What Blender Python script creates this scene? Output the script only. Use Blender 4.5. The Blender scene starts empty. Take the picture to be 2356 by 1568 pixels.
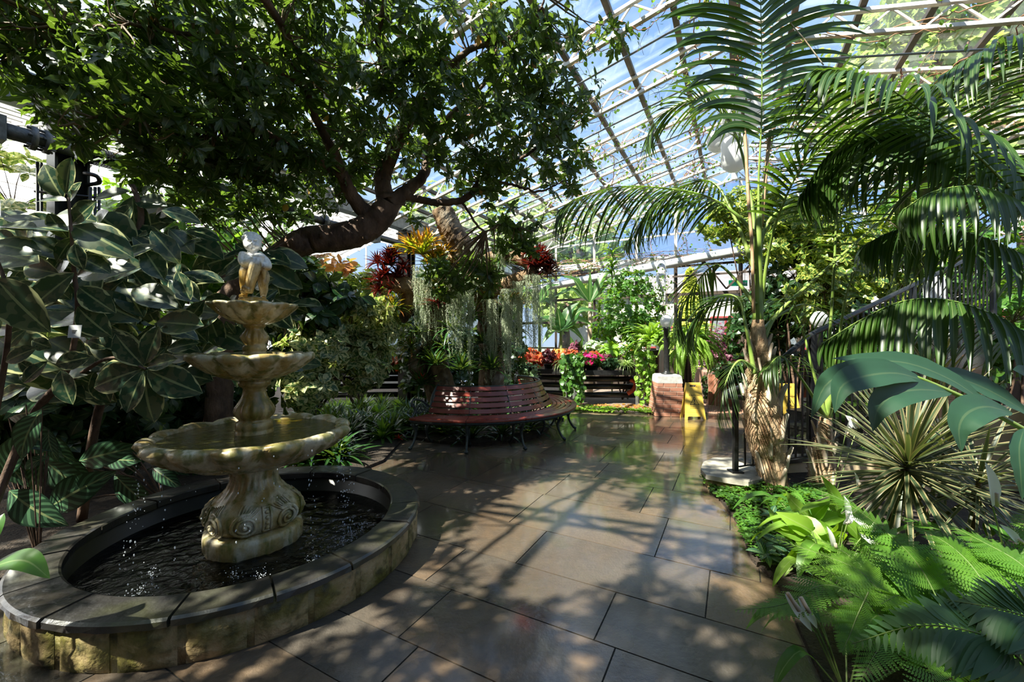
import bpy, math, random
import numpy as np
from mathutils import Vector, Matrix
R = math.radians
rs = np.random.RandomState(7)
random.seed(7)
S = bpy.context.scene
COL = S.collection
F = 950.0; H = 1.55; HOR = 780.0
# ---------------------------------------------------------------- camera, sky, sun, exposure
cam = bpy.data.cameras.new('camera'); cob = bpy.data.objects.new('camera', cam); COL.objects.link(cob)
cob.location = (0, 0, H); cob.rotation_euler = (R(90), 0, 0)
cam.sensor_width = 36; cam.lens = 36 * F / 2356.0; cam.shift_y = -4 / 2356.0
cam.clip_start = 0.05; cam.clip_end = 300
S.camera = cob
TOSUN = Vector((-0.58, -0.36, 0.80)).normalized()
sun = bpy.data.lights.new('sun', 'SUN'); sob = bpy.data.objects.new('sun', sun); COL.objects.link(sob)
sun.energy = 18.0; sun.angle = R(0.6); sun.color = (1.0, 0.93, 0.80)
sob.rotation_euler = TOSUN.to_track_quat('Z', 'Y').to_euler(); sob.location = TOSUN * 40
w = bpy.data.worlds.new('sky'); S.world = w; w.use_nodes = True
nt = w.node_tree; nt.nodes.clear()
o_ = nt.nodes.new('ShaderNodeOutputWorld'); b_ = nt.nodes.new('ShaderNodeBackground')
tc = nt.nodes.new('ShaderNodeTexCoord'); sx = nt.nodes.new('ShaderNodeSeparateXYZ')
nt.links.new(tc.outputs['Generated'], sx.inputs[0])
cr = nt.nodes.new('ShaderNodeValToRGB'); nt.links.new(sx.outputs[2], cr.inputs[0])
e = cr.color_ramp.elements
e[0].position = 0.0; e[0].color = (0.50, 0.62, 0.82, 1)
e[1].position = 0.75; e[1].color = (0.27, 0.46, 0.88, 1)
x_ = cr.color_ramp.elements.new(0.25); x_.color = (0.34, 0.53, 0.88, 1)
# the sky is paler towards the sun
dp = nt.nodes.new('ShaderNodeVectorMath'); dp.operation = 'DOT_PRODUCT'
nt.links.new(tc.outputs['Generated'], dp.inputs[0]); dp.inputs[1].default_value = Vector((-0.9, 0.1, 0.43)).normalized()
mr = nt.nodes.new('ShaderNodeMapRange'); mr.inputs[1].default_value = 0.45; mr.inputs[2].default_value = 1.0
nt.links.new(dp.outputs['Value'], mr.inputs[0])
mx = nt.nodes.new('ShaderNodeMix'); mx.data_type = 'RGBA'
nt.links.new(mr.outputs[0], mx.inputs[0]); nt.links.new(cr.outputs[0], mx.inputs[6]); mx.inputs[7].default_value = (0.95, 0.97, 1.0, 1)
nt.links.new(mx.outputs[2], b_.inputs[0]); b_.inputs[1].default_value = 1.15
nt.links.new(b_.outputs[0], o_.inputs[0])
vs = S.view_settings
vs.view_transform = 'Standard'; vs.look = 'None'; vs.gamma = 1; vs.use_curve_mapping = False; vs.exposure = 0.25
cy = S.cycles
cy.max_bounces = 5; cy.diffuse_bounces = 2; cy.glossy_bounces = 2; cy.transmission_bounces = 3
cy.transparent_max_bounces = 12; cy.caustics_reflective = False; cy.caustics_refractive = False
cy.use_adaptive_sampling = True; cy.adaptive_threshold = 0.05; cy.sample_clamp_indirect = 6
# ---------------------------------------------------------------- places
def W(px, py, Y):                       # the point a pixel of the photograph looks at, Y metres ahead
    return Vector(((px - 1178) / F * Y, Y, H - (py - HOR) / F * Y))
def G(px, py, Z=0.0):                   # the point a pixel looks at on the level Z
    Y = F * (H - Z) / (py - HOR)
    return Vector(((px - 1178) / F * Y, Y, Z))
TH = math.atan(512 / F); SN, CS = math.sin(TH), math.cos(TH)
def A(s, p, z=0.0):                     # the glasshouse's own axes: s along the ridge, p across it
    return Vector((s * SN + p * CS, s * CS - p * SN, z))
# ---------------------------------------------------------------- geometry
class Geo:
    def __init__(s): s.V = []; s.L = []; s.N = []; s.U = []; s.R = []; s.M = []; s.n = 0
    def add(s, V, Fc, uv=None, rnd=0.0, mi=0):
        V = np.asarray(V, float).reshape(-1, 3)
        s.V.append(V)
        s.U.append(np.zeros((len(V), 2)) if uv is None else np.asarray(uv, float))
        s.R.append(np.broadcast_to(np.asarray(rnd, float), (len(V),)).copy())
        if isinstance(Fc, np.ndarray):
            s.L.append((Fc + s.n).ravel()); s.N.append(np.full(len(Fc), Fc.shape[1])); s.M.append(np.full(len(Fc), mi))
        else:
            for f in Fc: s.L.append(np.asarray(f) + s.n)
            s.N.append(np.array([len(f) for f in Fc])); s.M.append(np.full(len(Fc), mi))
        s.n += len(V)
        return s
    def inst(s, tpl, P, X, Up, sc, rnd=None, mi=0):
        """many copies of a template (along +X, face up +Z): positions, directions, ups, scales"""
        V, Fc, uv = tpl
        P = np.asarray(P, float).reshape(-1, 3); N = len(P)
        if N == 0: return s
        X = np.asarray(X, float).reshape(-1, 3) * np.ones((N, 1)); Up = np.asarray(Up, float).reshape(-1, 3) * np.ones((N, 1))
        X = X / (np.linalg.norm(X, axis=1, keepdims=True) + 1e-9)
        Yv = np.cross(Up, X); ln = np.linalg.norm(Yv, axis=1, keepdims=True)
        bad = ln[:, 0] < 1e-3
        if bad.any(): Yv[bad] = np.cross(np.array([0.3, 1, 0.2]), X[bad]); ln = np.linalg.norm(Yv, axis=1, keepdims=True)
        Yv = Yv / ln; Z = np.cross(X, Yv)
        sc = np.asarray(sc, float)
        if sc.ndim < 2: sc = np.broadcast_to(sc, (N,))[:, None] * np.ones((1, 3))
        M = np.stack([X * sc[:, 0:1], Yv * sc[:, 1:2], Z * sc[:, 2:3]], 1)
        VV = np.einsum('vk,nkj->nvj', V, M) + P[:, None, :]
        off = np.arange(N)[:, None, None] * len(V)
        FF = (Fc[None] + off).reshape(-1, Fc.shape[1])
        if rnd is None: rnd = rs.rand(N)
        s.add(VV.reshape(-1, 3), FF, np.tile(uv, (N, 1)), np.repeat(rnd, len(V)), mi)
        return s
    def tube(s, P, r, k=6, rnd=0.0, mi=0, caps=True, flat=1.0):
        P = np.array([tuple(p) for p in P], float); n = len(P)
        r = np.broadcast_to(np.asarray(r, float), (n,))
        T = np.gradient(P, axis=0); T /= np.linalg.norm(T, axis=1, keepdims=True) + 1e-9
        a = np.array([0, 0, 1.0]) if abs(T[0][2]) < 0.9 else np.array([1.0, 0, 0])
        ns = []
        u = np.cross(T[0], a); u /= np.linalg.norm(u)
        for i in range(n):
            u = u - T[i] * u.dot(T[i]); u /= np.linalg.norm(u) + 1e-9; ns.append(u.copy())
        Nn = np.array(ns); B = np.cross(T, Nn)
        an = np.arange(k) / k * 2 * math.pi
        V = P[:, None] + r[:, None, None] * (np.cos(an)[None, :, None] * Nn[:, None] + flat * np.sin(an)[None, :, None] * B[:, None])
        i = np.arange(n - 1)[:, None] * k; j = np.arange(k)[None]; j2 = (j + 1) % k
        Q = np.stack([i + j, i + j2, i + k + j2, i + k + j], -1).reshape(-1, 4)
        cum = np.r_[0, np.cumsum(np.linalg.norm(np.diff(P, axis=0), axis=1))]
        uv = np.stack([np.repeat(cum, k), np.tile(an / 6.2832, n)], 1)
        b = s.n
        s.add(V.reshape(-1, 3), Q, uv, rnd, mi)
        if caps:
            s.L.append(np.arange(k)[::-1] + b); s.L.append(np.arange(k) + b + (n - 1) * k)
            s.N.append(np.array([k, k])); s.M.append(np.array([mi, mi]))
        return s
    def box(s, c, ax, ay, az, rnd=0.0, mi=0, bev=0.0):
        """box from its centre and three half-axis vectors"""
        c = np.array(tuple(c), float); ax, ay, az = [np.array(tuple(v), float) for v in (ax, ay, az)]
        if bev <= 0:
            V = [c + i * ax + j * ay + k * az for i in (-1, 1) for j in (-1, 1) for k in (-1, 1)]
            Fc = np.array([[0, 1, 3, 2], [4, 6, 7, 5], [0, 4, 5, 1], [2, 3, 7, 6], [0, 2, 6, 4], [1, 5, 7, 3]])
            s.add(V, Fc, np.zeros((8, 2)), rnd, mi); return s
        lx, ly, lz = [np.linalg.norm(v) for v in (ax, ay, az)]
        bx, by, bz = [min(bev / l, 0.45) for l in (lx, ly, lz)]
        V = []
        idx = {}
        for i in (-1, 1):
            for j in (-1, 1):
                for k in (-1, 1):
                    idx[i, j, k] = len(V)
                    V += [c + i * ax + j * (1 - by) * ay + k * (1 - bz) * az, c + i * (1 - bx) * ax + j * ay + k * (1 - bz) * az,
                          c + i * (1 - bx) * ax + j * (1 - by) * ay + k * az]
        fs = []
        for sgn in (-1, 1):
            fs.append([idx[sgn, -1, -1], idx[sgn, 1, -1], idx[sgn, 1, 1], idx[sgn, -1, 1]][::sgn])
            fs.append([idx[-1, sgn, -1] + 1, idx[-1, sgn, 1] + 1, idx[1, sgn, 1] + 1, idx[1, sgn, -1] + 1][::sgn])
            fs.append([idx[-1, -1, sgn] + 2, idx[1, -1, sgn] + 2, idx[1, 1, sgn] + 2, idx[-1, 1, sgn] + 2][::sgn])
        for a in (-1, 1):
            for b in (-1, 1):
                fs.append([idx[a, b, -1] + 0, idx[a, b, 1] + 0, idx[a, b, 1] + 1, idx[a, b, -1] + 1][::-a * b])
                fs.append([idx[a, -1, b] + 0, idx[a, 1, b] + 0, idx[a, 1, b] + 2, idx[a, -1, b] + 2][::a * b])
                fs.append([idx[-1, a, b] + 1, idx[1, a, b] + 1, idx[1, a, b] + 2, idx[-1, a, b] + 2][::-a * b])
        for a in (-1, 1):
            for b in (-1, 1):
                for d in (-1, 1):
                    q = idx[a, b, d]; fs.append([q, q + 1, q + 2][::a * b * d])
        s.add(V, fs, None, rnd, mi); return s
    def beam(s, p, q, wd, ht, up=(0, 0, 1), rnd=0.0, mi=0, bev=0.0):
        p = Vector(p); q = Vector(q); d = q - p; u = Vector(up)
        if abs(d.normalized().dot(u)) > 0.98: u = Vector((0, 1, 0))
        sd = d.cross(u).normalized(); u2 = sd.cross(d).normalized()
        return s.box((p + q) / 2, d / 2, sd * wd / 2, u2 * ht / 2, rnd, mi, bev)
    def lathe(s, prof, c=(0, 0, 0), n=48, fn=None, rnd=0.0, mi=0, cap=True):
        """profile [(r,z)..]; fn(theta, r, z, i) -> (r, z)"""
        an = np.arange(n) / n * 2 * math.pi; V = []; uv = []
        for i, (r, z) in enumerate(prof):
            for t in an:
                rr, zz = (r, z) if fn is None else fn(t, r, z, i)
                V.append((c[0] + rr * math.cos(t), c[1] + rr * math.sin(t), c[2] + zz)); uv.append((t / 6.2832, z))
        m = len(prof)
        i = np.arange(m - 1)[:, None] * n; j = np.arange(n)[None]; j2 = (j + 1) % n
        Q = np.stack([i + j, i + j2, i + n + j2, i + n + j], -1).reshape(-1, 4)
        b = s.n; s.add(V, Q, uv, rnd, mi)
        if cap:
            s.L.append(np.arange(n)[::-1] + b); s.L.append(np.arange(n) + b + (m - 1) * n)
            s.N.append(np.array([n, n])); s.M.append(np.array([mi, mi]))
        return s
    def ball(s, c, r, n=12, m=8, rnd=0.0, mi=0, sq=(1, 1, 1), jit=0.0):
        V = []; Fc = []
        for i in range(m + 1):
            ph = math.pi * i / m
            for j in range(n):
                t = 2 * math.pi * j / n; q = 1 + jit * (random.random() - .5)
                V.append((c[0] + r * sq[0] * q * math.sin(ph) * math.cos(t), c[1] + r * sq[1] * q * math.sin(ph) * math.sin(t), c[2] + r * sq[2] * q * math.cos(ph)))
        i = np.arange(m)[:, None] * n; j = np.arange(n)[None]; j2 = (j + 1) % n
        Q = np.stack([i + j, i + n + j, i + n + j2, i + j2], -1).reshape(-1, 4)
        return s.add(V, Q, None, rnd, mi)
    def prism(s, poly, z0, z1, rnd=0.0, mi=0, fr=None):
        """polygon [(x,y)] extruded; fr = (origin, xaxis, yaxis, zaxis)"""
        n = len(poly)
        if fr is None: fr = (Vector((0, 0, 0)), Vector((1, 0, 0)), Vector((0, 1, 0)), Vector((0, 0, 1)))
        o, ax, ay, az = [Vector(v) for v in fr]
        V = [o + ax * x + ay * y + az * z for z in (z0, z1) for x, y in poly]
        fs = [list(range(n))[::-1], list(range(n, 2 * n))] + [[i, (i + 1) % n, n + (i + 1) % n, n + i] for i in range(n)]
        return s.add([tuple(v) for v in V], fs, None, rnd, mi)
    def build(s, name, mats, parent=None, smooth=True):
        me = bpy.data.meshes.new(name)
        V = np.concatenate(s.V); L = np.concatenate(s.L).astype(np.int32); N = np.concatenate(s.N).astype(np.int32)
        if parent is not None: V = V - np.array(ORG.get(parent.name, (0, 0, 0)))
        me.vertices.add(len(V)); me.vertices.foreach_set('co', V.ravel())
        me.loops.add(len(L)); me.loops.foreach_set('vertex_index', L)
        me.polygons.add(len(N)); me.polygons.foreach_set('loop_start', np.r_[0, np.cumsum(N)[:-1]].astype(np.int32))
        me.polygons.foreach_set('loop_total', N)
        me.polygons.foreach_set('material_index', np.concatenate(s.M).astype(np.int32))
        me.polygons.foreach_set('use_smooth', np.full(len(N), smooth))
        uvl = me.uv_layers.new(name='UVMap'); uvl.data.foreach_set('uv', np.concatenate(s.U)[L].ravel())
        at = me.attributes.new('rnd', 'FLOAT', 'POINT'); at.data.foreach_set('value', np.concatenate(s.R))
        for m in (mats if isinstance(mats, (list, tuple)) else [mats]): me.materials.append(m)
        me.update(calc_edges=True); me.validate(clean_customdata=False)
        ob = bpy.data.objects.new(name, me); COL.objects.link(ob)
        if parent is not None: ob.parent = parent; ORG[ob.name] = ORG.get(parent.name, (0, 0, 0))
        return ob
ORG = {}
def tag(o, label=None, cat=None, group=None, kind=None):
    if label: o['label'] = label
    if cat: o['category'] = cat
    if group: o['group'] = group
    if kind: o['kind'] = kind
    return o
def thing(name, label, cat, loc=(0, 0, 0), group=None):
    o = bpy.data.objects.new(name, None); COL.objects.link(o); o.location = loc; o.empty_display_size = 0.1
    ORG[o.name] = tuple(loc)
    return tag(o, label, cat, group)
def struct(o): o['kind'] = 'structure'; return o
# ---------------------------------------------------------------- materials
class NT:
    def __init__(s, name):
        s.m = bpy.data.materials.new(name); s.m.use_nodes = True; s.t = s.m.node_tree; s.t.nodes.clear()
    def n(s, ty, **kw):
        nd = s.t.nodes.new('ShaderNode' + ty)
        for k, v in kw.items(): setattr(nd, k, v)
        return nd
    def l(s, a, b): s.t.links.new(a, b)
    def set(s, sock, v):
        if hasattr(v, 'links'): s.l(v, sock)
        elif isinstance(v, (tuple, list)) and len(v) == 3 and sock.type == 'RGBA': sock.default_value = (*v, 1)
        else: sock.default_value = v
    def math(s, op, a, b=0.0, c=None, clamp=False):
        nd = s.n('Math', operation=op, use_clamp=clamp); s.set(nd.inputs[0], a); s.set(nd.inputs[1], b)
        if c is not None: s.set(nd.inputs[2], c)
        return nd.outputs[0]
    def mix(s, f, a, b):
        nd = s.n('Mix', data_type='RGBA'); s.set(nd.inputs[0], f); s.set(nd.inputs[6], a); s.set(nd.inputs[7], b); return nd.outputs[2]
    def noise(s, sc=5.0, det=3.0, vec=None, rough=0.5, dist=0.0, stretch=None):
        nd = s.n('TexNoise'); nd.inputs['Scale'].default_value = sc; nd.inputs['Detail'].default_value = det
        nd.inputs['Roughness'].default_value = rough; nd.inputs['Distortion'].default_value = dist
        v = vec if vec is not None else s.obj()
        if stretch:
            mp = s.n('Mapping'); mp.inputs['Scale'].default_value = stretch; s.l(v, mp.inputs[0]); v = mp.outputs[0]
        s.l(v, nd.inputs['Vector']); return nd.outputs['Fac']
    def obj(s):
        if not hasattr(s, '_o'): s._o = s.n('TexCoord')
        return s._o.outputs['Object']
    def uv(s):
        if not hasattr(s, '_o'): s._o = s.n('TexCoord')
        return s._o.outputs['UV']
    def rnd(s): return s.n('Attribute', attribute_name='rnd').outputs['Fac']
    def ramp(s, f, lo, hi):
        nd = s.n('MapRange'); s.set(nd.inputs[0], f); nd.inputs[1].default_value = lo; nd.inputs[2].default_value = hi; return nd.outputs[0]
    def sep(s, v):
        nd = s.n('SeparateXYZ'); s.l(v, nd.inputs[0]); return nd.outputs
    def bump(s, h, st=0.3, d=0.02):
        nd = s.n('Bump'); nd.inputs['Strength'].default_value = st; nd.inputs['Distance'].default_value = d; s.l(h, nd.inputs['Height']); return nd.outputs[0]
    def pbr(s, col, rough=0.6, metal=0.0, bump=None, spec=0.5, **kw):
        p = s.n('BsdfPrincipled'); s.set(p.inputs['Base Color'], col); s.set(p.inputs['Roughness'], rough); s.set(p.inputs['Metallic'], metal)
        p.inputs['Specular IOR Level'].default_value = spec
        if bump is not None: s.l(bump, p.inputs['Normal'])
        for k, v in kw.items(): s.set(p.inputs[k.replace('_', ' ')], v)
        return p.outputs[0]
    def out(s, sh):
        o = s.n('OutputMaterial'); s.l(sh, o.inputs[0]); return s.m
    def mixs(s, f, a, b):
        nd = s.n('MixShader'); s.set(nd.inputs[0], f); s.l(a, nd.inputs[1]); s.l(b, nd.inputs[2]); return nd.outputs[0]
def mat(name, c1, c2=None, rough=0.6, metal=0.0, sc=8.0, bump=0.0, bd=0.01, lo=0.35, hi=0.65, spec=0.5, stretch=None):
    t = NT(name); n = t.noise(sc, 5, stretch=stretch)
    col = c1 if c2 is None else t.mix(t.ramp(n, lo, hi), c1, c2)
    b = t.bump(t.noise(sc * 3, 6, stretch=stretch), bump, bd) if bump else None
    return t.out(t.pbr(col, rough, metal, b, spec))
def leafm(name, c1, c2, rough=0.35, trans=0.3, mode=None, c3=None, rib=0.35, spec=0.5, tcol=None, back=None, thr=0.72):
    """leaf: colour varies from leaf to leaf (rnd), pale midrib, light passing through"""
    t = NT(name); r = t.rnd(); col = t.mix(r, c1, c2)
    u, v, _ = t.sep(t.uv()); av = t.math('ABSOLUTE', v)
    nz = t.noise(14.0, 2)
    if mode == 'margin':
        cmb = t.n('CombineXYZ'); t.l(t.math('MULTIPLY', u, 4.0), cmb.inputs[0]); t.l(t.math('MULTIPLY', v, 1.0), cmb.inputs[1]); t.l(t.math('MULTIPLY', r, 37.0), cmb.inputs[2])
        n2 = t.noise(1.0, 2, vec=cmb.outputs[0])
        edge = t.math('ADD', av, t.math('MULTIPLY', t.math('SUBTRACT', n2, 0.5), .85))
        g = t.mix(t.ramp(t.noise(1.7, 1, vec=cmb.outputs[0]), 0.5, 0.53), col, tuple(0.86 * a + 0.14 * b for a, b in zip(c1, c3)))
        col = t.mix(t.ramp(edge, thr, thr + 0.05), g, c3)
    elif mode == 'patch':
        cmb = t.n('CombineXYZ'); t.l(t.math('MULTIPLY', u, 5.0), cmb.inputs[0]); t.l(t.math('MULTIPLY', v, 1.5), cmb.inputs[1]); t.l(t.math('MULTIPLY', r, 51.0), cmb.inputs[2])
        col = t.mix(t.ramp(t.math('ADD', t.noise(1.0, 3, vec=cmb.outputs[0]), t.math('MULTIPLY', av, 0.15)), thr, thr + 0.06), col, c3)
    elif mode == 'stripe':
        ph = t.math('SUBTRACT', t.math('MULTIPLY', u, 8.0), t.math('MULTIPLY', av, 2.2))
        sw = t.math('SINE', t.math('MULTIPLY', ph, 6.2832))
        col = t.mix(t.ramp(sw, -0.05, 0.35), col, c3)
        col = t.mix(t.ramp(av, 0.86, 0.92), col, c1)
    elif mode == 'edge':
        col = t.mix(t.ramp(av, 0.55, 0.65), col, c3)
    elif mode == 'centre':
        col = t.mix(t.ramp(av, 0.25, 0.5), c3, col)
    elif mode == 'tip':
        col = t.mix(t.ramp(t.math('ADD', u, t.math('MULTIPLY', t.math('SUBTRACT', r, .5), .5)), 0.35, 0.8), col, c3)
    if rib > 0: col = t.mix(t.math('MULTIPLY', t.math('LESS_THAN', av, 0.07), rib), col, (0.45, 0.50, 0.22))
    col = t.mix(t.math('MULTIPLY', nz, 0.35), col, tuple(0.5 * c for c in c1))
    if back: col = t.mix(t.n('NewGeometry').outputs['Backfacing'], col, back)
    p = t.pbr(col, rough, 0, None, spec)
    tr = t.n('BsdfTranslucent')
    hs = t.n('HueSaturation'); hs.inputs['Saturation'].default_value = 1.15; hs.inputs['Value'].default_value = 2.4; t.l(col, hs.inputs['Color'])
    t.set(tr.inputs[0], t.mix(0.45, hs.outputs[0], tcol or (0.42, 0.55, 0.05)))
    return t.out(t.mixs(trans, p, tr.outputs[0]))
# ---------------------------------------------------------------- leaf shapes (along +X, unit length)
def leaf(n=5, wid=0.3, peak=0.45, fold=0.15, droop=0.2, serr=0, wave=0.0, tipw=0.0, base=0.0, stalk=0.0, m=1, sharp=1.0):
    V = []; uv = []; Fc = []
    ys = np.linspace(-1, 1, 2 * m + 1)
    for i in range(n + 1):
        t = i / n
        if t < peak: wv = math.sin(t / peak * math.pi / 2) ** sharp
        else: wv = math.cos((t - peak) / (1 - peak) * math.pi / 2) ** sharp
        wv = max(wv, base * (1 - t), tipw * t) * wid
        if serr and 0 < i < n: wv *= (1.0 if i % 2 else 0.72)
        z = -droop * t * t; x = stalk + (1 - stalk) * t * (1 - 0.25 * droop * t)
        for y in ys:
            V.append((x, y * wv, z + fold * abs(y) * wv + wave * math.sin(t * 16 + (y > 0)) * wid * abs(y))); uv.append((t, y))
    k = len(ys)
    for i in range(n):
        for j in range(k - 1): Fc.append((i * k + j, (i + 1) * k + j, (i + 1) * k + j + 1, i * k + j + 1))
    return np.array(V), np.array(Fc), np.array(uv)
def heart(droop=0.3, wid=0.42):
    V, Fc, uv = leaf(5, wid, 0.3, 0.1, droop, base=0.5, sharp=0.8)
    V = V.copy(); V[0, 0] -= .12; V[2, 0] -= .12
    return V, Fc, uv
def strap(n=6, wid=0.06, droop=0.5, fold=0.4):
    """long strap that arches over: unit arc length, leaves upwards-out and bends down"""
    V = []; uv = []; Fc = []
    x = z = 0.0; a = 0.0
    for i in range(n + 1):
        t = i / n; wv = wid * min(1, 0.55 + t * 1.5) * (1 - t ** 3) + 0.001
        V += [(x, -wv, z + fold * wv), (x, 0, z), (x, wv, z + fold * wv)]; uv += [(t, -1), (t, 0), (t, 1)]
        a = -droop * 2.2 * t; x += math.cos(a) / n; z += math.sin(a) / n
    for i in range(n):
        for j in range(2): Fc.append((i * 3 + j, (i + 1) * 3 + j, (i + 1) * 3 + j + 1, i * 3 + j + 1))
    return np.array(V), np.array(Fc), np.array(uv)
def unit(n):
    v = rs.normal(size=(n, 3)); return v / np.linalg.norm(v, axis=1, keepdims=True)
def bez(P, n=24):
    """smooth curve through the points"""
    P = [np.array(tuple(p), float) for p in P]
    if len(P) == 2: return np.array([P[0] + (P[1] - P[0]) * t for t in np.linspace(0, 1, n)])
    Q = [2 * P[0] - P[1]] + P + [2 * P[-1] - P[-2]]; out = []; m = len(P) - 1
    for k in range(n):
        s = k / (n - 1) * m; i = min(int(s), m - 1); t = s - i
        a, b, c, d = Q[i:i + 4]
        out.append(0.5 * ((2 * b) + (-a + c) * t + (2 * a - 5 * b + 4 * c - d) * t * t + (-a + 3 * b - 3 * c + d) * t ** 3))
    return np.array(out)
# ================================================================ shared materials
M_black = mat('black_painted_steel', (0.008, 0.008, 0.009), (0.02, 0.02, 0.02), 0.35, 0.0, 20, 0.2, 0.003)
M_galv = mat('galvanised_steel', (0.30, 0.31, 0.31), (0.20, 0.21, 0.21), 0.5, 0.6, 9, 0.1)
M_frame = mat('weathered_white_steel', (0.74, 0.70, 0.64), (0.45, 0.36, 0.28), 0.55, 0.1, 7, 0.1, lo=0.5, hi=0.8)
M_bar = mat('dark_glazing_bar', (0.10, 0.085, 0.07), (0.20, 0.14, 0.09), 0.6, 0.2, 9, lo=0.5, hi=0.8)
M_white = mat('white_paint', (0.74, 0.75, 0.76), (0.60, 0.62, 0.63), 0.4, 0, 5)
M_wood = mat('brown_stained_timber', (0.035, 0.022, 0.016), (0.06, 0.04, 0.028), 0.55, 0, 10, 0.3, stretch=(6, 6, 0.6))
M_bark = mat('brown_bark', (0.055, 0.030, 0.020), (0.17, 0.10, 0.065), 0.8, 0, 9, 0.9, 0.02, stretch=(1, 1, 0.5))
M_twig = mat('pale_twig', (0.22, 0.13, 0.08), (0.12, 0.09, 0.05), 0.7, 0, 20, 0.3)
M_stem = mat('green_stem', (0.10, 0.17, 0.04), (0.20, 0.26, 0.08), 0.5, 0, 12)
M_cream = mat('cream_render', (0.66, 0.52, 0.34), (0.56, 0.43, 0.27), 0.8, 0, 5, 0.3, 0.004)
M_soil = mat('dark_soil', (0.018, 0.012, 0.008), (0.05, 0.032, 0.02), 0.9, 0, 20, 1.0, 0.03)
M_gravel = mat('brown_gravel', (0.16, 0.09, 0.06), (0.40, 0.33, 0.28), 0.85, 0, 60, 1.0, 0.02)
def glass_mat(name, tint=(0.95, 0.98, 0.97), frost=0.0, fcol=(0.9, 0.93, 0.97), gl=0.05, dirt=0.05):
    t = NT(name)
    tr = t.n('BsdfTransparent'); tr.inputs[0].default_value = (*tint, 1)
    g = t.n('BsdfGlossy'); g.inputs['Roughness'].default_value = 0.03
    a = t.mixs(gl, tr.outputs[0], g.outputs[0])
    d = t.n('BsdfTranslucent'); d.inputs[0].default_value = (*fcol, 1)
    f = t.math('MULTIPLY_ADD', t.ramp(t.noise(1.3, 4), 0.45, 0.75), dirt, frost, clamp=True)
    return t.out(t.mixs(f, a, d.outputs[0]))
M_glass = glass_mat('roof_glass')
M_frost = glass_mat('whitewashed_glass', frost=0.62, dirt=0.2)
def stone_floor():
    t = NT('wet_flagstone'); r = t.rnd()
    n1 = t.noise(1.6, 5, rough=0.6); n2 = t.noise(9, 6, rough=0.65); n3 = t.noise(45, 4)
    c = t.mix(r, (0.052, 0.040, 0.032), (0.155, 0.098, 0.056))
    c = t.mix(t.math('MULTIPLY', t.ramp(n1, 0.35, 0.7), .6), c, (0.085, 0.078, 0.066))
    c = t.mix(t.math('MULTIPLY', t.ramp(n2, 0.4, 0.75), 0.5), c, (0.045, 0.040, 0.036))
    c = t.mix(t.math('MULTIPLY', t.ramp(t.noise(0.9, 4), 0.60, 0.72), 0.6), c, (0.045, 0.060, 0.018))
    wet = t.ramp(t.noise(0.75, 3, rough=0.4), 0.36, 0.56)
    hgt = t.math('ADD', n2, t.math('MULTIPLY', n3, 0.25))
    rough = t.math('SUBTRACT', 0.46, t.math('MULTIPLY', wet, 0.34))
    bst = t.n('Bump'); bst.inputs['Distance'].default_value = 0.014
    t.l(hgt, bst.inputs['Height']); t.l(t.math('SUBTRACT', 0.85, t.math('MULTIPLY', wet, 0.40)), bst.inputs['Strength'])
    return t.out(t.pbr(c, rough, 0, bst.outputs[0], 0.55, Coat_Weight=t.math('MULTIPLY', wet, 0.9), Coat_Roughness=0.09))
M_flag = stone_floor()
M_joint = mat('joint_grit', (0.012, 0.010, 0.008), (0.03, 0.026, 0.018), 0.9, 0, 40, 0.5)
def brick_mat(name, a, b, mortar, sc=5.0, bw=0.5, rh=0.25, mw=0.03, vec='uv'):
    t = NT(name); bk = t.n('TexBrick'); t.l(t.uv() if vec == 'uv' else t.obj(), bk.inputs['Vector'])
    for k, v in (('Color1', a), ('Color2', b), ('Mortar', mortar)): bk.inputs[k].default_value = (*v, 1)
    bk.inputs['Scale'].default_value = sc; bk.inputs['Brick Width'].default_value = bw; bk.inputs['Row Height'].default_value = rh; bk.inputs['Mortar Size'].default_value = mw
    bk.inputs['Bias'].default_value = 0.0
    c = t.mix(t.math('MULTIPLY', t.noise(12, 5), 0.5), bk.outputs[0], tuple(0.6 * x for x in a))
    return t.out(t.pbr(c, 0.75, 0, t.bump(bk.outputs['Fac'], -0.6, 0.01)))
# ================================================================ floor
rf = random.Random(11)
g = Geo()
def inbrick(x, y): return y > 8.62 and x > 2.6
s0 = -4.0
while s0 < 13.5:
    ln = rf.uniform(0.42, 0.86); p0 = -9.5 + rf.uniform(0, .6)
    while p0 < 10:
        wd = rf.uniform(0.55, 1.25)
        c = A(s0 + ln / 2, p0 + wd / 2)
        if not inbrick(c.x, c.y) and c.y > -3 and c.length < 16:
            j = 0.004
            parts = [(s0 + j, s0 + ln - j)] if rf.random() < .72 or ln < .6 else [(s0 + j, s0 + ln * .5 - j / 2), (s0 + ln * .5 + j / 2, s0 + ln - j)]
            for (a, b) in parts:
                cc = A((a + b) / 2, p0 + wd / 2, -0.03 + rf.uniform(-.001, .001))
                hx = (A(0, 1) * (wd / 2 - j)); hy = (A(1, 0) * ((b - a) / 2))
                g.box(cc, hx, hy, (0, 0, 0.03), rf.random(), 0, 0)
        p0 += wd
    s0 += ln
fl = struct(g.build('floor', [M_flag], smooth=False))
g = Geo(); g.box((0, 7, -0.0345), (40, 0, 0), (0, 40, 0), (0, 0, 0.03))
struct(g.build('floor', [M_joint]))
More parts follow.
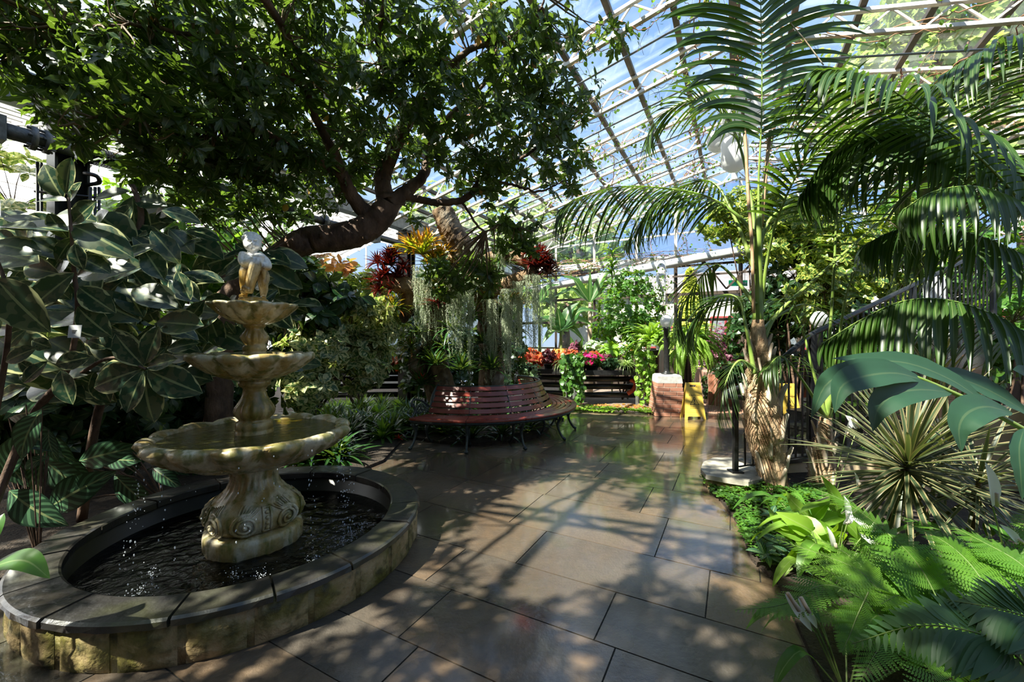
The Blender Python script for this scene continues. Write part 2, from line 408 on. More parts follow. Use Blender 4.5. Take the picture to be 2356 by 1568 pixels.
# herringbone-free red brick paving towards the door: rows of real bricks
g = Geo(); s0 = 0
for i in range(46):
    sA = 7.6 + i * 0.115
    for k in range(34):
        pA = -3.2 + k * 0.215 + (0.107 if i % 2 else 0)
        c = A(sA, pA)
        if c.y > 8.66 and c.x > 3.0 and c.x < 9:
            g.box(A(sA, pA, -0.018 + rf.uniform(-.002, .002)), A(0, 0.103), A(0.0535, 0), (0, 0, 0.022), rf.random(), 0, 0.004)
t = NT('red_paving_brick'); c = t.mix(t.rnd(), (0.30, 0.12, 0.075), (0.42, 0.24, 0.16)); c = t.mix(t.math('MULTIPLY', t.noise(9, 4), 0.6), c, (0.14, 0.10, 0.08))
M_pave = t.out(t.pbr(c, 0.6, 0, t.bump(t.noise(60, 3), 0.4, 0.004)))
struct(g.build('floor', [M_pave], smooth=False))
# planting beds
def bed(name, pts, z0, z1, m, dom=0.0):
    g = Geo(); g.prism(pts, z0, z1); return struct(g.build(name, [m], smooth=False))
GE = [(px, py) for px, py in [(1618, 1108), (1655, 1150), (1700, 1210), (1728, 1290), (1790, 1345), (1850, 1480), (1905, 1600)]]
EDGE = [G(*q).xy for q in GE]
rb = [tuple(v) for v in EDGE] + [(1.62, 1.0), (2.0, -0.6), (9, -0.6), (9, 4.9), (5.6, 4.5), (3.6, 4.95), (2.6, 4.75)]
bed('bed_soil', rb[::-1], -0.02, 0.03, M_soil)
cx, cyy = -0.62, 7.3
disc = [(cx + 1.25 * math.cos(a), cyy + 1.25 * math.sin(a)) for a in np.linspace(0, 2 * math.pi, 40)[:-1]]
bed('bed_soil', disc, -0.02, 0.04, M_soil)
bed('bed_soil', [(-1.9, 4.55), (-1.62, 5.2), (-1.66, 6.2), (-1.45, 6.7), (-1.7, 8.2), (-1.2, 8.9), (-1.3, 13), (-14, 13), (-14, 0.5), (-3.3, 0.5), (-3.2, 3.4), (-2.7, 4.2)], -0.02, 0.035, M_soil)
bed('bed_gravel', [(0.2, 9.15), (3.0, 8.85), (3.3, 9.0), (3.3, 13), (-1.2, 14.4), (-1.2, 8.9), (-.4, 8.9)], -0.02, 0.03, M_gravel)
# ================================================================ roof of the main bay
ZR = 6.05; PE = 6.74; ZE = ZR - .25 * PE; SEND = 13.2; SB = -5.6
def zr(p): return ZR - .25 * abs(p)
TS = [round(5.22 + 1.39 * k, 3) for k in range(-7, 6)]
g = Geo(); gb = Geo()
for sT in TS:
    for sd in (-1, 1):
        a, b = A(sT, 0, zr(0) - .05), A(sT, sd * PE, zr(PE) - .05)
        g.beam(a, b, .06, .055, bev=.008)
        g.beam(A(sT, 0, zr(0) - .34), A(sT, sd * (PE - .1), zr(PE) - .30), .06, .055, bev=.008)
        n = 12
        for i in range(n):
            p0 = PE * i / n; p1 = PE * (i + 1) / n; pm = (p0 + p1) / 2
            g.beam(A(sT, sd * p0, zr(p0) - .06), A(sT, sd * pm, zr(pm) - .33), .022, .022)
            g.beam(A(sT, sd * pm, zr(pm) - .33), A(sT, sd * p1, zr(p1) - .06), .022, .022)
        if sT > 3: gb.tube([A(sT + .35, sd * .3, zr(.3) - .42), A(sT + .35, sd * (PE - .2), zr(PE - .2) - .42)], .014, 6)
    g.box(A(sT, 0, ZR - .2), A(0, .07), A(.05, 0), (0, 0, .17), bev=.01)
struct(g.build('ceiling', [M_frame], smooth=False))
struct(gb.build('ceiling', [M_galv]))
g = Geo()
k = 0
for i in range(-9, 10):
    p = i * .7
    g.beam(A(SB, p, zr(p) + .0), A(SEND, p, zr(p) + .0), .075, .06, mi=0)
g.beam(A(SB, 0, ZR + .03), A(SEND, 0, ZR + .03), .14, .10)
struct(g.build('ceiling', [M_bar], smooth=False))
def pane(name, pts, m):
    g = Geo(); P = [Vector(p) for p in pts]; n = (P[1] - P[0]).cross(P[2] - P[0]).normalized() * .003
    g.add([tuple(p + n) for p in P] + [tuple(p - n) for p in P], [[0, 1, 2, 3], [7, 6, 5, 4], [0, 4, 5, 1], [1, 5, 6, 2], [2, 6, 7, 3], [3, 7, 4, 0]])
    return struct(g.build(name, [m], smooth=False))
pane('window_1', [A(SB, -PE, ZE + .04), A(SEND, -PE, ZE + .04), A(SEND, 0, ZR + .04), A(SB, 0, ZR + .04)], M_glass)
pane('window_2', [A(SB, 0, ZR + .04), A(SEND, 0, ZR + .04), A(SEND, PE, ZE + .04), A(SB, PE, ZE + .04)], M_glass)
# valley gutters on both sides and their columns
for sd, nm in ((-1, 'trim_1'), (1, 'trim_2')):
    g = Geo()
    q = sd * PE
    g.beam(A(SB, q, ZE - .12), A(SEND + .1, q, ZE - .12), .03, .30, bev=.004)
    g.beam(A(SB, q + .09 * sd, ZE - .26), A(SEND + .1, q + .09 * sd, ZE - .26), .2, .025)
    g.beam(A(SB, q - .03 * sd, ZE + .04), A(SEND + .1, q - .03 * sd, ZE + .04), .10, .03)
    struct(g.build(nm, [M_galv], smooth=False))
nc = 3
for sC in (-3.8, 1.76, 7.32, 12.9):
    for sd in (-1, 1):
        g = Geo(); c = A(sC, sd * (PE + .0), 0)
        g.box(A(sC, sd * PE, 2.02), A(0, .135), A(.02, 0), (0, 0, 2.05)); g.box(A(sC, sd * PE, 2.02), A(0, .02), A(.13, 0), (0, 0, 2.05))
        for dd in (-1, 1): g.box(A(sC + dd * .13, sd * PE, 2.02), A(0, .135), A(.012, 0), (0, 0, 2.05))
        g.box(A(sC, sd * PE, 4.0), A(0, .17), A(.17, 0), (0, 0, .015))
        struct(g.build('trim_%d' % nc, [M_black], smooth=False)); nc += 1
# whitewashed neighbouring bay on the left
g = Geo(); PL = -PE - 13.0; PM = -PE - 6.5
def z2(p): return ZE + .25 * (6.5 - abs(p - PM))
for sT in TS:
    for a, b in ((-PE, PM), (PM, PL)):
        g.beam(A(sT, a, z2(a) - .05), A(sT, b, z2(b) - .05), .06, .055)
        g.beam(A(sT, a, z2(a) - .34), A(sT, b, z2(b) - .34), .055, .05)
        for i in range(10):
            p0 = a + (b - a) * i / 10; p1 = a + (b - a) * (i + 1) / 10; pm = (p0 + p1) / 2
            g.beam(A(sT, p0, z2(p0) - .06), A(sT, pm, z2(pm) - .33), .025, .025); g.beam(A(sT, pm, z2(pm) - .33), A(sT, p1, z2(p1) - .06), .025, .025)
for i in range(20):
    p = -PE - i * .684; g.beam(A(SB, p, z2(p)), A(SEND, p, z2(p)), .06, .05)
struct(g.build('ceiling', [M_frame], smooth=False))
pane('window_3', [A(SB, PM, z2(PM) + .04), A(SEND, PM, z2(PM) + .04), A(SEND, -PE, ZE + .04), A(SB, -PE, ZE + .04)], M_frost)
pane('window_4', [A(SB, PL, z2(PL) + .04), A(SEND, PL, z2(PL) + .04), A(SEND, PM, z2(PM) + .04), A(SB, PM, z2(PM) + .04)], M_frost)
# left outer wall and far wall of that bay
g = Geo()
for k in range(15): g.beam(A(SB + k * 1.35, PL, .5), A(SB + k * 1.35, PL, ZE), .06, .06)
for z in (.9, 2.2, 3.4): g.beam(A(SB, PL, z), A(SEND, PL, z), .06, .06)
g.beam(A(SB, PL, .4), A(SEND, PL, .4), .12, .8)
struct(g.build('wall_left', [M_frame], smooth=False))
pane('window_5', [A(SB, PL, .8), A(SEND, PL, .8), A(SEND, PL, ZE), A(SB, PL, ZE)], M_frost)
g = Geo()
for k in range(11): p = PL + k * 1.3; g.beam(A(SEND, p, 0), A(SEND, p, z2(min(p, -PE))), .06, .06)
for z in (1.0, 2.5, ZE): g.beam(A(SEND, PL, z), A(SEND, -PE, z), .06, .06)
struct(g.build('wall_far', [M_frame], smooth=False))
pane('window_6', [A(SEND, PL, .2), A(SEND, -PE, .2), A(SEND, -PE, ZE), A(SEND, PL, ZE)], M_frost)
# ================================================================ far gable wall of the main bay
DOOR = (-1.55, .15)
g = Geo(); gw = Geo(); gd = Geo()
ps = [-6.74, -5.4, -4.05, -2.7, -1.55, .15, 1.5, 2.85, 4.2, 5.5, 6.74]
for p in ps:
    gb2 = gd
    gb2.beam(A(SEND, p, 0), A(SEND, p, 3.9), .07, .10)
    g.beam(A(SEND, p, 3.9), A(SEND, p, zr(p)), .06, .07)
for i in range(11):
    p = -6.74 + i * 1.348
for z in (2.12, 2.88): gd.beam(A(SEND, -PE, z), A(SEND, PE, z), .06, .08)
gd.beam(A(SEND, -PE, 3.72), A(SEND, PE, 3.72), .05, .06)
for (a, b) in ((-PE, DOOR[0]), (DOOR[1], PE)):
    gd.beam(A(SEND, a, .55), A(SEND, b, .55), .06, 1.1); gd.beam(A(SEND - .02, a, 1.25), A(SEND - .02, b, 1.25), .10, .05)
# dark triangulated bracing seen above the door
for p0 in (-1.5, -.2, 1.1, 2.4): gd.beam(A(SEND - .3, p0, 2.95), A(SEND - .3, p0 + .75, 3.75), .05, .05); gd.beam(A(SEND - .3, p0 + .75, 3.75), A(SEND - .3, p0 + 1.3, 2.95), .04, .04)
gd.beam(A(SEND - .3, -1.6, 3.38), A(SEND - .3, 5, 3.38), .05, .05)
struct(gd.build('wall_back', [M_wood], smooth=False))
gw.beam(A(SEND - .06, -PE, 3.95), A(SEND - .06, PE, 3.95), .12, .2, bev=.01)
for z in (4.7, 5.35):
    q = (ZR - z) / .25; gw.beam(A(SEND, -q, z), A(SEND, q, z), .05, .05)
struct(gw.build('wall_back', [M_white], smooth=False)); struct(g.build('wall_back', [M_frame], smooth=False))
pane('window_7', [A(SEND, -PE, 1.1), A(SEND, DOOR[0], 1.1), A(SEND, DOOR[0], 3.9), A(SEND, -PE, 3.9)], M_glass)
pane('window_8', [A(SEND, DOOR[1], 1.1), A(SEND, PE, 1.1), A(SEND, PE, 3.9), A(SEND, DOOR[1], 3.9)], M_glass)
g2 = Geo(); q = [A(SEND + .02, -PE, 3.95), A(SEND + .02, PE, 3.95), A(SEND + .02, PE, ZE), A(SEND + .02, 0, ZR), A(SEND + .02, -PE, ZE)]
g2.add([tuple(v) for v in q] + [tuple(v + A(.006, 0)) for v in q], [[0, 1, 2, 3, 4], [9, 8, 7, 6, 5]] + [[i, 5 + i, 5 + (i + 1) % 5, (i + 1) % 5] for i in range(5)])
struct(g2.build('window_9', [glass_mat('gable_glass', tint=(0.86, 0.92, 1.0), dirt=0.35)], smooth=False))
# right side wall: low brick, glazing above
g = Geo()
for k in range(14): g.beam(A(SB + k * 1.39, PE, 0), A(SB + k * 1.39, PE, ZE), .06, .08)
for z in (2.2, 3.4): g.beam(A(SB, PE, z), A(SEND, PE, z), .06, .06)
struct(g.build('wall_right', [M_frame], smooth=False))
g = Geo(); g.beam(A(SB, PE, .45), A(SEND, PE, .45), .16, .9)
M_brickw = brick_mat('garden_brick', (0.34, 0.13, 0.075), (0.44, 0.20, 0.12), (0.40, 0.37, 0.33), 4.4, 1.0, 0.33, 0.04, 'obj')
struct(g.build('wall_right', [M_brickw], smooth=False))
pane('window_10', [A(SB, PE, .9), A(SEND, PE, .9), A(SEND, PE, ZE), A(SB, PE, ZE)], M_glass)
# half-glazed brown door folded back beside the opening
d = thing('garden_door', 'brown half-glazed timber door standing open at the far end of the brick path', 'door', tuple(A(SEND - .1, .2)))
d['kind'] = 'structure'; d.name = 'door_1'
ORG['door_1'] = ORG['garden_door']
g = Geo(); a0 = A(SEND - .1, .18, 0); dr = (A(-.85, .42)).normalized()
def dp_(x, z): v = a0 + dr * x; return (v.x, v.y, z)
for x in (.05, .85): g.beam(dp_(x, .02), dp_(x, 2.1), .05, .10)
for z in (.1, 1.02, 2.05): g.beam(dp_(0, z), dp_(.9, z), .05, .12)
g.beam(dp_(.1, .55), dp_(.8, .55), .025, .85)
g.build('door_leaf', [M_wood], d, smooth=False)
g = Geo(); g.beam(dp_(.1, 1.55), dp_(.8, 1.55), .006, .95); g.build('door_glass', [M_glass], d)
g = Geo(); g.tube([dp_(.85, 1.02), Vector(dp_(.85, 1.02)) + Vector((-.06, -.02, 0)), Vector(dp_(.75, 1.02)) + Vector((-.06, -.02, 0))], .011, 8); g.build('door_handle', [M_galv], d)
# unseen brick wall behind the visitor, added to block skylight from that end
g = Geo(); g.beam(A(SB - .1, -PE - 13, 3.2), A(SB - .1, PE, 3.2), .25, 6.4); struct(g.build('wall_front_blocker', [M_brickw], smooth=False))
# ================================================================ outdoors
g = Geo(); g.box((0, 45, -0.13), (70, 0, 0), (0, 45, 0), (0, 0, 0.04)); struct(g.build('ground', [mat('pale_yard', (0.36, 0.34, 0.30), (0.22, 0.27, 0.13), 0.9, 0, 1.5)]))
M_house = mat('cream_house_wall', (0.66, 0.62, 0.54), (0.56, 0.52, 0.44), 0.85, 0, 3, 0.2)
M_redw = mat('red_window_frame', (0.30, 0.04, 0.04), (0.22, 0.03, 0.03), 0.5)
M_pane = mat('dark_window', (0.10, 0.12, 0.14), (0.18, 0.2, 0.22), 0.1)
hs_ = thing('house', 'cream rendered house with red window frames outside the far glazing', 'building', tuple(A(24, 0)))
g = Geo(); g.beam(A(25.5, -9, 1.9), A(25.5, 13, 1.9), 3, 4.0); g.build('house_wall', [M_house], hs_, smooth=False)
g = Geo(); g.beam(A(25.5, -9.3, 4.0), A(25.5, 13.3, 4.0), 3.6, .12)
g.add([tuple(A(23.6, -9.4, 4.02)), tuple(A(23.6, 13.4, 4.02)), tuple(A(25.5, 13.4, 5.3)), tuple(A(25.5, -9.4, 5.3)), tuple(A(27.4, -9.4, 4.02)), tuple(A(27.4, 13.4, 4.02))],
      [[0, 1, 2, 3], [3, 2, 5, 4], [0, 3, 4], [1, 5, 2], [0, 4, 5, 1]])
g.build('house_roof', [mat('slate_roof', (0.20, 0.19, 0.20), (0.13, 0.12, 0.13), 0.7, 0, 4)], hs_, smooth=False)
for k in range(6):
    p = -7 + k * 3.3
    g = Geo()
    for zz in (1.1, 2.7): g.beam(A(23.95, p - .7, zz), A(23.95, p + .7, zz), .08, .09)
    for pp in (-.7, 0, .7): g.beam(A(23.95, p + pp, 1.1), A(23.95, p + pp, 2.7), .08, .08)
    wf = g.build('window_frame', [M_redw], hs_, smooth=False)
    g = Geo(); g.beam(A(23.98, p - .68, 1.9), A(23.98, p + .68, 1.9), .02, 1.55); g.build('window_pane', [M_pane], wf, smooth=False)
# ================================================================ fountain pool
PC = Vector((-1.92, 3.08, 0))
def mossy_stone():
    t = NT('mossy_wall_block'); n = t.noise(3.5, 5, rough=0.6); n2 = t.noise(14, 5)
    c = t.mix(t.rnd(), (0.28, 0.20, 0.10), (0.38, 0.28, 0.15)); c = t.mix(t.ramp(n, 0.42, 0.58), c, (0.12, 0.105, 0.018))
    c = t.mix(t.ramp(n2, 0.52, 0.72), c, (0.03, 0.027, 0.012))
    return t.out(t.pbr(c, 0.6, 0, t.bump(n2, 0.9, 0.03)))
pool = thing('fountain_pool', 'low round pool of mossy yellow stone blocks with slate coping', 'pool', tuple(PC))
g = Geo()
g.lathe([(1.03, .20), (1.03, 0), (1.165, 0), (1.165, .20), (1.03, .20)], PC, 72, cap=False)
for k in range(26):
    a0 = k / 26 * 6.2832 + .06; da = 6.2832 / 26 * .44
    r0, r1 = 1.12, 1.182; V = []; nx, nz = 9, 7
    rr = random.Random(k)
    for j in range(nz + 1):
        for i in range(nx + 1):
            u = i / nx * 2 - 1; v = j / nz; ed = max(abs(u), abs(v * 2 - 1)) ** 6
            q = r1 - .016 * ed + rr.uniform(-.006, .006) * (1 - ed) + .006 * math.sin(3 * u + k) * (1 - ed); a = a0 + u * da
            V.append((PC.x + q * math.cos(a), PC.y + q * math.sin(a), .0 + v * .195))
    Q = [(j * (nx + 1) + i, j * (nx + 1) + i + 1, (j + 1) * (nx + 1) + i + 1, (j + 1) * (nx + 1) + i) for j in range(nz) for i in range(nx)]
    g.add(V, np.array(Q), None, rr.random())
g.build('stone_wall', [mossy_stone()], pool)
M_slate = (lambda t: t.out(t.pbr(t.mix(t.ramp(t.noise(2.2, 5), .5, .68), t.mix(t.rnd(), (0.018, 0.017, 0.017), (0.040, 0.034, 0.028)), (0.034, 0.035, 0.014)), t.ramp(t.noise(2.0, 3), 0.2, 0.9), 0, t.bump(t.noise(16, 6), 0.7, 0.015), 0.5, Coat_Weight=0.5, Coat_Roughness=0.12)))(NT('wet_slate_coping'))
g = Geo(); rr = random.Random(5)
a = 0.2
while a < 6.2832 + .2 - .05:
    da = min(rr.uniform(.34, .52), 6.4832 - a)
    n = 8; ro, ri = 1.195 + rr.uniform(-.006, .006), .975
    dz = rr.uniform(-.004, .004); V = []
    for i in range(n + 1):
        t = a + .006 + (da - .012) * i / n
        for (r, z) in ((ri, .19), (ri, .238), (ri + .012, .246), (ro - .015, .246), (ro, .236), (ro + .004 * math.sin(t * 40), .205), (ro - .02, .195)):
            V.append((PC.x + r * math.cos(t), PC.y + r * math.sin(t), z + dz))
    m = 7; Fs = [[i * m + j, i * m + (j + 1) % m, (i + 1) * m + (j + 1) % m, (i + 1) * m + j][::-1] for i in range(n) for j in range(m)]
    Fs += [list(range(m)), [n * m + j for j in range(m)][::-1]]
    g.add(V, Fs, None, rr.random()); a += da
g.build('coping', [M_slate], pool, smooth=False)
g = Geo(); g.lathe([(1.02, .21), (.985, .20), (.985, .012), (.02, .008)], PC, 72, cap=False)
g.build('liner', [mat('black_pool_liner', (0.004, 0.004, 0.004), (0.010, 0.010, 0.008), 0.35, 0, 6)], pool)
def water_mat(name, col, deep, sc, st, tint=0.35):
    t = NT(name); b = t.bump(t.math('ADD', t.noise(sc, 4, dist=0.8), t.math('MULTIPLY', t.noise(sc * 3, 3), .4)), st, 0.06)
    p = t.pbr(t.mix(t.noise(3, 3), col, deep), 0.03, 0, b, 0.5)
    tr = t.n('BsdfTransparent'); tr.inputs[0].default_value = (*[min(1, 6 * c) for c in col], 1)
    return t.out(t.mixs(tint, p, tr.outputs[0]))
g = Geo(); rads = np.linspace(0.02, 0.984, 90)
SRC = [(.74 * math.cos(R(a)), .74 * math.sin(R(a))) for a in (-5, -110, 60, 150, -60)] + [(.62 * math.cos(R(-80)), .62 * math.sin(R(-80)))]
def ripple(t, r, z, i):
    x, y = r * math.cos(t), r * math.sin(t); h = 0
    for k, (a, b) in enumerate(SRC): d = math.hypot(x - a, y - b); h += .0022 * math.sin(95 * d + k * 1.7) * math.exp(-1.6 * d) + .0012 * math.sin(41 * d + k)
    return r, z + h * min(1, (.984 - r) * 20)
g.lathe([(r, .062) for r in rads[::-1]], PC, 220, fn=ripple, cap=False)
wtr = g.build('pool_water', [water_mat('dark_rippled_water', (0.002, 0.002, 0.0018), (0.001, 0.001, 0.001), 14, 0.22, 0.0)])
tag(wtr, 'dark rippling water inside the round stone pool', 'water', kind='stuff')
# ================================================================ tiered fountain
def fstone(name, hi, lo, st, zw=None):
    t = NT(name); o = t.obj()
    n1 = t.noise(11, 5, stretch=(1, 1, .28)); n2 = t.noise(26, 5)
    c = t.mix(t.ramp(n1, 0.40, 0.58), hi, lo); c = t.mix(t.math('MULTIPLY', t.ramp(t.noise(15, 5, stretch=(1, 1, .35)), .5, .62), .85), c, st)
    if zw:
        z = t.math('ADD', t.sep(o)[2], t.math('MULTIPLY', t.math('SUBTRACT', n1, .5), .25))
        c = t.mix(t.ramp(z, zw, zw + .04), c, (0.86, 0.84, 0.80))  # whiter above this height: dry unstained stone plus overexposed sun glare painted in
    c = t.mix(t.math('MULTIPLY', t.ramp(n2, .55, .75), .45), c, (0.10, 0.085, 0.03))
    return t.out(t.pbr(c, t.ramp(n2, .2, 1.2), 0, t.bump(n2, 0.45, 0.006), 0.5))
MF1 = fstone('aged_fountain_stone', (0.62, 0.55, 0.39), (0.38, 0.27, 0.10), (0.15, 0.145, 0.030))
MF2 = fstone('ochre_stained_stone', (0.42, 0.32, 0.15), (0.26, 0.165, 0.04), (0.11, 0.10, 0.015))
MF3 = fstone('white_and_ochre_statue', (0.56, 0.46, 0.28), (0.38, 0.23, 0.05), (0.14, 0.08, 0.02), zw=2.07)
ft = thing('tiered_fountain', 'three-tiered stone fountain with scalloped bowls, mossy and ochre-stained, standing in the pool', 'fountain', tuple(PC))
PH = R(-43)
# plinth
g = Geo()
g.lathe([(.30, .01), (.318, .02), (.322, .14), (.315, .17), (.29, .185), (.26, .19)], PC, 64, fn=lambda t, r, z, i: (r * (1 - .02 * math.cos(4 * (t - PH))), z))
g.build('plinth', [MF1], ft)
def pr(z, t):
    zs = [.185, .20, .24, .29, .34, .38, .42, .47, .53, .58, .62]; rv = [.24, .265, .30, .312, .30, .27, .222, .172, .148, .156, .17]
    r = np.interp(z, zs, rv); k = max(0, 1 - ((z - .31) / .14) ** 2)
    return r * (1 + .045 * k * math.cos(4 * (t - PH + R(45)))) + .006 * math.cos(24 * t) * max(0, min(1, (z - .40) / .05)) * (z < .57)
g = Geo(); g.lathe([(1, z) for z in np.linspace(.185, .62, 30)], PC, 96, fn=lambda t, r, z, i: (pr(z, t), z))
g.build('pedestal', [MF1], ft)
g = Geo()
def onp(a, z, off=.004): r = pr(z, a) + off; return (PC.x + r * math.cos(a), PC.y + r * math.sin(a), z)
for k in range(4):
    for sg in (-1, 1):
        ac = PH + k * math.pi / 2 + sg * R(25); zc = .275
        P = [];  rad = []
        for i in range(46):
            q = i / 45; tt = q * 2.3 * 2 * math.pi; rr_ = .078 * (1 - q) ** .8 + .006
            P.append(onp(ac - sg * math.cos(tt + 1.2) * rr_ / .31, zc + math.sin(tt + 1.2) * rr_, .006 + .010 * q)); rad.append(.013 * (1 - .45 * q))
        g.tube(P, rad, 7)
        g.ball(onp(ac, zc, .016), .016, 10, 6)
        for j in range(7):      # acanthus ribs fanning above each volute
            fa = sg * (.05 + .07 * j); P = []
            for i in range(9):
                q = i / 8; P.append(onp(ac + sg * R(9) - fa * (.4 + .6 * q) , .325 + .085 * q * (1 - .06 * j), .003 + .006 * math.sin(q * 3.1)))
            g.tube(P, np.linspace(.009, .003, 9), 5)
    ac = PH + k * math.pi / 2
    for sg in (-1, 1): g.tube([onp(ac + sg * .085, z, .004) for z in np.linspace(.21, .385, 10)], .008, 6)
    for z in (.24, .275, .31, .345): g.ball(onp(ac, z, .004), .014, 8, 6)
    for z in (.215, .375): g.tube([onp(ac + x, z, .004) for x in np.linspace(-.09, .09, 6)], .007, 6)
g.build('scroll_carving', [MF1], ft)
def bowl(name, prof, n, amp, zamp, m, flt=.02):
    gg = Geo(); tot = len(prof)
    ro = max(p[0] for p in prof)
    def fn(t, r, z, i):
        s_ = abs(math.sin(n * t / 2 + .4)); k = (r / ro) ** 2
        f = 1 + amp * (s_ ** .7 - .6) * k + flt * (s_ - .6) * (r > .3 * ro) * (i < tot * .45)
        return r * f, z + zamp * (s_ ** .7 - .6) * k * (i > 3)
    gg.lathe(prof, PC, n * 14, fn=fn)
    return gg.build(name, [m], ft)
bowl('lower_bowl', [(.16, .60), (.20, .615), (.32, .645), (.44, .685), (.54, .735), (.60, .785), (.615, .80), (.628, .815), (.645, .84), (.645, .865), (.625, .882), (.59, .882), (.56, .865), (.545, .835), (.48, .80), (.30, .775), (.1, .765), (.02, .765)], 14, .085, .020, MF1, .06)
M_bw = water_mat('olive_bowl_water', (0.13, 0.12, 0.03), (0.07, 0.07, 0.02), 16, 0.35, 0.35)
g = Geo(); g.lathe([(r, .856) for r in np.linspace(.567, .02, 14)], PC, 98, fn=lambda t, r, z, i: (r * (1 + .075 * (abs(math.sin(7 * t + .4)) ** .7 - .6) * (r / .645) ** 2), z), cap=False)
g.build('bowl_water', [M_bw], ft)
def bal(name, zs, m):
    gg = Geo()
    prof = zs
    r1 = max(r for r, z in prof)
    zm = [z for r, z in prof if r == r1][0]
    gg.lathe(prof, PC, 96, fn=lambda t, r, z, i: (r + .007 * math.cos(12 * t) * math.exp(-((z - zm) / (.05 * r1 / .12)) ** 2), z)); return gg.build(name, [m], ft)
bal('lower_column', [(.125, .775), (.125, .875), (.118, .885), (.122, .89), (.122, .935), (.112, .945), (.098, .955), (.105, .965), (.124, .99), (.130, 1.02), (.124, 1.05), (.104, 1.085), (.086, 1.12), (.076, 1.155), (.075, 1.18), (.082, 1.195), (.100, 1.205), (.106, 1.22), (.106, 1.245), (.09, 1.26)], MF2)
bowl('middle_bowl', [(.09, 1.245), (.13, 1.252), (.20, 1.275), (.28, 1.312), (.335, 1.352), (.365, 1.378), (.375, 1.388), (.392, 1.402), (.402, 1.42), (.40, 1.438), (.385, 1.447), (.355, 1.443), (.335, 1.42), (.25, 1.39), (.1, 1.375), (.02, 1.375)], 12, .09, .014, MF1, .08)
bal('upper_column', [(.078, 1.38), (.078, 1.455), (.072, 1.462), (.078, 1.468), (.078, 1.50), (.066, 1.51), (.074, 1.525), (.084, 1.545), (.088, 1.565), (.078, 1.59), (.064, 1.612), (.058, 1.63), (.066, 1.64), (.074, 1.648), (.074, 1.665), (.06, 1.675)], MF2)
bowl('top_bowl', [(.06, 1.655), (.10, 1.665), (.16, 1.69), (.215, 1.73), (.25, 1.765), (.265, 1.78), (.28, 1.79), (.288, 1.80), (.284, 1.812), (.27, 1.815), (.245, 1.80), (.15, 1.785), (.02, 1.78)], 12, .09, .010, MF1, .10)
# cherub: one continuous carved surface (voxel-merged)
g = Geo()
def c_(cx_, cy_, dep=0.0): return (PC.x + (cx_ - 600) * .000415 / 1.1, PC.y + dep, 1.805 + (1390 - cy_) * .000415)
def limb(P, r): g.tube(bez(P, 14), np.interp(np.linspace(0, 1, 14), np.linspace(0, 1, len(r)), r), 12)
def bl(cx_, cy_, dep, r, sq=(1, 1, 1)): g.ball(c_(cx_, cy_, dep), r, 20, 14, sq=sq)
for (a, b, d, r) in ((600, 1330, 0, .085), (470, 1300, -.03, .05), (730, 1320, .0, .05), (560, 1290, .04, .06), (650, 1350, -.05, .05)): bl(a, b, d, r, (1, .9, .45))
limb([c_(470, 700, 0), c_(450, 830, -.01), c_(430, 980, -.015), c_(425, 1090, -.005), c_(400, 1215, 0)], [.046, .048, .034, .032, .02])      # standing leg
limb([c_(400, 1220, .01), c_(385, 1245, -.035)], [.020, .018])
limb([c_(640, 700, .03), c_(720, 880, .03), c_(735, 1000, .02), c_(730, 1110, .03), c_(720, 1230, .03)], [.046, .046, .034, .030, .02])     # other leg
limb([c_(720, 1245, .03), c_(800, 1275, -.01)], [.020, .016])
limb([c_(555, 780, .01), c_(540, 660, .01), c_(530, 560, .005), c_(535, 480, 0)], [.062, .064, .058, .048])    # torso
bl(505, 600, -.02, .05, (1, .8, 1)); bl(520, 770, .03, .058, (1, 1, .9))
limb([c_(415, 490, -.005), c_(425, 590, -.03), c_(480, 655, -.045), c_(600, 640, -.07), c_(700, 600, -.075)], [.040, .036, .030, .026, .020])   # near arm
limb([c_(660, 500, .01), c_(800, 600, .01), c_(870, 710, -.01), c_(830, 700, -.05)], [.036, .032, .028, .022])   # far arm
limb([c_(560, 480, 0), c_(560, 400, -.005)], [.036, .030])
bl(570, 290, -.01, .060, (1.02, 1.02, 1.06)); bl(545, 265, .005, .062, (1, 1, .98)); bl(610, 345, -.03, .040, (1, .9, .9))
bl(662, 312, -.064, .0125, (1, 1, 1.1)); bl(655, 285, -.062, .008, (1, 1, 1.6)); bl(712, 345, -.040, .022); bl(590, 350, -.056, .024); bl(658, 352, -.060, .010, (1.6, 1, .55)); bl(658, 368, -.056, .010, (1.4, 1, .6)); bl(648, 398, -.046, .016)   # nose, cheeks, lips, chin
for (a, b, d) in ((612, 262, -.067), (700, 258, -.054)): bl(a, b, d, .012, (1.7, .8, .45)); bl(a, b + 32, d + .004, .009, (1.3, .8, .8))     # eyelids
bl(455, 330, -.005, .016, (.6, 1, 1.2))         # ear
for k in range(34):                             # curls
    a_ = k * 2.4; e_ = .30 + 1.15 * (k / 34)
    bl(545 + 140 * math.cos(a_) * math.cos(e_) * 1.05 - 10, 250 - 140 * math.sin(e_) , -.058 * math.sin(a_) * math.cos(e_) + .012, .019)
limb([c_(770, 560, -.055), c_(740, 700, -.07), c_(680, 850, -.065), c_(620, 1010, -.06), c_(560, 1180, -.05)], [.036, .042, .038, .033, .03])  # draped urn stand
bl(770, 545, -.055, .040, (1, 1, .6)); limb([c_(840, 640, -.03), c_(835, 800, -.03), c_(820, 930, -.02)], [.018, .016, .008])
for (a, b, r) in ((540, 1110, .024), (510, 1160, .022), (590, 1130, .022), (560, 1080, .016)): bl(a, b, -.075, r)
for k in range(5): limb([c_(690 + 14 * k, 585 + 12 * k, -.085), c_(745 + 10 * k, 590 + 14 * k, -.098)], [.010, .008])   # fingers on the urn
st = g.build('cherub_statue', [MF3], ft)
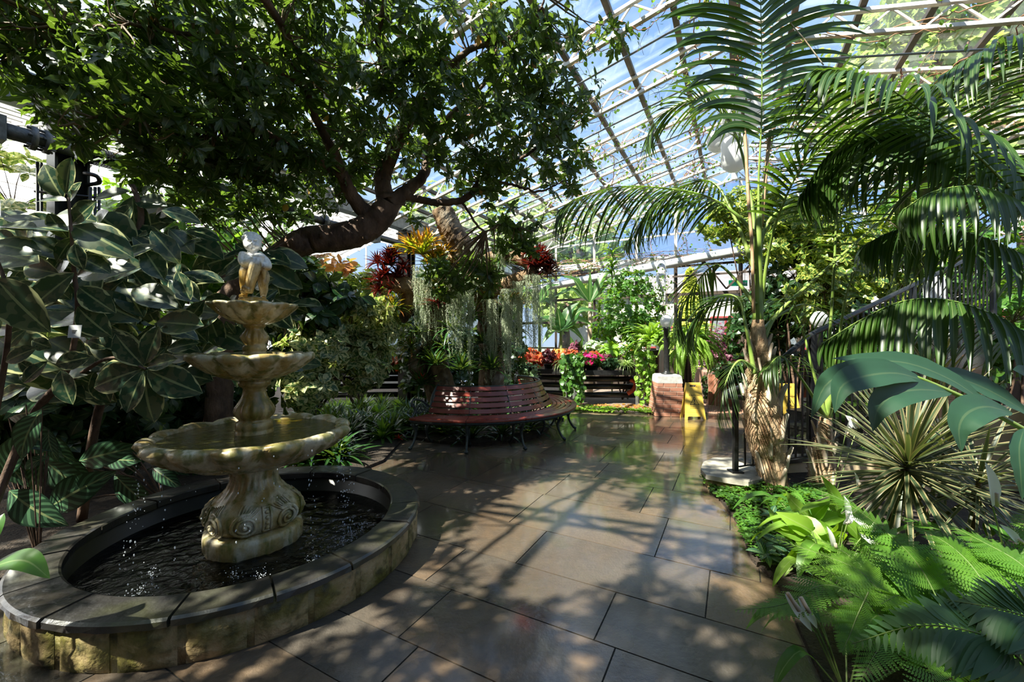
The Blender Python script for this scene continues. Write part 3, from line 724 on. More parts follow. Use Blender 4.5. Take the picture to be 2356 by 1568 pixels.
st['label'] = 'small white curly-haired child statue, ochre-stained below the arms'
rm = st.modifiers.new('merge', 'REMESH'); rm.mode = 'VOXEL'; rm.voxel_size = .0026; rm.use_smooth_shade = True
sm = st.modifiers.new('soften', 'SMOOTH'); sm.factor = .5; sm.iterations = 2
# ---- falling and splashing water
M_drop = (lambda t: t.out(t.mixs(.45, t.pbr((0.9, 0.94, 1.0), .05, 0, None, .9), t.n('BsdfTransparent').outputs[0])))(NT('water_drop'))
g = Geo(); rr = random.Random(3)
ang = R(-58)
for k in range(28):
    th = ang + rr.uniform(-2.9, 2.9) if k > 9 else [R(-8), R(-5), R(0), R(-2), R(-100), R(-118), R(-128), R(-30), R(5), R(-150)][k]
    R0 = .645 + rr.uniform(-.01, .02); n = rr.randint(10, 22) if k < 10 else rr.randint(2, 7)
    for i in range(n):
        z = .07 + (.82 - .07) * rr.random() ** .8; dr = R0 + .10 * (.84 - z) + rr.uniform(-.018, .018); a_ = th + rr.uniform(-.035, .035); s_ = rr.uniform(.002, .0046)
        g.ball((PC.x + dr * math.cos(a_), PC.y + dr * math.sin(a_), z), s_, 6, 4, sq=(1, 1, rr.uniform(1, 2.2)))
for k in range(9):
    th, r_ = [(R(-2), .74), (R(-8), .70), (R(-110), .72), (R(-125), .60), (R(-55), .62), (R(-70), .55), (R(10), .76), (R(-95), .85), (R(-30), .7)][k]
    for i in range(44):
        q = abs(rr.gauss(0, .045)); a_ = rr.uniform(0, 6.28); z = .066 + abs(rr.gauss(0, .032))
        g.ball((PC.x + r_ * math.cos(th) + q * math.cos(a_), PC.y + r_ * math.sin(th) + q * math.sin(a_), z), rr.uniform(.0013, .0036), 6, 4)
tag(g.build('water_drops', [M_drop]), 'drops of water falling from the fountain bowl and splashing in the pool', 'water drops', kind='stuff')
# ================================================================ round bench
BC = Vector((-0.62, 7.3, 0)); T0, T1 = R(-118), R(50)
def painted_wood():
    t = NT('wet_red_painted_wood'); c = t.mix(t.rnd(), (0.20, 0.028, 0.018), (0.27, 0.048, 0.028)); c = t.mix(t.math('MULTIPLY', t.noise(8, 4), .5), c, (0.15, 0.025, 0.018))
    return t.out(t.pbr(c, t.ramp(t.noise(4, 3), .1, 1.1), 0, t.bump(t.noise(30, 3), .1, .004), 0.5, Coat_Weight=0.35, Coat_Roughness=0.2))
M_red = painted_wood(); M_iron = mat('dark_green_cast_iron', (0.018, 0.028, 0.026), (0.05, 0.065, 0.060), 0.4, 0.2, 30, .4, .004)
bn = thing('round_bench', 'curved red slatted bench with green cast-iron legs circling the moss-hung epiphyte stump', 'bench', tuple(BC))
def arcslat(name, r0, z0, r1, z1, th, m, a0=T0, a1=T1, seg=6):
    gg = Geo()
    for s_ in range(seg):
        A0 = a0 + (a1 - a0) * s_ / seg + .0025; A1 = a0 + (a1 - a0) * (s_ + 1) / seg - .0025; n = 9; V = []
        d = Vector((r1 - r0, z1 - z0)).normalized(); nn = Vector((-d.y, d.x)) * th / 2
        sec = [(r0 - nn.x, z0 - nn.y), (r1 - nn.x, z1 - nn.y), (r1 + nn.x * .6 + 0, z1 + nn.y * .6), (r1 + nn.x - d.x * .006, z1 + nn.y - d.y * .006), (r0 + nn.x + d.x * .006, z0 + nn.y + d.y * .006), (r0 + nn.x * .6, z0 + nn.y * .6)]
        m_ = len(sec)
        for i in range(n + 1):
            t_ = A0 + (A1 - A0) * i / n
            for (r, z) in sec: V.append((BC.x + r * math.cos(t_), BC.y + r * math.sin(t_), z))
        Fs = [[i * m_ + j, i * m_ + (j + 1) % m_, (i + 1) * m_ + (j + 1) % m_, (i + 1) * m_ + j][::-1] for i in range(n) for j in range(m_)]
        Fs += [list(range(m_)), [n * m_ + j for j in range(m_)][::-1]]
        gg.add(V, Fs, None, random.random())
    return gg.build(name, m, bn, smooth=False)
for r0, r1 in ((1.33, 1.395), (1.41, 1.475), (1.49, 1.555), (1.57, 1.635), (1.65, 1.742)): arcslat('seat_slat', r0, .435 + .006 * (r0 > 1.6), r1, .435, .026, [M_red])
for k in range(5):
    z0 = .465 + k * .078; r0 = 1.315 - k * .046 - .012 * math.sin(k)
    arcslat('back_slat', r0, z0, r0 - .036, z0 + .056, .022, [M_red])
arcslat('seat_rim', 1.70, .385, 1.73, .415, .03, [M_iron]); arcslat('top_rail', 1.085, .838, 1.115, .842, .022, [M_iron])
for k in range(7):
    t_ = T0 + (T1 - T0) * k / 6; er = Vector((math.cos(t_), math.sin(t_), 0)); et = Vector((-er.y, er.x, 0))
    def P_(r, z, o=0.0): v = BC + er * r + et * o; return (v.x, v.y, z)
    for outer in (1, 0):
        gg = Geo()
        if outer:
            P = bez([P_(1.60, .40), P_(1.66, .36), P_(1.60, .24), P_(1.635, .12), P_(1.70, .03), P_(1.735, .022)], 16); gg.tube(P, np.interp(np.linspace(0, 1, 16), [0, .3, .6, 1], [.030, .026, .017, .024]), 8)
            gg.ball(P_(1.715, .025), .030, 10, 6, sq=(1, 1, .8)); gg.tube(bez([P_(1.62, .30), P_(1.54, .33), P_(1.50, .40)], 8), .013, 6); gg.tube(bez([P_(1.61, .2), P_(1.56, .27), P_(1.60, .33)], 8), .009, 6)
        else:
            P = bez([P_(1.36, .41), P_(1.32, .33), P_(1.37, .22), P_(1.33, .10), P_(1.27, .03), P_(1.235, .022)], 16); gg.tube(P, np.interp(np.linspace(0, 1, 16), [0, .3, .6, 1], [.028, .024, .016, .022]), 8)
            gg.ball(P_(1.25, .025), .028, 10, 6, sq=(1, 1, .8)); gg.tube(bez([P_(1.35, .28), P_(1.43, .33), P_(1.47, .40)], 8), .013, 6)
        gg.build('leg', [M_iron], bn)
    gg = Geo(); gg.beam(P_(1.31, .41), P_(1.72, .41), .028, .03); gg.tube(bez([P_(1.30, .42), P_(1.27, .5), P_(1.18, .68), P_(1.09, .835)], 12), .014, 6); gg.build('seat_bracket', [M_iron], bn)
for t_, nm in ((T0 - .012, 'arm_panel'), (T1 + .012, 'arm_panel')):
    er = Vector((math.cos(t_), math.sin(t_), 0))
    def P_(r, z): v = BC + er * r; return (v.x, v.y, z)
    gg = Geo(); gg.tube(bez([P_(1.07, .86), P_(1.14, .80), P_(1.22, .68), P_(1.27, .55), P_(1.36, .60), P_(1.47, .66), P_(1.60, .69), P_(1.66, .66), P_(1.655, .60), P_(1.62, .60)], 30), .015, 7)
    gg.tube(bez([P_(1.63, .64), P_(1.60, .52), P_(1.68, .43)], 10), .016, 7)
    for i in range(16):
        q = i / 15; r = 1.30 + .27 * q
        gg.tube([P_(r + .02 * math.cos(a) + .0, .525 + .03 * q + .055 * ((i % 3) - 1) * .8 + .02 * math.sin(a)) for a in np.linspace(0, 6.2832, 9)], .006, 5, caps=False)
    gg.tube(bez([P_(1.28, .46), P_(1.4, .52), P_(1.5, .47), P_(1.60, .55)], 12), .009, 6); gg.tube(bez([P_(1.29, .56), P_(1.40, .47), P_(1.52, .60), P_(1.6, .47)], 12), .009, 6)
    gg.build(nm, [M_iron], bn)
# ================================================================ brick pillar with globe lamp
pc = G(1534, 952); pil = thing('brick_pillar', 'tapered red brick pillar with concrete cap standing at the end of the flagstones', 'pillar', tuple(pc))
g = Geo(); M_br = (lambda t: t.out(t.pbr(t.mix(t.math('MULTIPLY', t.noise(14, 4), .5), t.mix(t.rnd(), (0.27, 0.075, 0.040), (0.36, 0.14, 0.08)), (0.42, 0.30, 0.23)), .8, 0, t.bump(t.noise(40, 3), .4, .005))))(NT('orange_pillar_brick'))
M_mort = mat('pale_mortar', (0.34, 0.31, 0.27), (0.26, 0.24, 0.21), .9)
nC = 8; hC = .083
ux, uy = A(0, 1).normalized(), A(1, 0).normalized(); ux = (Vector((1, 0, 0)) * .8 + ux * .2).normalized(); uy = Vector((-ux.y, ux.x, 0))
for k in range(nC):
    w_ = .305 - .0085 * k; z = k * hC + hC / 2
    for fx, fy in ((ux, uy), (uy, -ux), (-ux, -uy), (-uy, ux)):
        n_ = 3 if k % 2 else 2
        edges = np.linspace(-1, 1, 3) if k % 2 == 0 else np.array([-1, -.5, .5, 1])
        for a, b in zip(edges[:-1], edges[1:]):
            m_ = (a + b) / 2; hw = (b - a) / 2 * w_ - .005
            g.box(pc + fx * m_ * w_ - fy * (w_ - .045) + Vector((0, 0, z)), fx * hw, fy * .047, (0, 0, hC / 2 - .005), random.random(), 0, .004)
g.build('brickwork', [M_br], pil, smooth=False)
g = Geo()
V = [pc + ux * sx_ * w_ + uy * sy_ * w_ + Vector((0, 0, z)) for z, w_ in ((0, .30), (.664, .235)) for sx_, sy_ in ((-1, -1), (1, -1), (1, 1), (-1, 1))]
g.add([tuple(v) for v in V], [[3, 2, 1, 0], [4, 5, 6, 7], [0, 1, 5, 4], [1, 2, 6, 5], [2, 3, 7, 6], [3, 0, 4, 7]]); g.build('mortar_core', [M_mort], pil, smooth=False)
g = Geo(); V = [pc + ux * sx_ * w_ + uy * sy_ * w_ + Vector((0, 0, z)) for z, w_ in ((.664, .248), (.80, .232), (.83, .20)) for sx_, sy_ in ((-1, -1), (1, -1), (1, 1), (-1, 1))]
g.add([tuple(v) for v in V], [[3, 2, 1, 0], [8, 9, 10, 11]] + [[4 * i + j, 4 * i + (j + 1) % 4, 4 * i + 4 + (j + 1) % 4, 4 * i + 4 + j] for i in (0, 1) for j in range(4)])
g.build('cap', [mat('grey_concrete', (0.42, 0.41, 0.39), (0.30, 0.29, 0.28), .85, 0, 12, .4, .004)], pil, smooth=False)
M_globe = (lambda t: t.out(t.mixs(.4, t.pbr((0.86, 0.86, 0.86), .12), (lambda q: (q.inputs[0].__setattr__('default_value', (.9, .9, .9, 1)), q.outputs[0])[1])(t.n('BsdfTranslucent')))))(NT('opal_globe'))
def lamp(base, z0, ztop, rg, label):
    o = thing('globe_lamp', label, 'lamp', (base.x, base.y, z0), None)
    g = Geo(); c = (base.x, base.y, 0)
    g.lathe([(.11, z0), (.11, z0 + .02), (.075, z0 + .035), (.062, z0 + .06)] + [(.06, z) for z in (z0 + .1, ztop - .06)] + [(.075, ztop - .04), (.075, ztop), (.05, ztop)], c, 20); g.build('post', [M_black], o)
    g = Geo(); g.ball((c[0], c[1], ztop + rg * .9), rg, 28, 18); g.build('globe', [M_globe], o); return o
lamp(pc, .831, 1.80, .135, 'black lamp post with white globe standing on the brick pillar')
l2 = W(1884, 730, 7.0); lamp(l2, 0.04, l2.z - .14, .13, 'black lamp post with white globe half hidden behind the palm fronds')
# ================================================================ caution signs
M_yel = (lambda t: t.out(t.mixs(.15, t.pbr((0.80, 0.56, 0.10), .35), (lambda q: (q.inputs[0].__setattr__('default_value', (.95, .7, .1, 1)), q.outputs[0])[1])(t.n('BsdfTranslucent')))))(NT('yellow_plastic'))
M_ink = mat('black_print', (0.015, 0.012, 0.01), None, .5)
def text_geo(gg, s_, size, fr, w_=None):
    cu = bpy.data.curves.new('t', 'FONT'); cu.body = s_; cu.size = size; cu.align_x = 'CENTER'; cu.extrude = .0006
    to = bpy.data.objects.new('t', cu); me = bpy.data.meshes.new_from_object(to)
    o, ax, ay, az = fr
    k = 1.0
    if w_: xs = [v.co.x for v in me.vertices]; k = w_ / (max(xs) - min(xs))
    V = [tuple(o + ax * v.co.x * k + ay * v.co.y + az * v.co.z) for v in me.vertices]
    gg.add(V, [list(p.vertices) for p in me.polygons]); bpy.data.objects.remove(to); bpy.data.curves.remove(cu); bpy.data.meshes.remove(me)
def sign(pos, yaw, label):
    o = thing('caution_sign', label, 'sign', tuple(pos), None)
    ax = Vector((math.cos(yaw), math.sin(yaw), 0)); ny = Vector((math.sin(yaw), -math.cos(yaw), 0))   # ny towards the viewer
    Hs = .70; sp = .13
    for sd in (1, -1):
        top = pos + Vector((0, 0, Hs)) + ny * .012 * sd; bot = pos + ny * sp * sd
        up = (top - bot).normalized(); L = (top - bot).length; az = ax.cross(up) * sd
        axx = ax * sd; az = axx.cross(up)
        fr = (bot, axx, up, az)
        g = Geo()
        def hw(y): return .192 - .062 * y / L
        t0, t1 = .0, .008
        ys = .06
        # feet, body, handle slot
        g.prism([(-hw(0), 0), (-hw(0) + .045, 0), (-hw(0) + .05, .05), (-hw(ys) + .07, ys), (-hw(ys), ys)], t0, t1, fr=fr)
        g.prism([(hw(0) - .045, 0), (hw(0), 0), (hw(ys), ys), (hw(ys) - .07, ys), (hw(0) - .05, .05)], t0, t1, fr=fr)
        yh = L - .085; yt = L - .045
        g.prism([(-hw(ys), ys), (hw(ys), ys), (hw(yh), yh), (-hw(yh), yh)], t0, t1, fr=fr)
        g.prism([(-hw(yh), yh), (-.07, yh), (-.07, yt), (-hw(yt), yt)], t0, t1, fr=fr); g.prism([(.07, yh), (hw(yh), yh), (hw(yt), yt), (.07, yt)], t0, t1, fr=fr)
        g.prism([(-hw(yt), yt), (hw(yt), yt), (hw(L) - .004, L), (-hw(L) + .004, L)], t0, t1, fr=fr)
        g.prism([(-hw(.14) + .012, .14), (hw(.14) - .012, .14), (hw(.56) - .012, .56), (-hw(.56) + .012, .56)], t1, t1 + .002, fr=fr)
        for sg in (-1, 1):
            g.prism([(sg * hw(0) - .006, 0), (sg * hw(0) + .006, 0), (sg * hw(L) + .006, L), (sg * hw(L) - .006, L)], -.012, t1 + .003, fr=fr)
        pn = g.build('panel', [M_yel], o, smooth=False)
        g = Geo(); fo = (bot + az * .0125, axx, up, az)
        def at(x, y): return (fo[0] + axx * x + up * y, axx, up, az)
        text_geo(g, 'CAUTION', .036, at(0, .455), .195); text_geo(g, 'CLEANING', .026, at(0, .245), .17); text_geo(g, 'IN PROGRESS', .020, at(0, .215), .17)
        a_, b_, c2 = (-.085, .285), (.085, .285), (0, .435)
        for p, q in ((a_, b_), (b_, c2), (c2, a_)):
            P0 = fo[0] + axx * p[0] + up * p[1]; P1 = fo[0] + axx * q[0] + up * q[1]; g.beam(P0, P1, .009, .0012, up=az)
        g.prism([(-.006, .345), (0, .325), (.006, .345), (.011, .375), (.008, .395), (0, .40), (-.008, .395), (-.011, .375)], 0, .001, fr=fo)
        g.prism([(.012 * math.cos(t), .308 + .012 * math.sin(t)) for t in np.linspace(0, 6.28, 13)[:-1]], 0, .001, fr=fo)
        g.build('printed_warning', [M_ink], pn, smooth=False)
    return o
sign(G(1594, 962), R(-3), 'yellow caution sign standing on bricks beside the brick pillar')
sign(G(1811, 966), R(3), 'yellow caution sign seen through the stair railing behind the palm trunk')
# ================================================================ stair railing and retaining walls
n1 = G(1692, 1085, .15); n2 = W(1862, 1058, 4.8); n2.z = .15
dS = (n2 - n1); dS.z = 0; dS.normalize()
def rail(t): # point at distance t along the plan line, top-rail height
    return n1.x + dS.x * t, n1.y + dS.y * t
def rz(t): return np.interp(t, [-.3, 0, .35, 1.2, 6], [.98, 1.0, 1.12, 1.60, 3.15])
rl = thing('stair_railing', 'black iron stair railing with curled handrail end beside the palm trunks', 'railing', (n1.x, n1.y, .1))
g = Geo()
ts = list(np.linspace(.0, 5.6, 24)); P = [(rail(t)[0], rail(t)[1], rz(t)) for t in ts]
curl = [(n1.x + .10, n1.y - .10, .955), (n1.x + .03, n1.y - .13, .95), (n1.x - .08, n1.y - .10, .955), (n1.x - .11, n1.y - .02, .97), (n1.x - .06, n1.y + .04, .99)]
g.tube(bez([Vector(p) for p in curl] + [Vector(p) for p in P[1:4]], 26), .026, 10, flat=1.0); g.tube(bez([Vector(p) for p in P[3:]], 30), .03, 10)
g.build('handrail', [M_black], rl)
sp_ = .115
for k in range(46):
    t = .14 + k * sp_; x, y = rail(t); g = Geo()
    zb = np.interp(t, [0, 1.2, 5.6], [.17, .17, 1.75]) + .03
    g.beam((x, y, zb), (x, y, rz(t) - .01), .016, .016, up=(0, 1, 0)); g.build('baluster', [M_black], rl, smooth=False)
for t, w_ in ((0, .048), (1.22, .075), (3.3, .06), (5.5, .06)):
    x, y = rail(t); g = Geo(); zb = np.interp(t, [0, 1.2, 5.6], [.15, .15, 1.6]); g.beam((x, y, zb), (x, y, rz(t) - (.0 if t else .04)), w_, w_, up=(0, 1, 0), bev=.004); g.box((x, y, zb + .008), (.06, 0, 0), (0, .06, 0), (0, 0, .008)); g.build('newel_post', [M_black], rl, smooth=False)
g = Geo(); 
for a, b in ((.05, 1.2), (1.2, 5.5)):
    g.beam((*rail(a), np.interp(a, [0, 1.2, 5.6], [.2, .2, 1.78])), (*rail(b), np.interp(b, [0, 1.2, 5.6], [.2, .2, 1.78])), .02, .012)
g.build('bottom_rail', [M_black], rl, smooth=False)
# steps climbing away behind the railing
g = Geo(); perp = Vector((-dS.y, dS.x, 0))
for k in range(12):
    t = 1.75 + k * .34; x, y = rail(t + .17); zt = .155 * (k + 1)
    g.box(Vector((x, y, zt / 2)) + perp * .62, dS * .17, perp * .50, (0, 0, zt / 2)); g.box(Vector((x, y, zt)) + perp * .62 - dS * .01, dS * .18, perp * .50, (0, 0, .02))
tag(g.build('stone_steps', [M_slate], smooth=False), 'grey stone steps climbing behind the black railing', 'steps')
# curved stone coping at the foot of the newel and cream retaining wall
g = Geo(); sc_ = G(1672, 1078, .12)
pts = [G(1612, 1078, .15), G(1625, 1092, .15), G(1680, 1102, .15), G(1722, 1108, .15), G(1765, 1098, .15), G(1790, 1082, .15), G(1775, 1062, .15), G(1700, 1052, .15), G(1640, 1052, .15), G(1618, 1062, .15)]
cs = thing('stone_coping', 'pale riven stone slab at the foot of the stair newel', 'stone slab', (sc_.x, sc_.y, 0))
g.prism([(p.x, p.y) for p in pts][::1], .105, .15); g.build('slab', [mat('pale_riven_stone', (0.46, 0.42, 0.35), (0.24, 0.22, 0.19), .7, 0, 6, .6, .01)], cs, smooth=False)
cc = sum((Vector((p.x, p.y, 0)) for p in pts), Vector()) / len(pts)
g = Geo(); g.prism([((p.x - cc.x) * .93 + cc.x, (p.y - cc.y) * .93 + cc.y) for p in pts], 0, .105); g.build('rubble_base', [mossy_stone()], cs, smooth=False)
def wallseg(pts, z0s, z1s, th, m, name, mc=None, label=None, cat=None):
    o = thing(name, label, cat, (pts[0][0], pts[0][1], 0))
    P = bez([Vector((p[0], p[1], 0)) for p in pts], 24); T = np.gradient(P, axis=0); T /= np.linalg.norm(T, axis=1, keepdims=True); N_ = np.stack([-T[:, 1], T[:, 0], T[:, 2] * 0], 1) * th / 2
    n = len(P); za = np.interp(np.linspace(0, 1, n), np.linspace(0, 1, len(z0s)), z0s); zb = np.interp(np.linspace(0, 1, n), np.linspace(0, 1, len(z1s)), z1s)
    def strip(g, lo, hi, k):
        V = []
        for i in range(n):
            for sgn, z in ((-1, lo[i]), (1, lo[i]), (1, hi[i]), (-1, hi[i])): v = P[i] + N_[i] * sgn * k; V.append((v[0], v[1], z))
        Fs = [[i * 4 + j, i * 4 + (j + 1) % 4, i * 4 + 4 + (j + 1) % 4, i * 4 + 4 + j][::-1] for i in range(n - 1) for j in range(4)] + [[0, 1, 2, 3], [(n - 1) * 4 + j for j in (3, 2, 1, 0)]]
        g.add(V, Fs)
    g = Geo(); strip(g, za, zb, 1); g.build('wall_body', [m], o, smooth=False)
    if mc: g = Geo(); strip(g, zb, zb + .04, 1.25); g.build('wall_coping', [mc], o, smooth=False)
    return o
wallseg([(2.62, 4.66), (3.3, 4.80), (4.3, 4.9)], [0, 0], [.13, .16], .16, M_cream, 'retaining_wall', M_slate, 'low cream rendered kerb wall under the stair railing', 'wall')
wallseg([(4.35, 4.72), (4.9, 4.38), (5.6, 4.05), (6.8, 3.9)], [0, 0], [.45, .80, .95, 1.0], .2, M_cream, 'retaining_wall', None, 'curved cream rendered wall behind the spiky plants at right edge', 'wall')
# ================================================================ heating pipes, duct, pendants, white column
hp = thing('heating_pipe', 'black finned heating pipe hanging below the left gutter beam', 'pipe', tuple(A(1, -6.5, 3.7)))
zp = 3.68; pp = -6.55
g = Geo(); g.tube([A(-4, pp, zp), A(12.6, pp, zp)], .062, 14); g.build('pipe', [M_black], hp)
for a, b in ((-1.5, 1.12), (1.9, 4.7)):
    g = Geo(); n = int((b - a) / .024); c_an = np.arange(16) / 16 * 6.2832
    for i in range(n):
        c = A(a + i * .024, pp, zp); e1 = A(0, 1); ring = []
        for dd in (0, .006): ring += [tuple(c + A(dd, 0) + e1 * (.105 * math.cos(t)) + Vector((0, 0, .105 * math.sin(t)))) for t in c_an]
        g.add(ring, [list(range(16)), list(range(16, 32))[::-1]] + [[j, 16 + j, 16 + (j + 1) % 16, (j + 1) % 16] for j in range(16)])
    g.build('fin_coil', [M_black], hp, smooth=False)
M_cast = mat('grey_cast_iron', (0.12, 0.12, 0.12), (0.2, 0.2, 0.2), .5, .4, 20, .4)
for s_ in (1.42, 1.52, 4.95):
    g = Geo(); g.tube([A(s_, pp, zp), A(s_ + .045, pp, zp)], .125, 18)
    for k in range(6): a_ = k * 1.047; g.tube([A(s_ - .03, pp, zp) + A(0, 1) * .1 * math.cos(a_) + Vector((0, 0, .1 * math.sin(a_))), A(s_ + .08, pp, zp) + A(0, 1) * .1 * math.cos(a_) + Vector((0, 0, .1 * math.sin(a_)))], .014, 6)
    g.build('flange', [M_cast], hp)
g = Geo(); g.tube([A(1.14, pp, zp), A(1.88, pp, zp)], .078, 16); g.build('sleeve', [M_cast], hp)
for s_ in (1.2, 6.2, 9.5):
    g = Geo(); g.tube([A(s_, pp, zp + .1), A(s_, pp, ZE - .2)], .009, 6); g.box(A(s_, pp, zp), A(0, .085), A(.05, 0), (0, 0, .125)); g.build('hanger', [M_cast], hp, smooth=False)
g = Geo(); hp2 = tag(None or g.tube([A(2.2, -6.5, zp - .02), A(12.4, -6.5, zp - .02)], .001, 3).build('pipe_wire', [M_black]), 'thin dark wire running along the finned heating pipe', 'wire')
bpy.data.objects.remove(hp2)
dk = [W(1215, 668, 14.3), W(1380, 636, 13.2), W(1520, 610, 12.2), W(1720, 574, 11.2), W(1900, 556, 10.4)]
g = Geo(); g.tube(bez(dk, 24), .125, 16); tag(g.build('air_duct', [M_white]), 'thick white duct crossing below the far gable beam', 'duct')
wc = W(1521, 640, 11.6); g = Geo(); g.tube([(wc.x, wc.y, 0), (wc.x, wc.y, 3.75)], .125, 20)
col_ = thing('steel_column', 'round white steel column behind the globe lamp', 'column', (wc.x, wc.y, 0)); g.build('shaft', [M_white], col_)
g = Geo(); text_geo(g, 'CC', .17, (Vector((wc.x + .0, wc.y - .128, 1.99)), Vector((1, 0, 0)), Vector((0, 0, 1)), Vector((0, -1, 0)))); g.build('lettering', [M_ink], col_)
for (px, py, Y, r_, h_, lb) in ((1690, 395, 6.6, .20, .55, 'lowest white frosted hanging lantern near the far gable'), (1708, 300, 7.4, .34, .62, 'largest white frosted hanging lantern, behind the upright palm frond'), (1652, 350, 7.6, .19, .36, 'small white frosted hanging lantern left of the palm stem')):
    b = W(px, py, Y); o = thing('hanging_lantern', lb, 'lantern', tuple(b))
    g = Geo(); g.lathe([(.02, 0), (r_ * .5, .02), (r_ * .85, .08), (r_, .18), (r_, h_ * .8), (r_ * .9, h_ * .93), (r_ * .5, h_), (.02, h_)], b, 28); g.build('shade', [M_globe], o)
    g = Geo(); p_ = abs(b.x * CS - b.y * SN); g.tube([b + Vector((0, 0, h_)), Vector((b.x, b.y, zr(p_)))], .006, 6); g.build('cord', [M_black], o)
# far door surroundings: brick planter wall on the right, blue notice, green exit sign
g = Geo(); 
b0 = W(1640, 900, 9.6)
g.beam((4.75, 9.7, .36), (8.2, 9.0, .36), .3, .72); g.beam((4.75, 9.7, .36), (5.6, 12.4, .36), .25, .72)
tag(g.build('brick_planter', [M_brickw], smooth=False), 'low brick planter wall filled with dark begonias beside the far door', 'planter')
c = W(1577, 786, 11.9); g = Geo(); o = thing('notice_board', 'blue and white notice board outside the far doorway', 'sign', (c.x, c.y, 0))
g.box(c + Vector((0, 0, -.02)), (.24, 0, 0), (0, .015, 0), (0, 0, .24)); g.build('board', [mat('cyan_blue_print', (0.03, 0.34, 0.62), (0.30, 0.62, 0.80), .4, 0, 9, lo=.55, hi=.62)], o, smooth=False)
g = Geo(); g.box(c + Vector((0, 0, -.36)), (.24, 0, 0), (0, .014, 0), (0, 0, .10)); g.build('lower_panel', [M_white], o, smooth=False)
g = Geo()
for sg in (-1, 1): g.beam((c.x + sg * .2, c.y + .03, 0), (c.x + sg * .2, c.y + .03, c.z + .2), .04, .04)
g.build('leg', [M_galv], o, smooth=False)
c = W(1698, 651, 12.3); g = Geo(); o = thing('exit_sign', 'green exit sign hanging above the far doorway', 'sign', tuple(c))
g.box(c, (.27, 0, 0), (0, .02, 0), (0, 0, .085)); g.build('panel', [mat('exit_green', (0.0, 0.30, 0.12), None, .4)], o, smooth=False)
g = Geo(); g.ball(c + Vector((-.02, -.022, .035)), .014, 8, 6, sq=(1, .1, 1)); g.beam(c + Vector((-.02, -.022, .02)), c + Vector((.0, -.022, -.02)), .018, .002, up=(0, 1, 0))
for q in ((-.05, -.05), (.04, -.055), (-.06, .0), (.05, -.0)): g.beam(c + Vector((-.0, -.022, -.01 if q[1] < -.01 else .01)), c + Vector((q[0], -.022, q[1])), .012, .002, up=(0, 1, 0))
g.beam(c + Vector((.09, -.022, 0)), c + Vector((.2, -.022, 0)), .016, .002, up=(0, 1, 0)); g.prism([(.2, -.03), (.24, 0), (.2, .03)], 0, .002, fr=(c + Vector((0, -.022, 0)), Vector((1, 0, 0)), Vector((0, 0, 1)), Vector((0, -1, 0))))
g.build('running_figure', [M_white], o, smooth=False)
g = Geo()
for sg in (-1, 1): g.tube([c + Vector((sg * .2, 0, .08)), c + Vector((sg * .2, 0, .45))], .006, 5)
g.build('hanger', [M_galv], o)
# planting benches
def staging(name, pts, label):
    P = [Vector((x, y, 0)) for x, y in pts]
    o = thing(name, label, 'planter bench', tuple(P[0]))
    for i in range(len(P) - 1):
        a, b = P[i], P[i + 1]; d_ = (b - a).normalized(); nb = Vector((-d_.y, d_.x, 0))
        g = Geo(); g.beam(a + Vector((0, 0, .78)), b + Vector((0, 0, .78)), .03, .11); g.build('fascia_board', [M_black], o, smooth=False)
        g = Geo(); m_ = (a + b) / 2 + nb * .55; g.box(m_ + Vector((0, 0, .74)), (b - a) / 2, nb * .54, (0, 0, .02)); g.build('bench_top', [M_black], o, smooth=False)
        for q in (.04, .96):
            g = Geo(); c_2 = a + (b - a) * q + nb * .08; g.beam(c_2, c_2 + Vector((0, 0, .73)), .05, .05, up=(0, 1, 0)); c_2 += nb * .9; g.beam(c_2, c_2 + Vector((0, 0, .73)), .05, .05, up=(0, 1, 0)); g.build('leg', [M_galv], o, smooth=False)
        for zz in (.22, .42, .60):
            g = Geo(); g.tube([a + nb * .35 + Vector((0, 0, zz)), b + nb * .35 + Vector((0, 0, zz))], .065, 12); g.build('heating_tube', [M_black], o)
    return o
staging('staging_bench', [(0.50, 10.0), (1.30, 9.85)], 'black staging bench of red caladiums, left of the trailing pothos')
staging('staging_bench', [(1.38, 9.55), (2.96, 9.50)], 'black curved staging bench of pot plants left of the brick pillar')
staging('staging_bench', [(-5.2, 9.4), (-1.9, 9.7)], 'black staging bench behind the hanging moss, left of the stump')
g = Geo(); g.tube(bez([W(1450, 872, 9.75), W(1462, 880, 9.75), W(1458, 895, 9.75), W(1444, 905, 9.75)], 10), .05, 10); tag(g.build('pipe_bend', [mat('red_pipe', (.45, .07, .03), None, .5)]), 'curved red pipe under the staging bench beside its steel leg', 'pipe')
# white sculpture behind the rail
sc = W(2150, 870, 6.8); g = Geo(); o = thing('draped_sculpture', 'white draped sculpture standing behind the stair railing', 'sculpture', (sc.x, sc.y, 0))
hgt = 1.55 + .155 * 6.8
g.lathe([(.2, 0), (.26, .3), (.24, .9), (.2, 1.4), (.23, 1.8), (.20, 2.1), (.12, 2.25), (.13, 2.4), (.11, hgt - .05), (.02, hgt)], (sc.x, sc.y, 0), 40, fn=lambda t, r, z, i: (r * (1 + .10 * math.sin(7 * t + z * 1.4)), z)); g.build('body', [M_white], o)
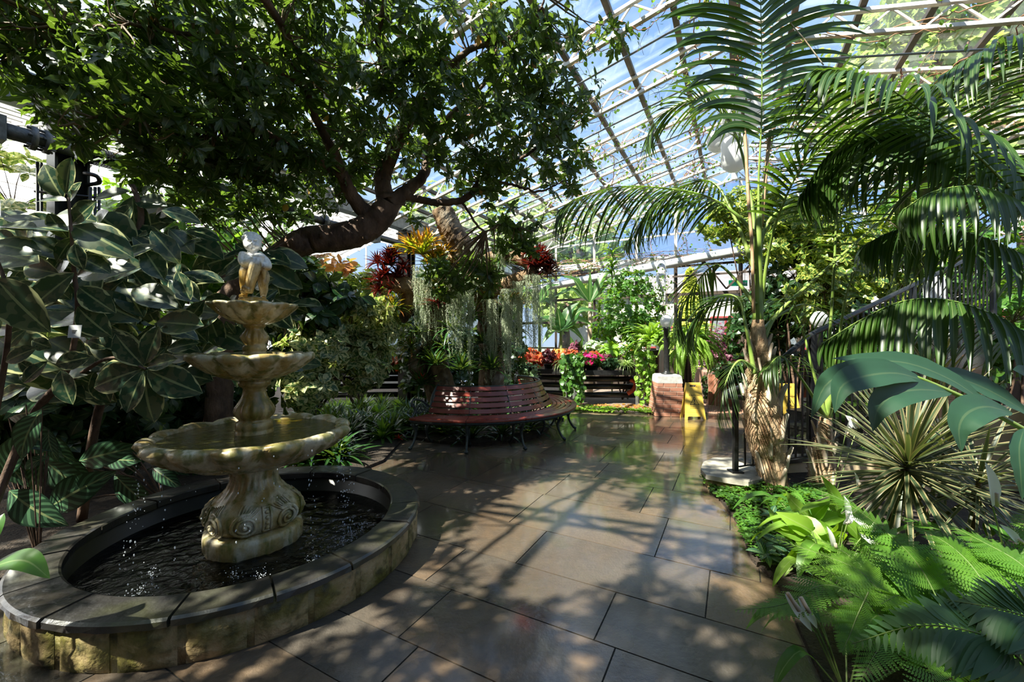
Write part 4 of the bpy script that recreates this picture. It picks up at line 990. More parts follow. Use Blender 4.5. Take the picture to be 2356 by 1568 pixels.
# ================================================================ plant builders
def rot_about(v, ax, a):
    return v * np.cos(a)[:, None] + np.cross(ax, v) * np.sin(a)[:, None] + ax * (ax * v).sum(1, keepdims=True) * (1 - np.cos(a))[:, None]
def rosettes(g, C, D, k, tpls, L, spread=(50, 95), rnd=None, mi=0, sag=0.25, wj=0.15):
    """k leaves around each twig end C pointing along D"""
    C = np.asarray(C, float).reshape(-1, 3); D = np.asarray(D, float).reshape(-1, 3) * np.ones((len(C), 1)); D = D / np.linalg.norm(D, axis=1, keepdims=True)
    n = len(C)
    CC = np.repeat(C, k, 0); DD = np.repeat(D, k, 0); N = n * k
    pv = np.cross(DD, np.array([.31, .52, .79])); pv /= np.linalg.norm(pv, axis=1, keepdims=True) + 1e-9
    ph = np.tile(np.arange(k) * 2.4, n) + np.repeat(rs.rand(n) * 6.28, k)
    pv = rot_about(pv, DD, ph)
    al = np.radians(rs.uniform(spread[0], spread[1], N))[:, None]
    X = DD * np.cos(al) + pv * np.sin(al); X[:, 2] -= sag * rs.rand(N)
    Up = DD * np.sin(al) - pv * np.cos(al) + np.array([0, 0, .3]); Up += rs.normal(size=(N, 3)) * wj
    sc = L * rs.uniform(.65, 1.15, N); P = CC + X * .02 * L + DD * (rs.uniform(-.3, .1, N) * L * .5)[:, None]
    r = rs.rand(N) * .6 + np.repeat(rs.rand(n), k) * .4 if rnd is None else rnd
    q = rs.randint(0, len(tpls), N)
    for i, t in enumerate(tpls):
        m = q == i
        if m.any(): g.inst(t, P[m], X[m], Up[m], sc[m], r[m] if hasattr(r, '__len__') else None, mi)
def blobpts(blobs, n, hollow=0.45, seed=None):
    """points in the outer part of a set of ellipsoids, with the direction outwards"""
    vol = np.array([b[1][0] * b[1][1] * b[1][2] for b in blobs]) ** .72; vol /= vol.sum()
    C = []; D = []
    for b, f in zip(blobs, vol):
        m = max(3, int(round(n * f))); u = unit(m); r = (hollow ** 3 + (1 - hollow ** 3) * rs.rand(m)) ** (1 / 3.)
        ax = np.array(b[1]); c = np.array(tuple(b[0]))
        C.append(c + u * r[:, None] * ax); d = u / ax * ax.mean() + np.array([0, 0, .35]) + rs.normal(size=(m, 3)) * .35; D.append(d / np.linalg.norm(d, axis=1, keepdims=True))
    return np.concatenate(C), np.concatenate(D)
def stems(base, blobs, r0, m, parent, name='stem', twigs=0, C=None, wob=.12, k=7):
    g = Geo(); base = Vector(base)
    for b in blobs:
        c = Vector(b[0]); mid = base.lerp(c, .5) + Vector((random.uniform(-wob, wob), random.uniform(-wob, wob), random.uniform(0, wob)))
        g.tube(bez([base, base.lerp(mid, .5) + Vector((random.uniform(-wob, wob) * .5, random.uniform(-wob, wob) * .5, 0)), mid, c], 14), np.linspace(r0, r0 * .35, 14), k)
    if twigs and C is not None:
        cs = [np.array(tuple(b[0])) for b in blobs]; idx = rs.choice(len(C), min(twigs, len(C)), replace=False)
        for i in idx:
            j = int(np.argmin([np.linalg.norm(C[i] - c) for c in cs])); mid = (C[i] + cs[j]) / 2 + rs.normal(size=3) * .04
            g.tube(bez([cs[j], mid, C[i]], 6), np.linspace(r0 * .25, r0 * .08, 6), 4, caps=False)
    return g.build(name, m, parent)
def shrub(name, label, cat, base, blobs, n, k, tpls, L, m, sm=None, r0=.02, spread=(45, 95), hollow=.45, sag=.25, twigs=40, group=None):
    o = thing(name, label, cat, tuple(base), group)
    C, D = blobpts(blobs, n, hollow)
    keep = C[:, 2] > .03; C, D = C[keep], D[keep]
    g = Geo(); rosettes(g, C, D, k, tpls, L, spread, sag=sag); g.build('foliage', [m], o)
    stems(base, blobs, r0, [sm or M_bark], o, 'stem', twigs, C)
    return o
def straps(name, label, cat, pos, n, L, m, elev=(15, 80), droop=(.2, .5), wid=.05, axis=(0, 0, 1), group=None, inner=None, az=None, fold=.4):
    """rosette of long strap leaves; young leaves stand up in the middle"""
    o = thing(name, label, cat, tuple(pos), group)
    ax = np.array(Vector(axis).normalized()); p1 = np.cross(ax, [.3, 1, .1]); p1 /= np.linalg.norm(p1); p2 = np.cross(ax, p1)
    g = Geo(); tp = [strap(6, wid, d, fold) for d in np.linspace(droop[0], droop[1], 3)]
    i = np.arange(n); f = i / max(1, n - 1)
    ph = i * 2.4 + rs.rand() * 6 if az is None else rs.uniform(az[0], az[1], n)
    el = np.radians(elev[0] + (elev[1] - elev[0]) * f + rs.uniform(-6, 6, n))
    hd = np.cos(ph)[:, None] * p1 + np.sin(ph)[:, None] * p2
    X = hd * np.cos(el)[:, None] + ax * np.sin(el)[:, None]; Up = ax * np.cos(el)[:, None] - hd * np.sin(el)[:, None]
    sc = L * rs.uniform(.75, 1.1, n) * (1 - .25 * f)
    q = rs.randint(0, 3, n); P = np.array(tuple(pos)) + hd * .012 * L * 4 * (1 - f[:, None])
    rn = rs.rand(n)
    for j in range(3):
        k = q == j
        if k.any(): g.inst(tp[j], P[k], X[k], Up[k], sc[k], rn[k])
    g.build('foliage', [m], o)
    if inner is not None:
        g = Geo(); n2 = max(6, n // 4); t = leaf(4, .16, .4, .2, .2)
        rosettes(g, [np.array(tuple(pos)) + ax * L * .18], [ax], n2, [t], L * .3, (15, 60)); g.build('flower_head', [inner], o)
    return o
def ribbon(g, P, wid, up, n=18, fold=.2, peak=.45, rnd=None, mi=0, wave=.0):
    C = bez(P, n); T = np.gradient(C, axis=0); T /= np.linalg.norm(T, axis=1, keepdims=True)
    U = np.array(tuple(up), float) * np.ones((n, 1)); Sd = np.cross(T, U); Sd /= np.linalg.norm(Sd, axis=1, keepdims=True) + 1e-9; Nn = np.cross(Sd, T)
    t = np.linspace(0, 1, n); w_ = np.where(t < peak, np.sin(t / peak * math.pi / 2) ** .7, np.cos((t - peak) / (1 - peak) * math.pi / 2) ** .9) * wid + .0005
    V = []; uv = []
    for i in range(n):
        wv = wave * math.sin(i * 1.9) * w_[i]
        for y in (-1, -.5, 0, .5, 1): V.append(C[i] + Sd[i] * y * w_[i] + Nn[i] * (fold * abs(y) * w_[i] + wv * abs(y) * (1 if y > 0 else -1))); uv.append((t[i], y))
    Q = [(i * 5 + j, i * 5 + j + 1, (i + 1) * 5 + j + 1, (i + 1) * 5 + j) for i in range(n - 1) for j in range(4)]
    g.add(V, np.array(Q), uv, random.random() if rnd is None else rnd, mi)
def straph(n=9, wid=.03, droop=.3):
    """leaflet that bends within its own blade"""
    V = []; uv = []; Fc = []; x = y = 0.0
    for i in range(n + 1):
        t = i / n; wv = wid * min(1, .45 + t * 2.5) * (1 - t ** 3) ** .8 + .0008; a = .25 - droop * 2.6 * t ** 1.3
        nx, ny = -math.sin(a), math.cos(a)
        V += [(x - nx * wv, y - ny * wv, .25 * wv), (x, y, 0), (x + nx * wv, y + ny * wv, .25 * wv)]; uv += [(t, -1), (t, 0), (t, 1)]
        x += math.cos(a) / n; y += math.sin(a) / n
    for i in range(n):
        for j in range(2): Fc.append((i * 3 + j, (i + 1) * 3 + j, (i + 1) * 3 + j + 1, i * 3 + j + 1))
    return np.array(V), np.array(Fc), np.array(uv)
def palm_frond(parent, P, Lmax, n, droop, wid, up=(0, 0, 1), ang=55, t0=.28, mats=None, lift=.25, rr=.016, sides=(-1, 1), tpow=.6, face=None, curtain=0.0, name='frond'):
    """rachis through P; n pairs of long leaflets which arch and hang"""
    C = bez(P, 60); T = np.gradient(C, axis=0); T /= np.linalg.norm(T, axis=1, keepdims=True)
    g = Geo(); g.tube(C, np.interp(np.linspace(0, 1, 60), [0, .15, .5, 1], [rr * 1.5, rr, rr * .55, rr * .12]), 7, mi=1)
    U = np.array(tuple(up), float)
    tp = [(strap(9, wid, d, .5) if face is None else straph(9, wid, d)) for d in (droop * .8, droop, droop * 1.25)]
    for sd in sides:
        tt = np.linspace(t0, .995, n) + rs.uniform(-.003, .003, n); tt = np.clip(tt, 0, .999); ix = tt * 59; i0 = ix.astype(int); fr = (ix - i0)[:, None]
        B = C[i0] * (1 - fr) + C[np.minimum(i0 + 1, 59)] * fr; Tn = T[i0]
        Sd = np.cross(Tn, U); Sd /= np.linalg.norm(Sd, axis=1, keepdims=True) + 1e-9; Nn = np.cross(Sd, Tn)
        q = (tt - t0) / (1 - t0); a = np.radians(ang * (1 - .55 * q ** 2) + rs.uniform(-4, 4, n))
        X = Sd * sd * np.sin(a)[:, None] + Tn * np.cos(a)[:, None] + Nn * (lift + rs.uniform(-.08, .08, n))[:, None]; X[:, 2] -= curtain
        X /= np.linalg.norm(X, axis=1, keepdims=True)
        Up = np.array([0, 0, 1.0]) * .8 + Nn * .6
        if face is not None: Up = np.array(tuple(face), float) * np.ones((n, 1))
        Lf = Lmax * (np.sin(np.pi * (.12 + .86 * q)) ** tpow) * rs.uniform(.9, 1.06, n) + .04
        k = rs.randint(0, 3, n); rn = rs.rand(n)
        for j in range(3):
            m = k == j
            if m.any(): g.inst(tp[j], B[m], X[m], Up[m], np.stack([Lf[m], np.full(m.sum(), Lmax) * (1 if face is None else sd), Lf[m]], 1), rn[m])
    return g.build(name, mats, parent)
def fern_tpl(n=11, L2=.16):
    """one fern pinna: a rib with two rows of small toothed lobes"""
    V = []; Fs = []; uv = []
    for i in range(n):
        t = (i + .4) / n; w_ = L2 * math.sin(math.pi * (.22 + .76 * t)) ** .8 * (1 - .3 * t) + .008; hw = .5 / n * .78
        for sd in (-1, 1):
            b = len(V); x = t
            V += [(x - hw, 0, 0), (x + hw * .9, 0, 0), (x + hw * 1.3, sd * w_ * .65, .02 * w_), (x + hw * 1.25, sd * w_, -.10 * w_), (x - hw * .5, sd * w_ * .7, .0)]
            uv += [(t, .2 * sd), (t, .2 * sd), (t, .6 * sd), (t, sd), (t, .6 * sd)]
            q = [b, b + 1, b + 2, b + 4], [b + 4, b + 2, b + 3, b + 3]
            for f in q: Fs.append(f if sd > 0 else f[::-1])
    return np.array(V), np.array([[f[0], f[1], f[2], f[3]] for f in Fs]), np.array(uv)
def fern_tpl2(n=12, L2=.16):
    V, Fc, uv = fern_tpl(n, L2); Fc = Fc.copy()
    # the pointed lobe tips are triangles: give them a real fourth corner
    V = V.copy(); ex = []; 
    add = []; 
    for r in range(len(Fc)):
        f = Fc[r]
        if len(set(f)) < 4:
            u = sorted(set(f)); p = [v for v in f if v != f[-1] or True]
            tipi = [v for v in set(f) if list(f).count(v) == 2][0]
            nv = V[tipi] * .999 + V[[v for v in set(f) if v != tipi][0]] * .001; V = np.vstack([V, nv]); uv = np.vstack([uv, uv[tipi]])
            pos = list(f).index(tipi); f2 = list(f)
            # replace second occurrence
            second = [i for i, v in enumerate(f2) if v == tipi][1]; f2[second] = len(V) - 1; Fc[r] = f2
    return V, Fc, uv
FT = fern_tpl2(11, .20)
FTB = leaf(6, .16, .3, .1, .15, serr=0)
def fern_frond(g, P, Lmax, n, up=(0, 0, 1), tp=None, mi=0, ang=72, droop=.15, rr=.003, t0=.12, wsc=.75):
    C = bez(P, 30); T = np.gradient(C, axis=0); T /= np.linalg.norm(T, axis=1, keepdims=True)
    g.tube(C, np.linspace(rr, rr * .3, 30), 4, rnd=.9, mi=1, caps=False); U = np.array(tuple(up), float); r0 = random.random()
    for sd in (-1, 1):
        tt = np.linspace(t0, .985, n); ix = tt * 29; i0 = ix.astype(int); fr = (ix - i0)[:, None]; B = C[i0] * (1 - fr) + C[np.minimum(i0 + 1, 29)] * fr; Tn = T[i0]
        Sd = np.cross(Tn, U); Sd /= np.linalg.norm(Sd, axis=1, keepdims=True) + 1e-9; Nn = np.cross(Sd, Tn); q = (tt - t0) / (1 - t0)
        a = np.radians(ang - 25 * q); X = Sd * sd * np.sin(a)[:, None] + Tn * np.cos(a)[:, None]; X[:, 2] -= droop * rs.uniform(.5, 1.5, n)
        Lf = Lmax * np.minimum(1, .45 + q * 2.2) * (1 - q ** 1.6) + .012
        g.inst(tp or FT, B, X, Nn + rs.normal(size=(n, 3)) * .12, np.stack([Lf, Lf * .9 * wsc + .004, Lf], 1), np.clip(r0 + rs.uniform(-.15, .15, n), 0, 1), mi)
def fern(name, label, pos, nf, L, Lp, mats, up=(0, 0, 1), elev=(20, 70), npin=22, arch=.5, az=None, tp=None, extra=None, cat='fern', wsc=.75, droop=.15):
    o = thing(name, label, cat, tuple(pos)); g = Geo(); c = Vector(pos)
    for i in range(nf):
        a = i * 2.4 + random.random() * .4 if az is None else random.uniform(*az); e_ = R(random.uniform(*elev)); l = L * random.uniform(.75, 1.1)
        h = Vector((math.cos(a), math.sin(a), 0)); p1 = c + (h * math.cos(e_) + Vector((0, 0, math.sin(e_)))) * l * .4
        p2 = p1 + (h * math.cos(e_ - arch) + Vector((0, 0, math.sin(e_ - arch)))) * l * .35; p3 = p2 + (h * math.cos(e_ - 2 * arch) + Vector((0, 0, math.sin(e_ - 2 * arch)))) * l * .3
        fern_frond(g, [c, p1, p2, p3], Lp, npin, tp=tp, wsc=wsc, droop=droop)
    for P in (extra or []): fern_frond(g, P[0], P[1], P[2], tp=tp, wsc=wsc, up=P[3] if len(P) > 3 else (0, 0, 1), droop=droop, rr=.0035)
    g.build('fronds', mats, o); return o
def moss(pos, length, width, n, label):
    """hanging bunch of thin curly strands"""
    o = thing('spanish_moss', label, 'hanging moss', tuple(pos), 'bunches of Spanish moss hanging from the stump'); g = Geo()
    top = np.array(tuple(pos)); tp = strap(3, .05, .6, .2); P = []; X = []; r_ = []
    for i in range(n):
        l = length * (random.random() ** .6 * .75 + .25); x, y = random.gauss(0, width * .38), random.gauss(0, width * .38)
        m = int(l / .022); z = np.linspace(0, l, m); ph = random.random() * 6; cv = np.stack([x * (1 - .35 * z / length) + .008 * np.sin(z * 17 + ph), y * (1 - .35 * z / length) + .008 * np.cos(z * 14 + ph), -z], 1) + top
        g.tube(cv[::3], .0016, 3, rnd=random.random(), caps=False)
        for q in range(3):
            d = unit(m); d[:, 2] = -.45 - .5 * rs.rand(m); P.append(cv); X.append(d); r_.append(np.clip(random.random() + rs.uniform(-.2, .2, m), 0, 1))
    P = np.concatenate(P); X = np.concatenate(X)
    g.inst(tp, P, X, unit(len(P)), np.stack([rs.uniform(.02, .045, len(P)), np.full(len(P), .05), np.full(len(P), .035)], 1), np.concatenate(r_))
    g.build('strands', [M_moss], o); return o
M_moss = leafm('grey_green_moss', (0.36, 0.41, 0.29), (0.66, 0.70, 0.56), .8, .35, rib=0, spec=.1, tcol=(.55, .58, .3))
# leaf materials
L_tree = leafm('dark_wavy_leaf', (0.018, 0.048, 0.010), (0.050, 0.098, 0.022), .32, .33, rib=.5, tcol=(.28, .40, .03))
L_rub = leafm('variegated_rubber_leaf', (0.010, 0.036, 0.022), (0.022, 0.060, 0.034), .27, .12, 'margin', (0.50, 0.50, 0.24), rib=.6, back=(0.13, 0.17, 0.06), thr=.90)
L_cal = leafm('striped_prayer_leaf', (0.010, 0.030, 0.018), (0.018, 0.045, 0.026), .3, .10, 'stripe', (0.075, 0.17, 0.085), rib=.5)
L_croton = leafm('cream_patched_leaf', (0.022, 0.075, 0.022), (0.05, 0.13, 0.03), .35, .32, 'patch', (0.58, 0.55, 0.27), rib=.2, thr=.53)
L_sch = leafm('yellow_variegated_leaf', (0.02, 0.08, 0.012), (0.07, 0.16, 0.02), .35, .30, 'patch', (0.55, 0.55, 0.12), rib=.2, thr=.58)
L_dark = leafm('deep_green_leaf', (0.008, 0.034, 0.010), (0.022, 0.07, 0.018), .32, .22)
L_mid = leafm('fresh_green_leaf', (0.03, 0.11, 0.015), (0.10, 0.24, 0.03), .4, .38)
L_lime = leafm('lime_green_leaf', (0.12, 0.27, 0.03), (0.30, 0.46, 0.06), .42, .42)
L_strap = leafm('glossy_strap_leaf', (0.010, 0.045, 0.012), (0.035, 0.105, 0.025), .25, .18, rib=.2)
L_spid = leafm('spider_leaf', (0.10, 0.24, 0.04), (0.22, 0.36, 0.08), .4, .35, 'centre', (0.72, 0.74, 0.45), rib=0)
L_bro = leafm('lime_orange_bromeliad', (0.16, 0.27, 0.03), (0.40, 0.42, 0.05), .3, .35, 'tip', (0.55, 0.12, 0.02), rib=0)
L_burg = leafm('burgundy_bromeliad', (0.045, 0.008, 0.010), (0.13, 0.014, 0.012), .3, .18, rib=0, tcol=(.25, .03, .01))
L_brog = leafm('olive_bromeliad', (0.05, 0.13, 0.02), (0.14, 0.20, 0.03), .3, .3, 'tip', (0.30, 0.10, 0.03), rib=0)
L_red = leafm('scarlet_petal', (0.62, 0.02, 0.012), (0.75, 0.09, 0.03), .4, .3, rib=0, tcol=(.8, .05, .02))
L_pink = leafm('magenta_petal', (0.80, 0.015, 0.16), (0.85, 0.03, 0.24), .5, .3, rib=0, tcol=(.9, .05, .25))
L_cald = leafm('red_caladium_leaf', (0.45, 0.035, 0.03), (0.62, 0.16, 0.10), .45, .4, 'margin', (0.14, 0.26, 0.05), rib=.5, tcol=(.8, .15, .08), thr=.8)
L_cald2 = leafm('orange_caladium_leaf', (0.70, 0.25, 0.12), (0.72, 0.48, 0.10), .45, .4, 'margin', (0.20, 0.32, 0.05), rib=.3, tcol=(.9, .35, .08), thr=.8)
L_caldw = leafm('white_caladium_leaf', (0.62, 0.66, 0.54), (0.70, 0.72, 0.62), .45, .35, 'margin', (0.06, 0.18, 0.04), rib=.2, thr=.62)
L_maroon = leafm('maroon_leaf', (0.05, 0.008, 0.015), (0.12, 0.02, 0.03), .4, .25, rib=0, tcol=(.4, .05, .06))
L_purple = leafm('purple_leaf', (0.13, 0.04, 0.07), (0.30, 0.11, 0.16), .5, .35, rib=0, tcol=(.5, .15, .25))
L_ban = leafm('banana_leaf', (0.025, 0.09, 0.022), (0.06, 0.16, 0.03), .35, .32, rib=.9, tcol=(.4, .6, .08))
L_palm = leafm('kentia_leaflet', (0.018, 0.050, 0.008), (0.042, 0.092, 0.014), .36, .22, rib=.3, tcol=(.25, .42, .03))
L_fern = leafm('fresh_fern', (0.06, 0.16, 0.015), (0.13, 0.26, 0.028), .5, .36, rib=0, tcol=(.35, .6, .05))
L_ferny = leafm('pale_fern', (0.16, 0.30, 0.03), (0.30, 0.45, 0.07), .5, .40, rib=0, tcol=(.5, .65, .1))
L_fernd = leafm('blue_green_fern', (0.030, 0.085, 0.028), (0.05, 0.12, 0.040), .5, .25, rib=0)
L_drac = leafm('pale_edged_dracaena', (0.035, 0.060, 0.028), (0.065, 0.09, 0.042), .4, .15, 'edge', (0.24, 0.20, 0.10), rib=0)
L_dracr = leafm('red_edged_dracaena', (0.22, 0.25, 0.06), (0.38, 0.36, 0.11), .35, .3, 'edge', (0.40, 0.10, 0.05), rib=0)
L_ging = leafm('ginger_leaf', (0.014, 0.050, 0.026), (0.020, 0.062, 0.030), .5, .12, rib=.07)
L_spathe = leafm('white_spathe', (0.74, 0.74, 0.72), (0.66, 0.66, 0.64), .5, .3, rib=0, tcol=(.85, .85, .8))
L_aut = leafm('bronze_young_leaf', (0.40, 0.16, 0.08), (0.50, 0.36, 0.08), .4, .4, rib=0, tcol=(.7, .35, .1))
L_out = leafm('bright_outdoor_leaf', (0.17, 0.27, 0.06), (0.34, 0.42, 0.12), .6, .35, rib=0, tcol=(.5, .6, .15))  # light yellow-green leaf of the outdoor trees
L_con = leafm('golden_conifer', (0.32, 0.40, 0.05), (0.50, 0.55, 0.10), .6, .3, rib=0, tcol=(.7, .75, .1))
# leaf shapes
T_tree = [leaf(9, .19, .55, .15, .25, serr=1, wave=.18), leaf(9, .21, .5, .25, .35, serr=1, wave=.22), leaf(7, .18, .5, .3, .1, serr=1, wave=.15)]
T_oval = [leaf(5, .26, .45, .15, .2), leaf(5, .30, .5, .1, .35)]
T_small = [leaf(3, .36, .45, .15, .15), leaf(3, .40, .5, .1, .3)]
T_rub = [leaf(9, .26, .5, .18, .15, m=2, sharp=.8), leaf(9, .29, .5, .10, .30, m=2, sharp=.8), leaf(9, .25, .55, .3, .05, m=2, sharp=.8)]
T_cal = [leaf(9, .21, .45, .2, .3, m=2), leaf(9, .20, .4, .12, .5, m=2)]
T_heart = [heart(.3), heart(.5, .38)]
T_big = [leaf(7, .24, .4, .2, .45, m=2), leaf(7, .22, .45, .25, .3, m=2)]
def B(px, py, Y, rx, ry, rz): return (W(px, py, Y), (rx, ry, rz))
# ================================================================ the big tree
TB = G(500, 1070); TB = Vector((-3.62, 5.05, 0))
tree = thing('evergreen_tree', 'large spreading evergreen tree with a dark leaning trunk, rooted behind the fountain', 'tree', tuple(TB))
g = Geo()
def br(P, r, k=10, n=None):
    n = n or 8 * len(P); C = bez(P, n); C = C + rs.normal(size=C.shape) * .006
    g.tube(C, np.interp(np.linspace(0, 1, n), np.linspace(0, 1, len(r)), r), k); return C
nodes = []
Y5 = 5.0
nodes.append(br([TB - Vector((0, 0, .1)), W(507, 900, 5.05), W(512, 740, 5.0), W(545, 660, 4.95), W(640, 590, 4.9), W(700, 556, 4.9), W(800, 542, 4.95), W(868, 505, 5), W(898, 460, 5)], [.17, .14, .13, .125, .13, .16, .165, .16, .14], 14, 80))
nodes.append(br([W(893, 470, 5), W(880, 425, 5), W(890, 380, 5.0), W(925, 300, 4.9), W(965, 240, 4.8), W(1000, 205, 4.7), W(1060, 130, 4.5), W(1160, 70, 4.4)], [.12, .10, .09, .08, .07, .05, .035, .02]))
nodes.append(br([W(895, 470, 5), W(935, 440, 5.1), W(972, 405, 5.2), W(990, 350, 5.3), W(992, 320, 5.3), W(1040, 260, 5.2), W(1130, 180, 5.1)], [.11, .08, .065, .055, .05, .035, .02]))
nodes.append(br([W(860, 505, 5), W(820, 465, 4.9), W(785, 400, 4.7), W(770, 355, 4.5), W(740, 300, 4.3), W(700, 200, 4.0), W(640, 100, 3.7)], [.12, .085, .07, .055, .045, .03, .015]))
nodes.append(br([W(780, 395, 4.7), W(735, 370, 4.5), W(660, 330, 4.2), W(560, 290, 3.9), W(430, 260, 3.5), W(300, 265, 3.1), W(210, 270, 2.9)], [.06, .055, .045, .035, .025, .015, .007]))
nodes.append(br([W(920, 450, 5.05), W(960, 458, 5.1), W(1010, 466, 5.1), W(1075, 455, 5.1), W(1105, 415, 5.1), W(1150, 390, 5.1), W(1220, 350, 5.0), W(1300, 280, 4.9)], [.05, .045, .042, .042, .035, .025, .018, .01]))
nodes.append(br([W(1108, 412, 5.1), W(1180, 425, 5.2), W(1240, 440, 5.3), W(1300, 415, 5.3)], [.02, .018, .014, .006]))
nodes.append(br([W(1060, 462, 5.1), W(1110, 530, 5.3), W(1150, 515, 5.4), W(1190, 520, 5.5)], [.016, .014, .01, .005]))
nodes.append(br([W(1060, 130, 4.5), W(1090, 110, 4.5), W(1170, 90, 4.4), W(1230, 40, 4.3), W(1260, -20, 4.2)], [.03, .028, .022, .014, .008]))
nodes.append(br([W(700, 200, 4.0), W(600, 140, 3.6), W(480, 90, 3.3), W(330, 60, 3.0), W(150, 60, 2.8)], [.03, .025, .02, .012, .006]))
nodes.append(br([W(940, 280, 4.9), W(900, 200, 4.5), W(870, 100, 4.1), W(880, -30, 3.8), W(800, -200, 3.3)], [.05, .04, .03, .02, .01]))
nodes.append(br([W(700, 200, 4.0), Vector((-1.8, 2.9, 4.0)), Vector((-2.6, 2.0, 4.0)), Vector((-3.2, 1.0, 3.9)), Vector((-3.6, .2, 3.8))], [.03, .03, .028, .02, .01]))
nodes.append(br([Vector((-2.6, 2.0, 4.0)), Vector((-1.9, 1.0, 4.3)), Vector((-1.4, .2, 4.4))], [.02, .016, .008]))
nodes.append(br([Vector((-3.2, 1.0, 3.9)), Vector((-4.3, 1.2, 3.8)), Vector((-5.0, 1.8, 3.7))], [.02, .014, .008]))
# pruned stubs and knots on the trunk
for (a, b, r) in (((745, 548, 4.87), (742, 540, 4.74), .045), ((838, 545, 4.9), (842, 548, 4.80), .03), ((880, 430, 5), (868, 405, 4.9), .05), ((690, 560, 4.85), (672, 555, 4.72), .13)):
    g.tube([W(*a), W(*b)], [r, r * .8], 9)
trunkmesh = g
blobs = [B(150, 90, 3.1, .7, .6, .45), B(330, 130, 3.3, .8, .7, .5), B(560, 90, 3.5, .8, .8, .5), B(800, 70, 3.9, .9, .8, .55), B(1050, 90, 4.3, .9, .8, .6),
         B(1235, 110, 4.5, .55, .6, .55), B(480, 260, 3.7, .9, .8, .42), B(260, 240, 3.0, .5, .45, .18), B(740, 250, 4.2, .9, .8, .5), B(990, 270, 4.7, .8, .8, .5), B(1190, 290, 4.8, .65, .6, .55),
         B(1300, 230, 4.8, .40, .45, .35), B(620, 380, 4.5, .85, .6, .28), B(430, 370, 4.1, .75, .6, .28), B(300, 190, 2.9, .5, .4, .25), B(860, 350, 5.1, .6, .5, .35), B(1120, 400, 5.1, .55, .5, .35), B(1290, 380, 5.2, .35, .4, .35),
         B(1180, 500, 5.5, .38, .3, .25), B(960, 480, 5.6, .18, .2, .18), B(520, 470, 4.8, .6, .4, .22), B(1400, 90, 4.6, .2, .25, .2), B(330, 330, 3.4, .6, .5, .26), B(470, 430, 4.2, .7, .5, .3), B(650, 450, 4.8, .7, .5, .3), B(800, 400, 5.2, .5, .4, .3), B(560, 350, 4.0, .7, .5, .3), B(60, 60, 3.0, .4, .4, .3), B(70, 180, 3.2, .35, .4, .2)]
over = [(Vector(c), s) for c, s in (((-4.0, 1.7, 4.0), (.9, .9, .5)), ((-2.4, .1, 4.25), (.9, .6, .5)), ((-4.5, 1.3, 3.8), (1.0, .9, .5)), ((-3.4, .3, 3.9), (1.0, .9, .5)), ((-1.7, .5, 4.4), (.8, .8, .45)), ((-1.5, 2.3, 4.6), (.9, .7, .45)), ((-5.2, 2.5, 3.6), (.8, .8, .5)), ((-2.0, 3.2, 4.5), (1.0, .7, .45)), ((-.2, 2.6, 4.8), (.8, .6, .35)))]  # unseen overhead canopy, added to keep sun off the fountain and near paving
over += [(Vector((-3.2, -.2, 4.0)), (1.4, .8, .5)), (Vector((-5.0, -.1, 3.8)), (1.2, .8, .5)), (Vector((-2.7, -.5, 4.4)), (.9, .6, .5))]
over += [(Vector((x, y, z)), (1.0, .9, .5)) for x, y, z in ((-5.5, -.5, 3.9), (-4, -1.2, 4.1), (-6.5, 1, 3.7))]
g = Geo(); C1, D1 = blobpts(blobs, 1520, .25); rosettes(g, C1, D1, 8, T_tree, .160, (35, 95), sag=.35)
C2, D2 = blobpts(over, 1150, .2); rosettes(g, C2, D2, 8, T_tree, .15, (35, 95))
kb = [(W(1090, 625, 6.0), (.42, .3, .30)), (W(1010, 640, 6.1), (.2, .2, .3)), (W(1190, 560, 6.0), (.35, .3, .2))]
C3, D3 = blobpts(kb, 85, .2); D3[:, 2] -= .8; rosettes(g, C3, D3, 8, T_tree, .17, (35, 90), sag=.4)
g.build('foliage', [L_tree], tree)
NP = np.concatenate(nodes); allC = np.concatenate([C1[::3], C2[::6], C3[::3]])
gt = Geo()
for c in allC:
    d = np.linalg.norm(NP - c, axis=1); j = int(np.argmin(d))
    mid = (NP[j] + c) / 2 + rs.normal(size=3) * .05 + np.array([0, 0, -.04]); gt.tube(bez([NP[j], mid, c], 7), np.linspace(.008 + .004 * min(d[j], 2), .002, 7), 5, caps=False)
trunkmesh.build('trunk', [M_bark], tree); gt.build('twigs', [M_twig], tree)
g = Geo(); idx = rs.choice(len(C1), 46, replace=False); g.inst(T_oval[1], C1[idx], unit(46) + np.array([0, 0, -1.2]), unit(46), .12); g.build('withered_leaves', [L_aut], tree)
# unseen second tree, added behind the visitor to shade the near paving
def added_shade_tree(base, bl_, n, label):
    o = thing('evergreen_tree', label, 'tree', base); g = Geo(); C, D = blobpts(bl_, n, .2); rosettes(g, C, D, 8, T_tree, .17, (35, 95)); g.build('foliage', [L_tree], o); stems(base, bl_, .09, [M_bark], o, 'trunk', 60, C)
added_shade_tree((-.6, -2.6, 0), [(Vector(c), (1.3, 1.1, .55)) for c in ((-1.8, -1.8, 3.9), (-.9, -2.0, 4.2), (1.0, -2.4, 4.2), (-3.2, -2.6, 4.0), (2.4, -1.4, 4.2), (-.8, -3.4, 4.0), (3.6, -2.6, 4.0), (-2.6, -.6, 4.6), (-3.8, -1.2, 4.1), (-2.4, -1.0, 4.3))], 2000, 'unseen evergreen tree added behind the camera to shade the foreground')
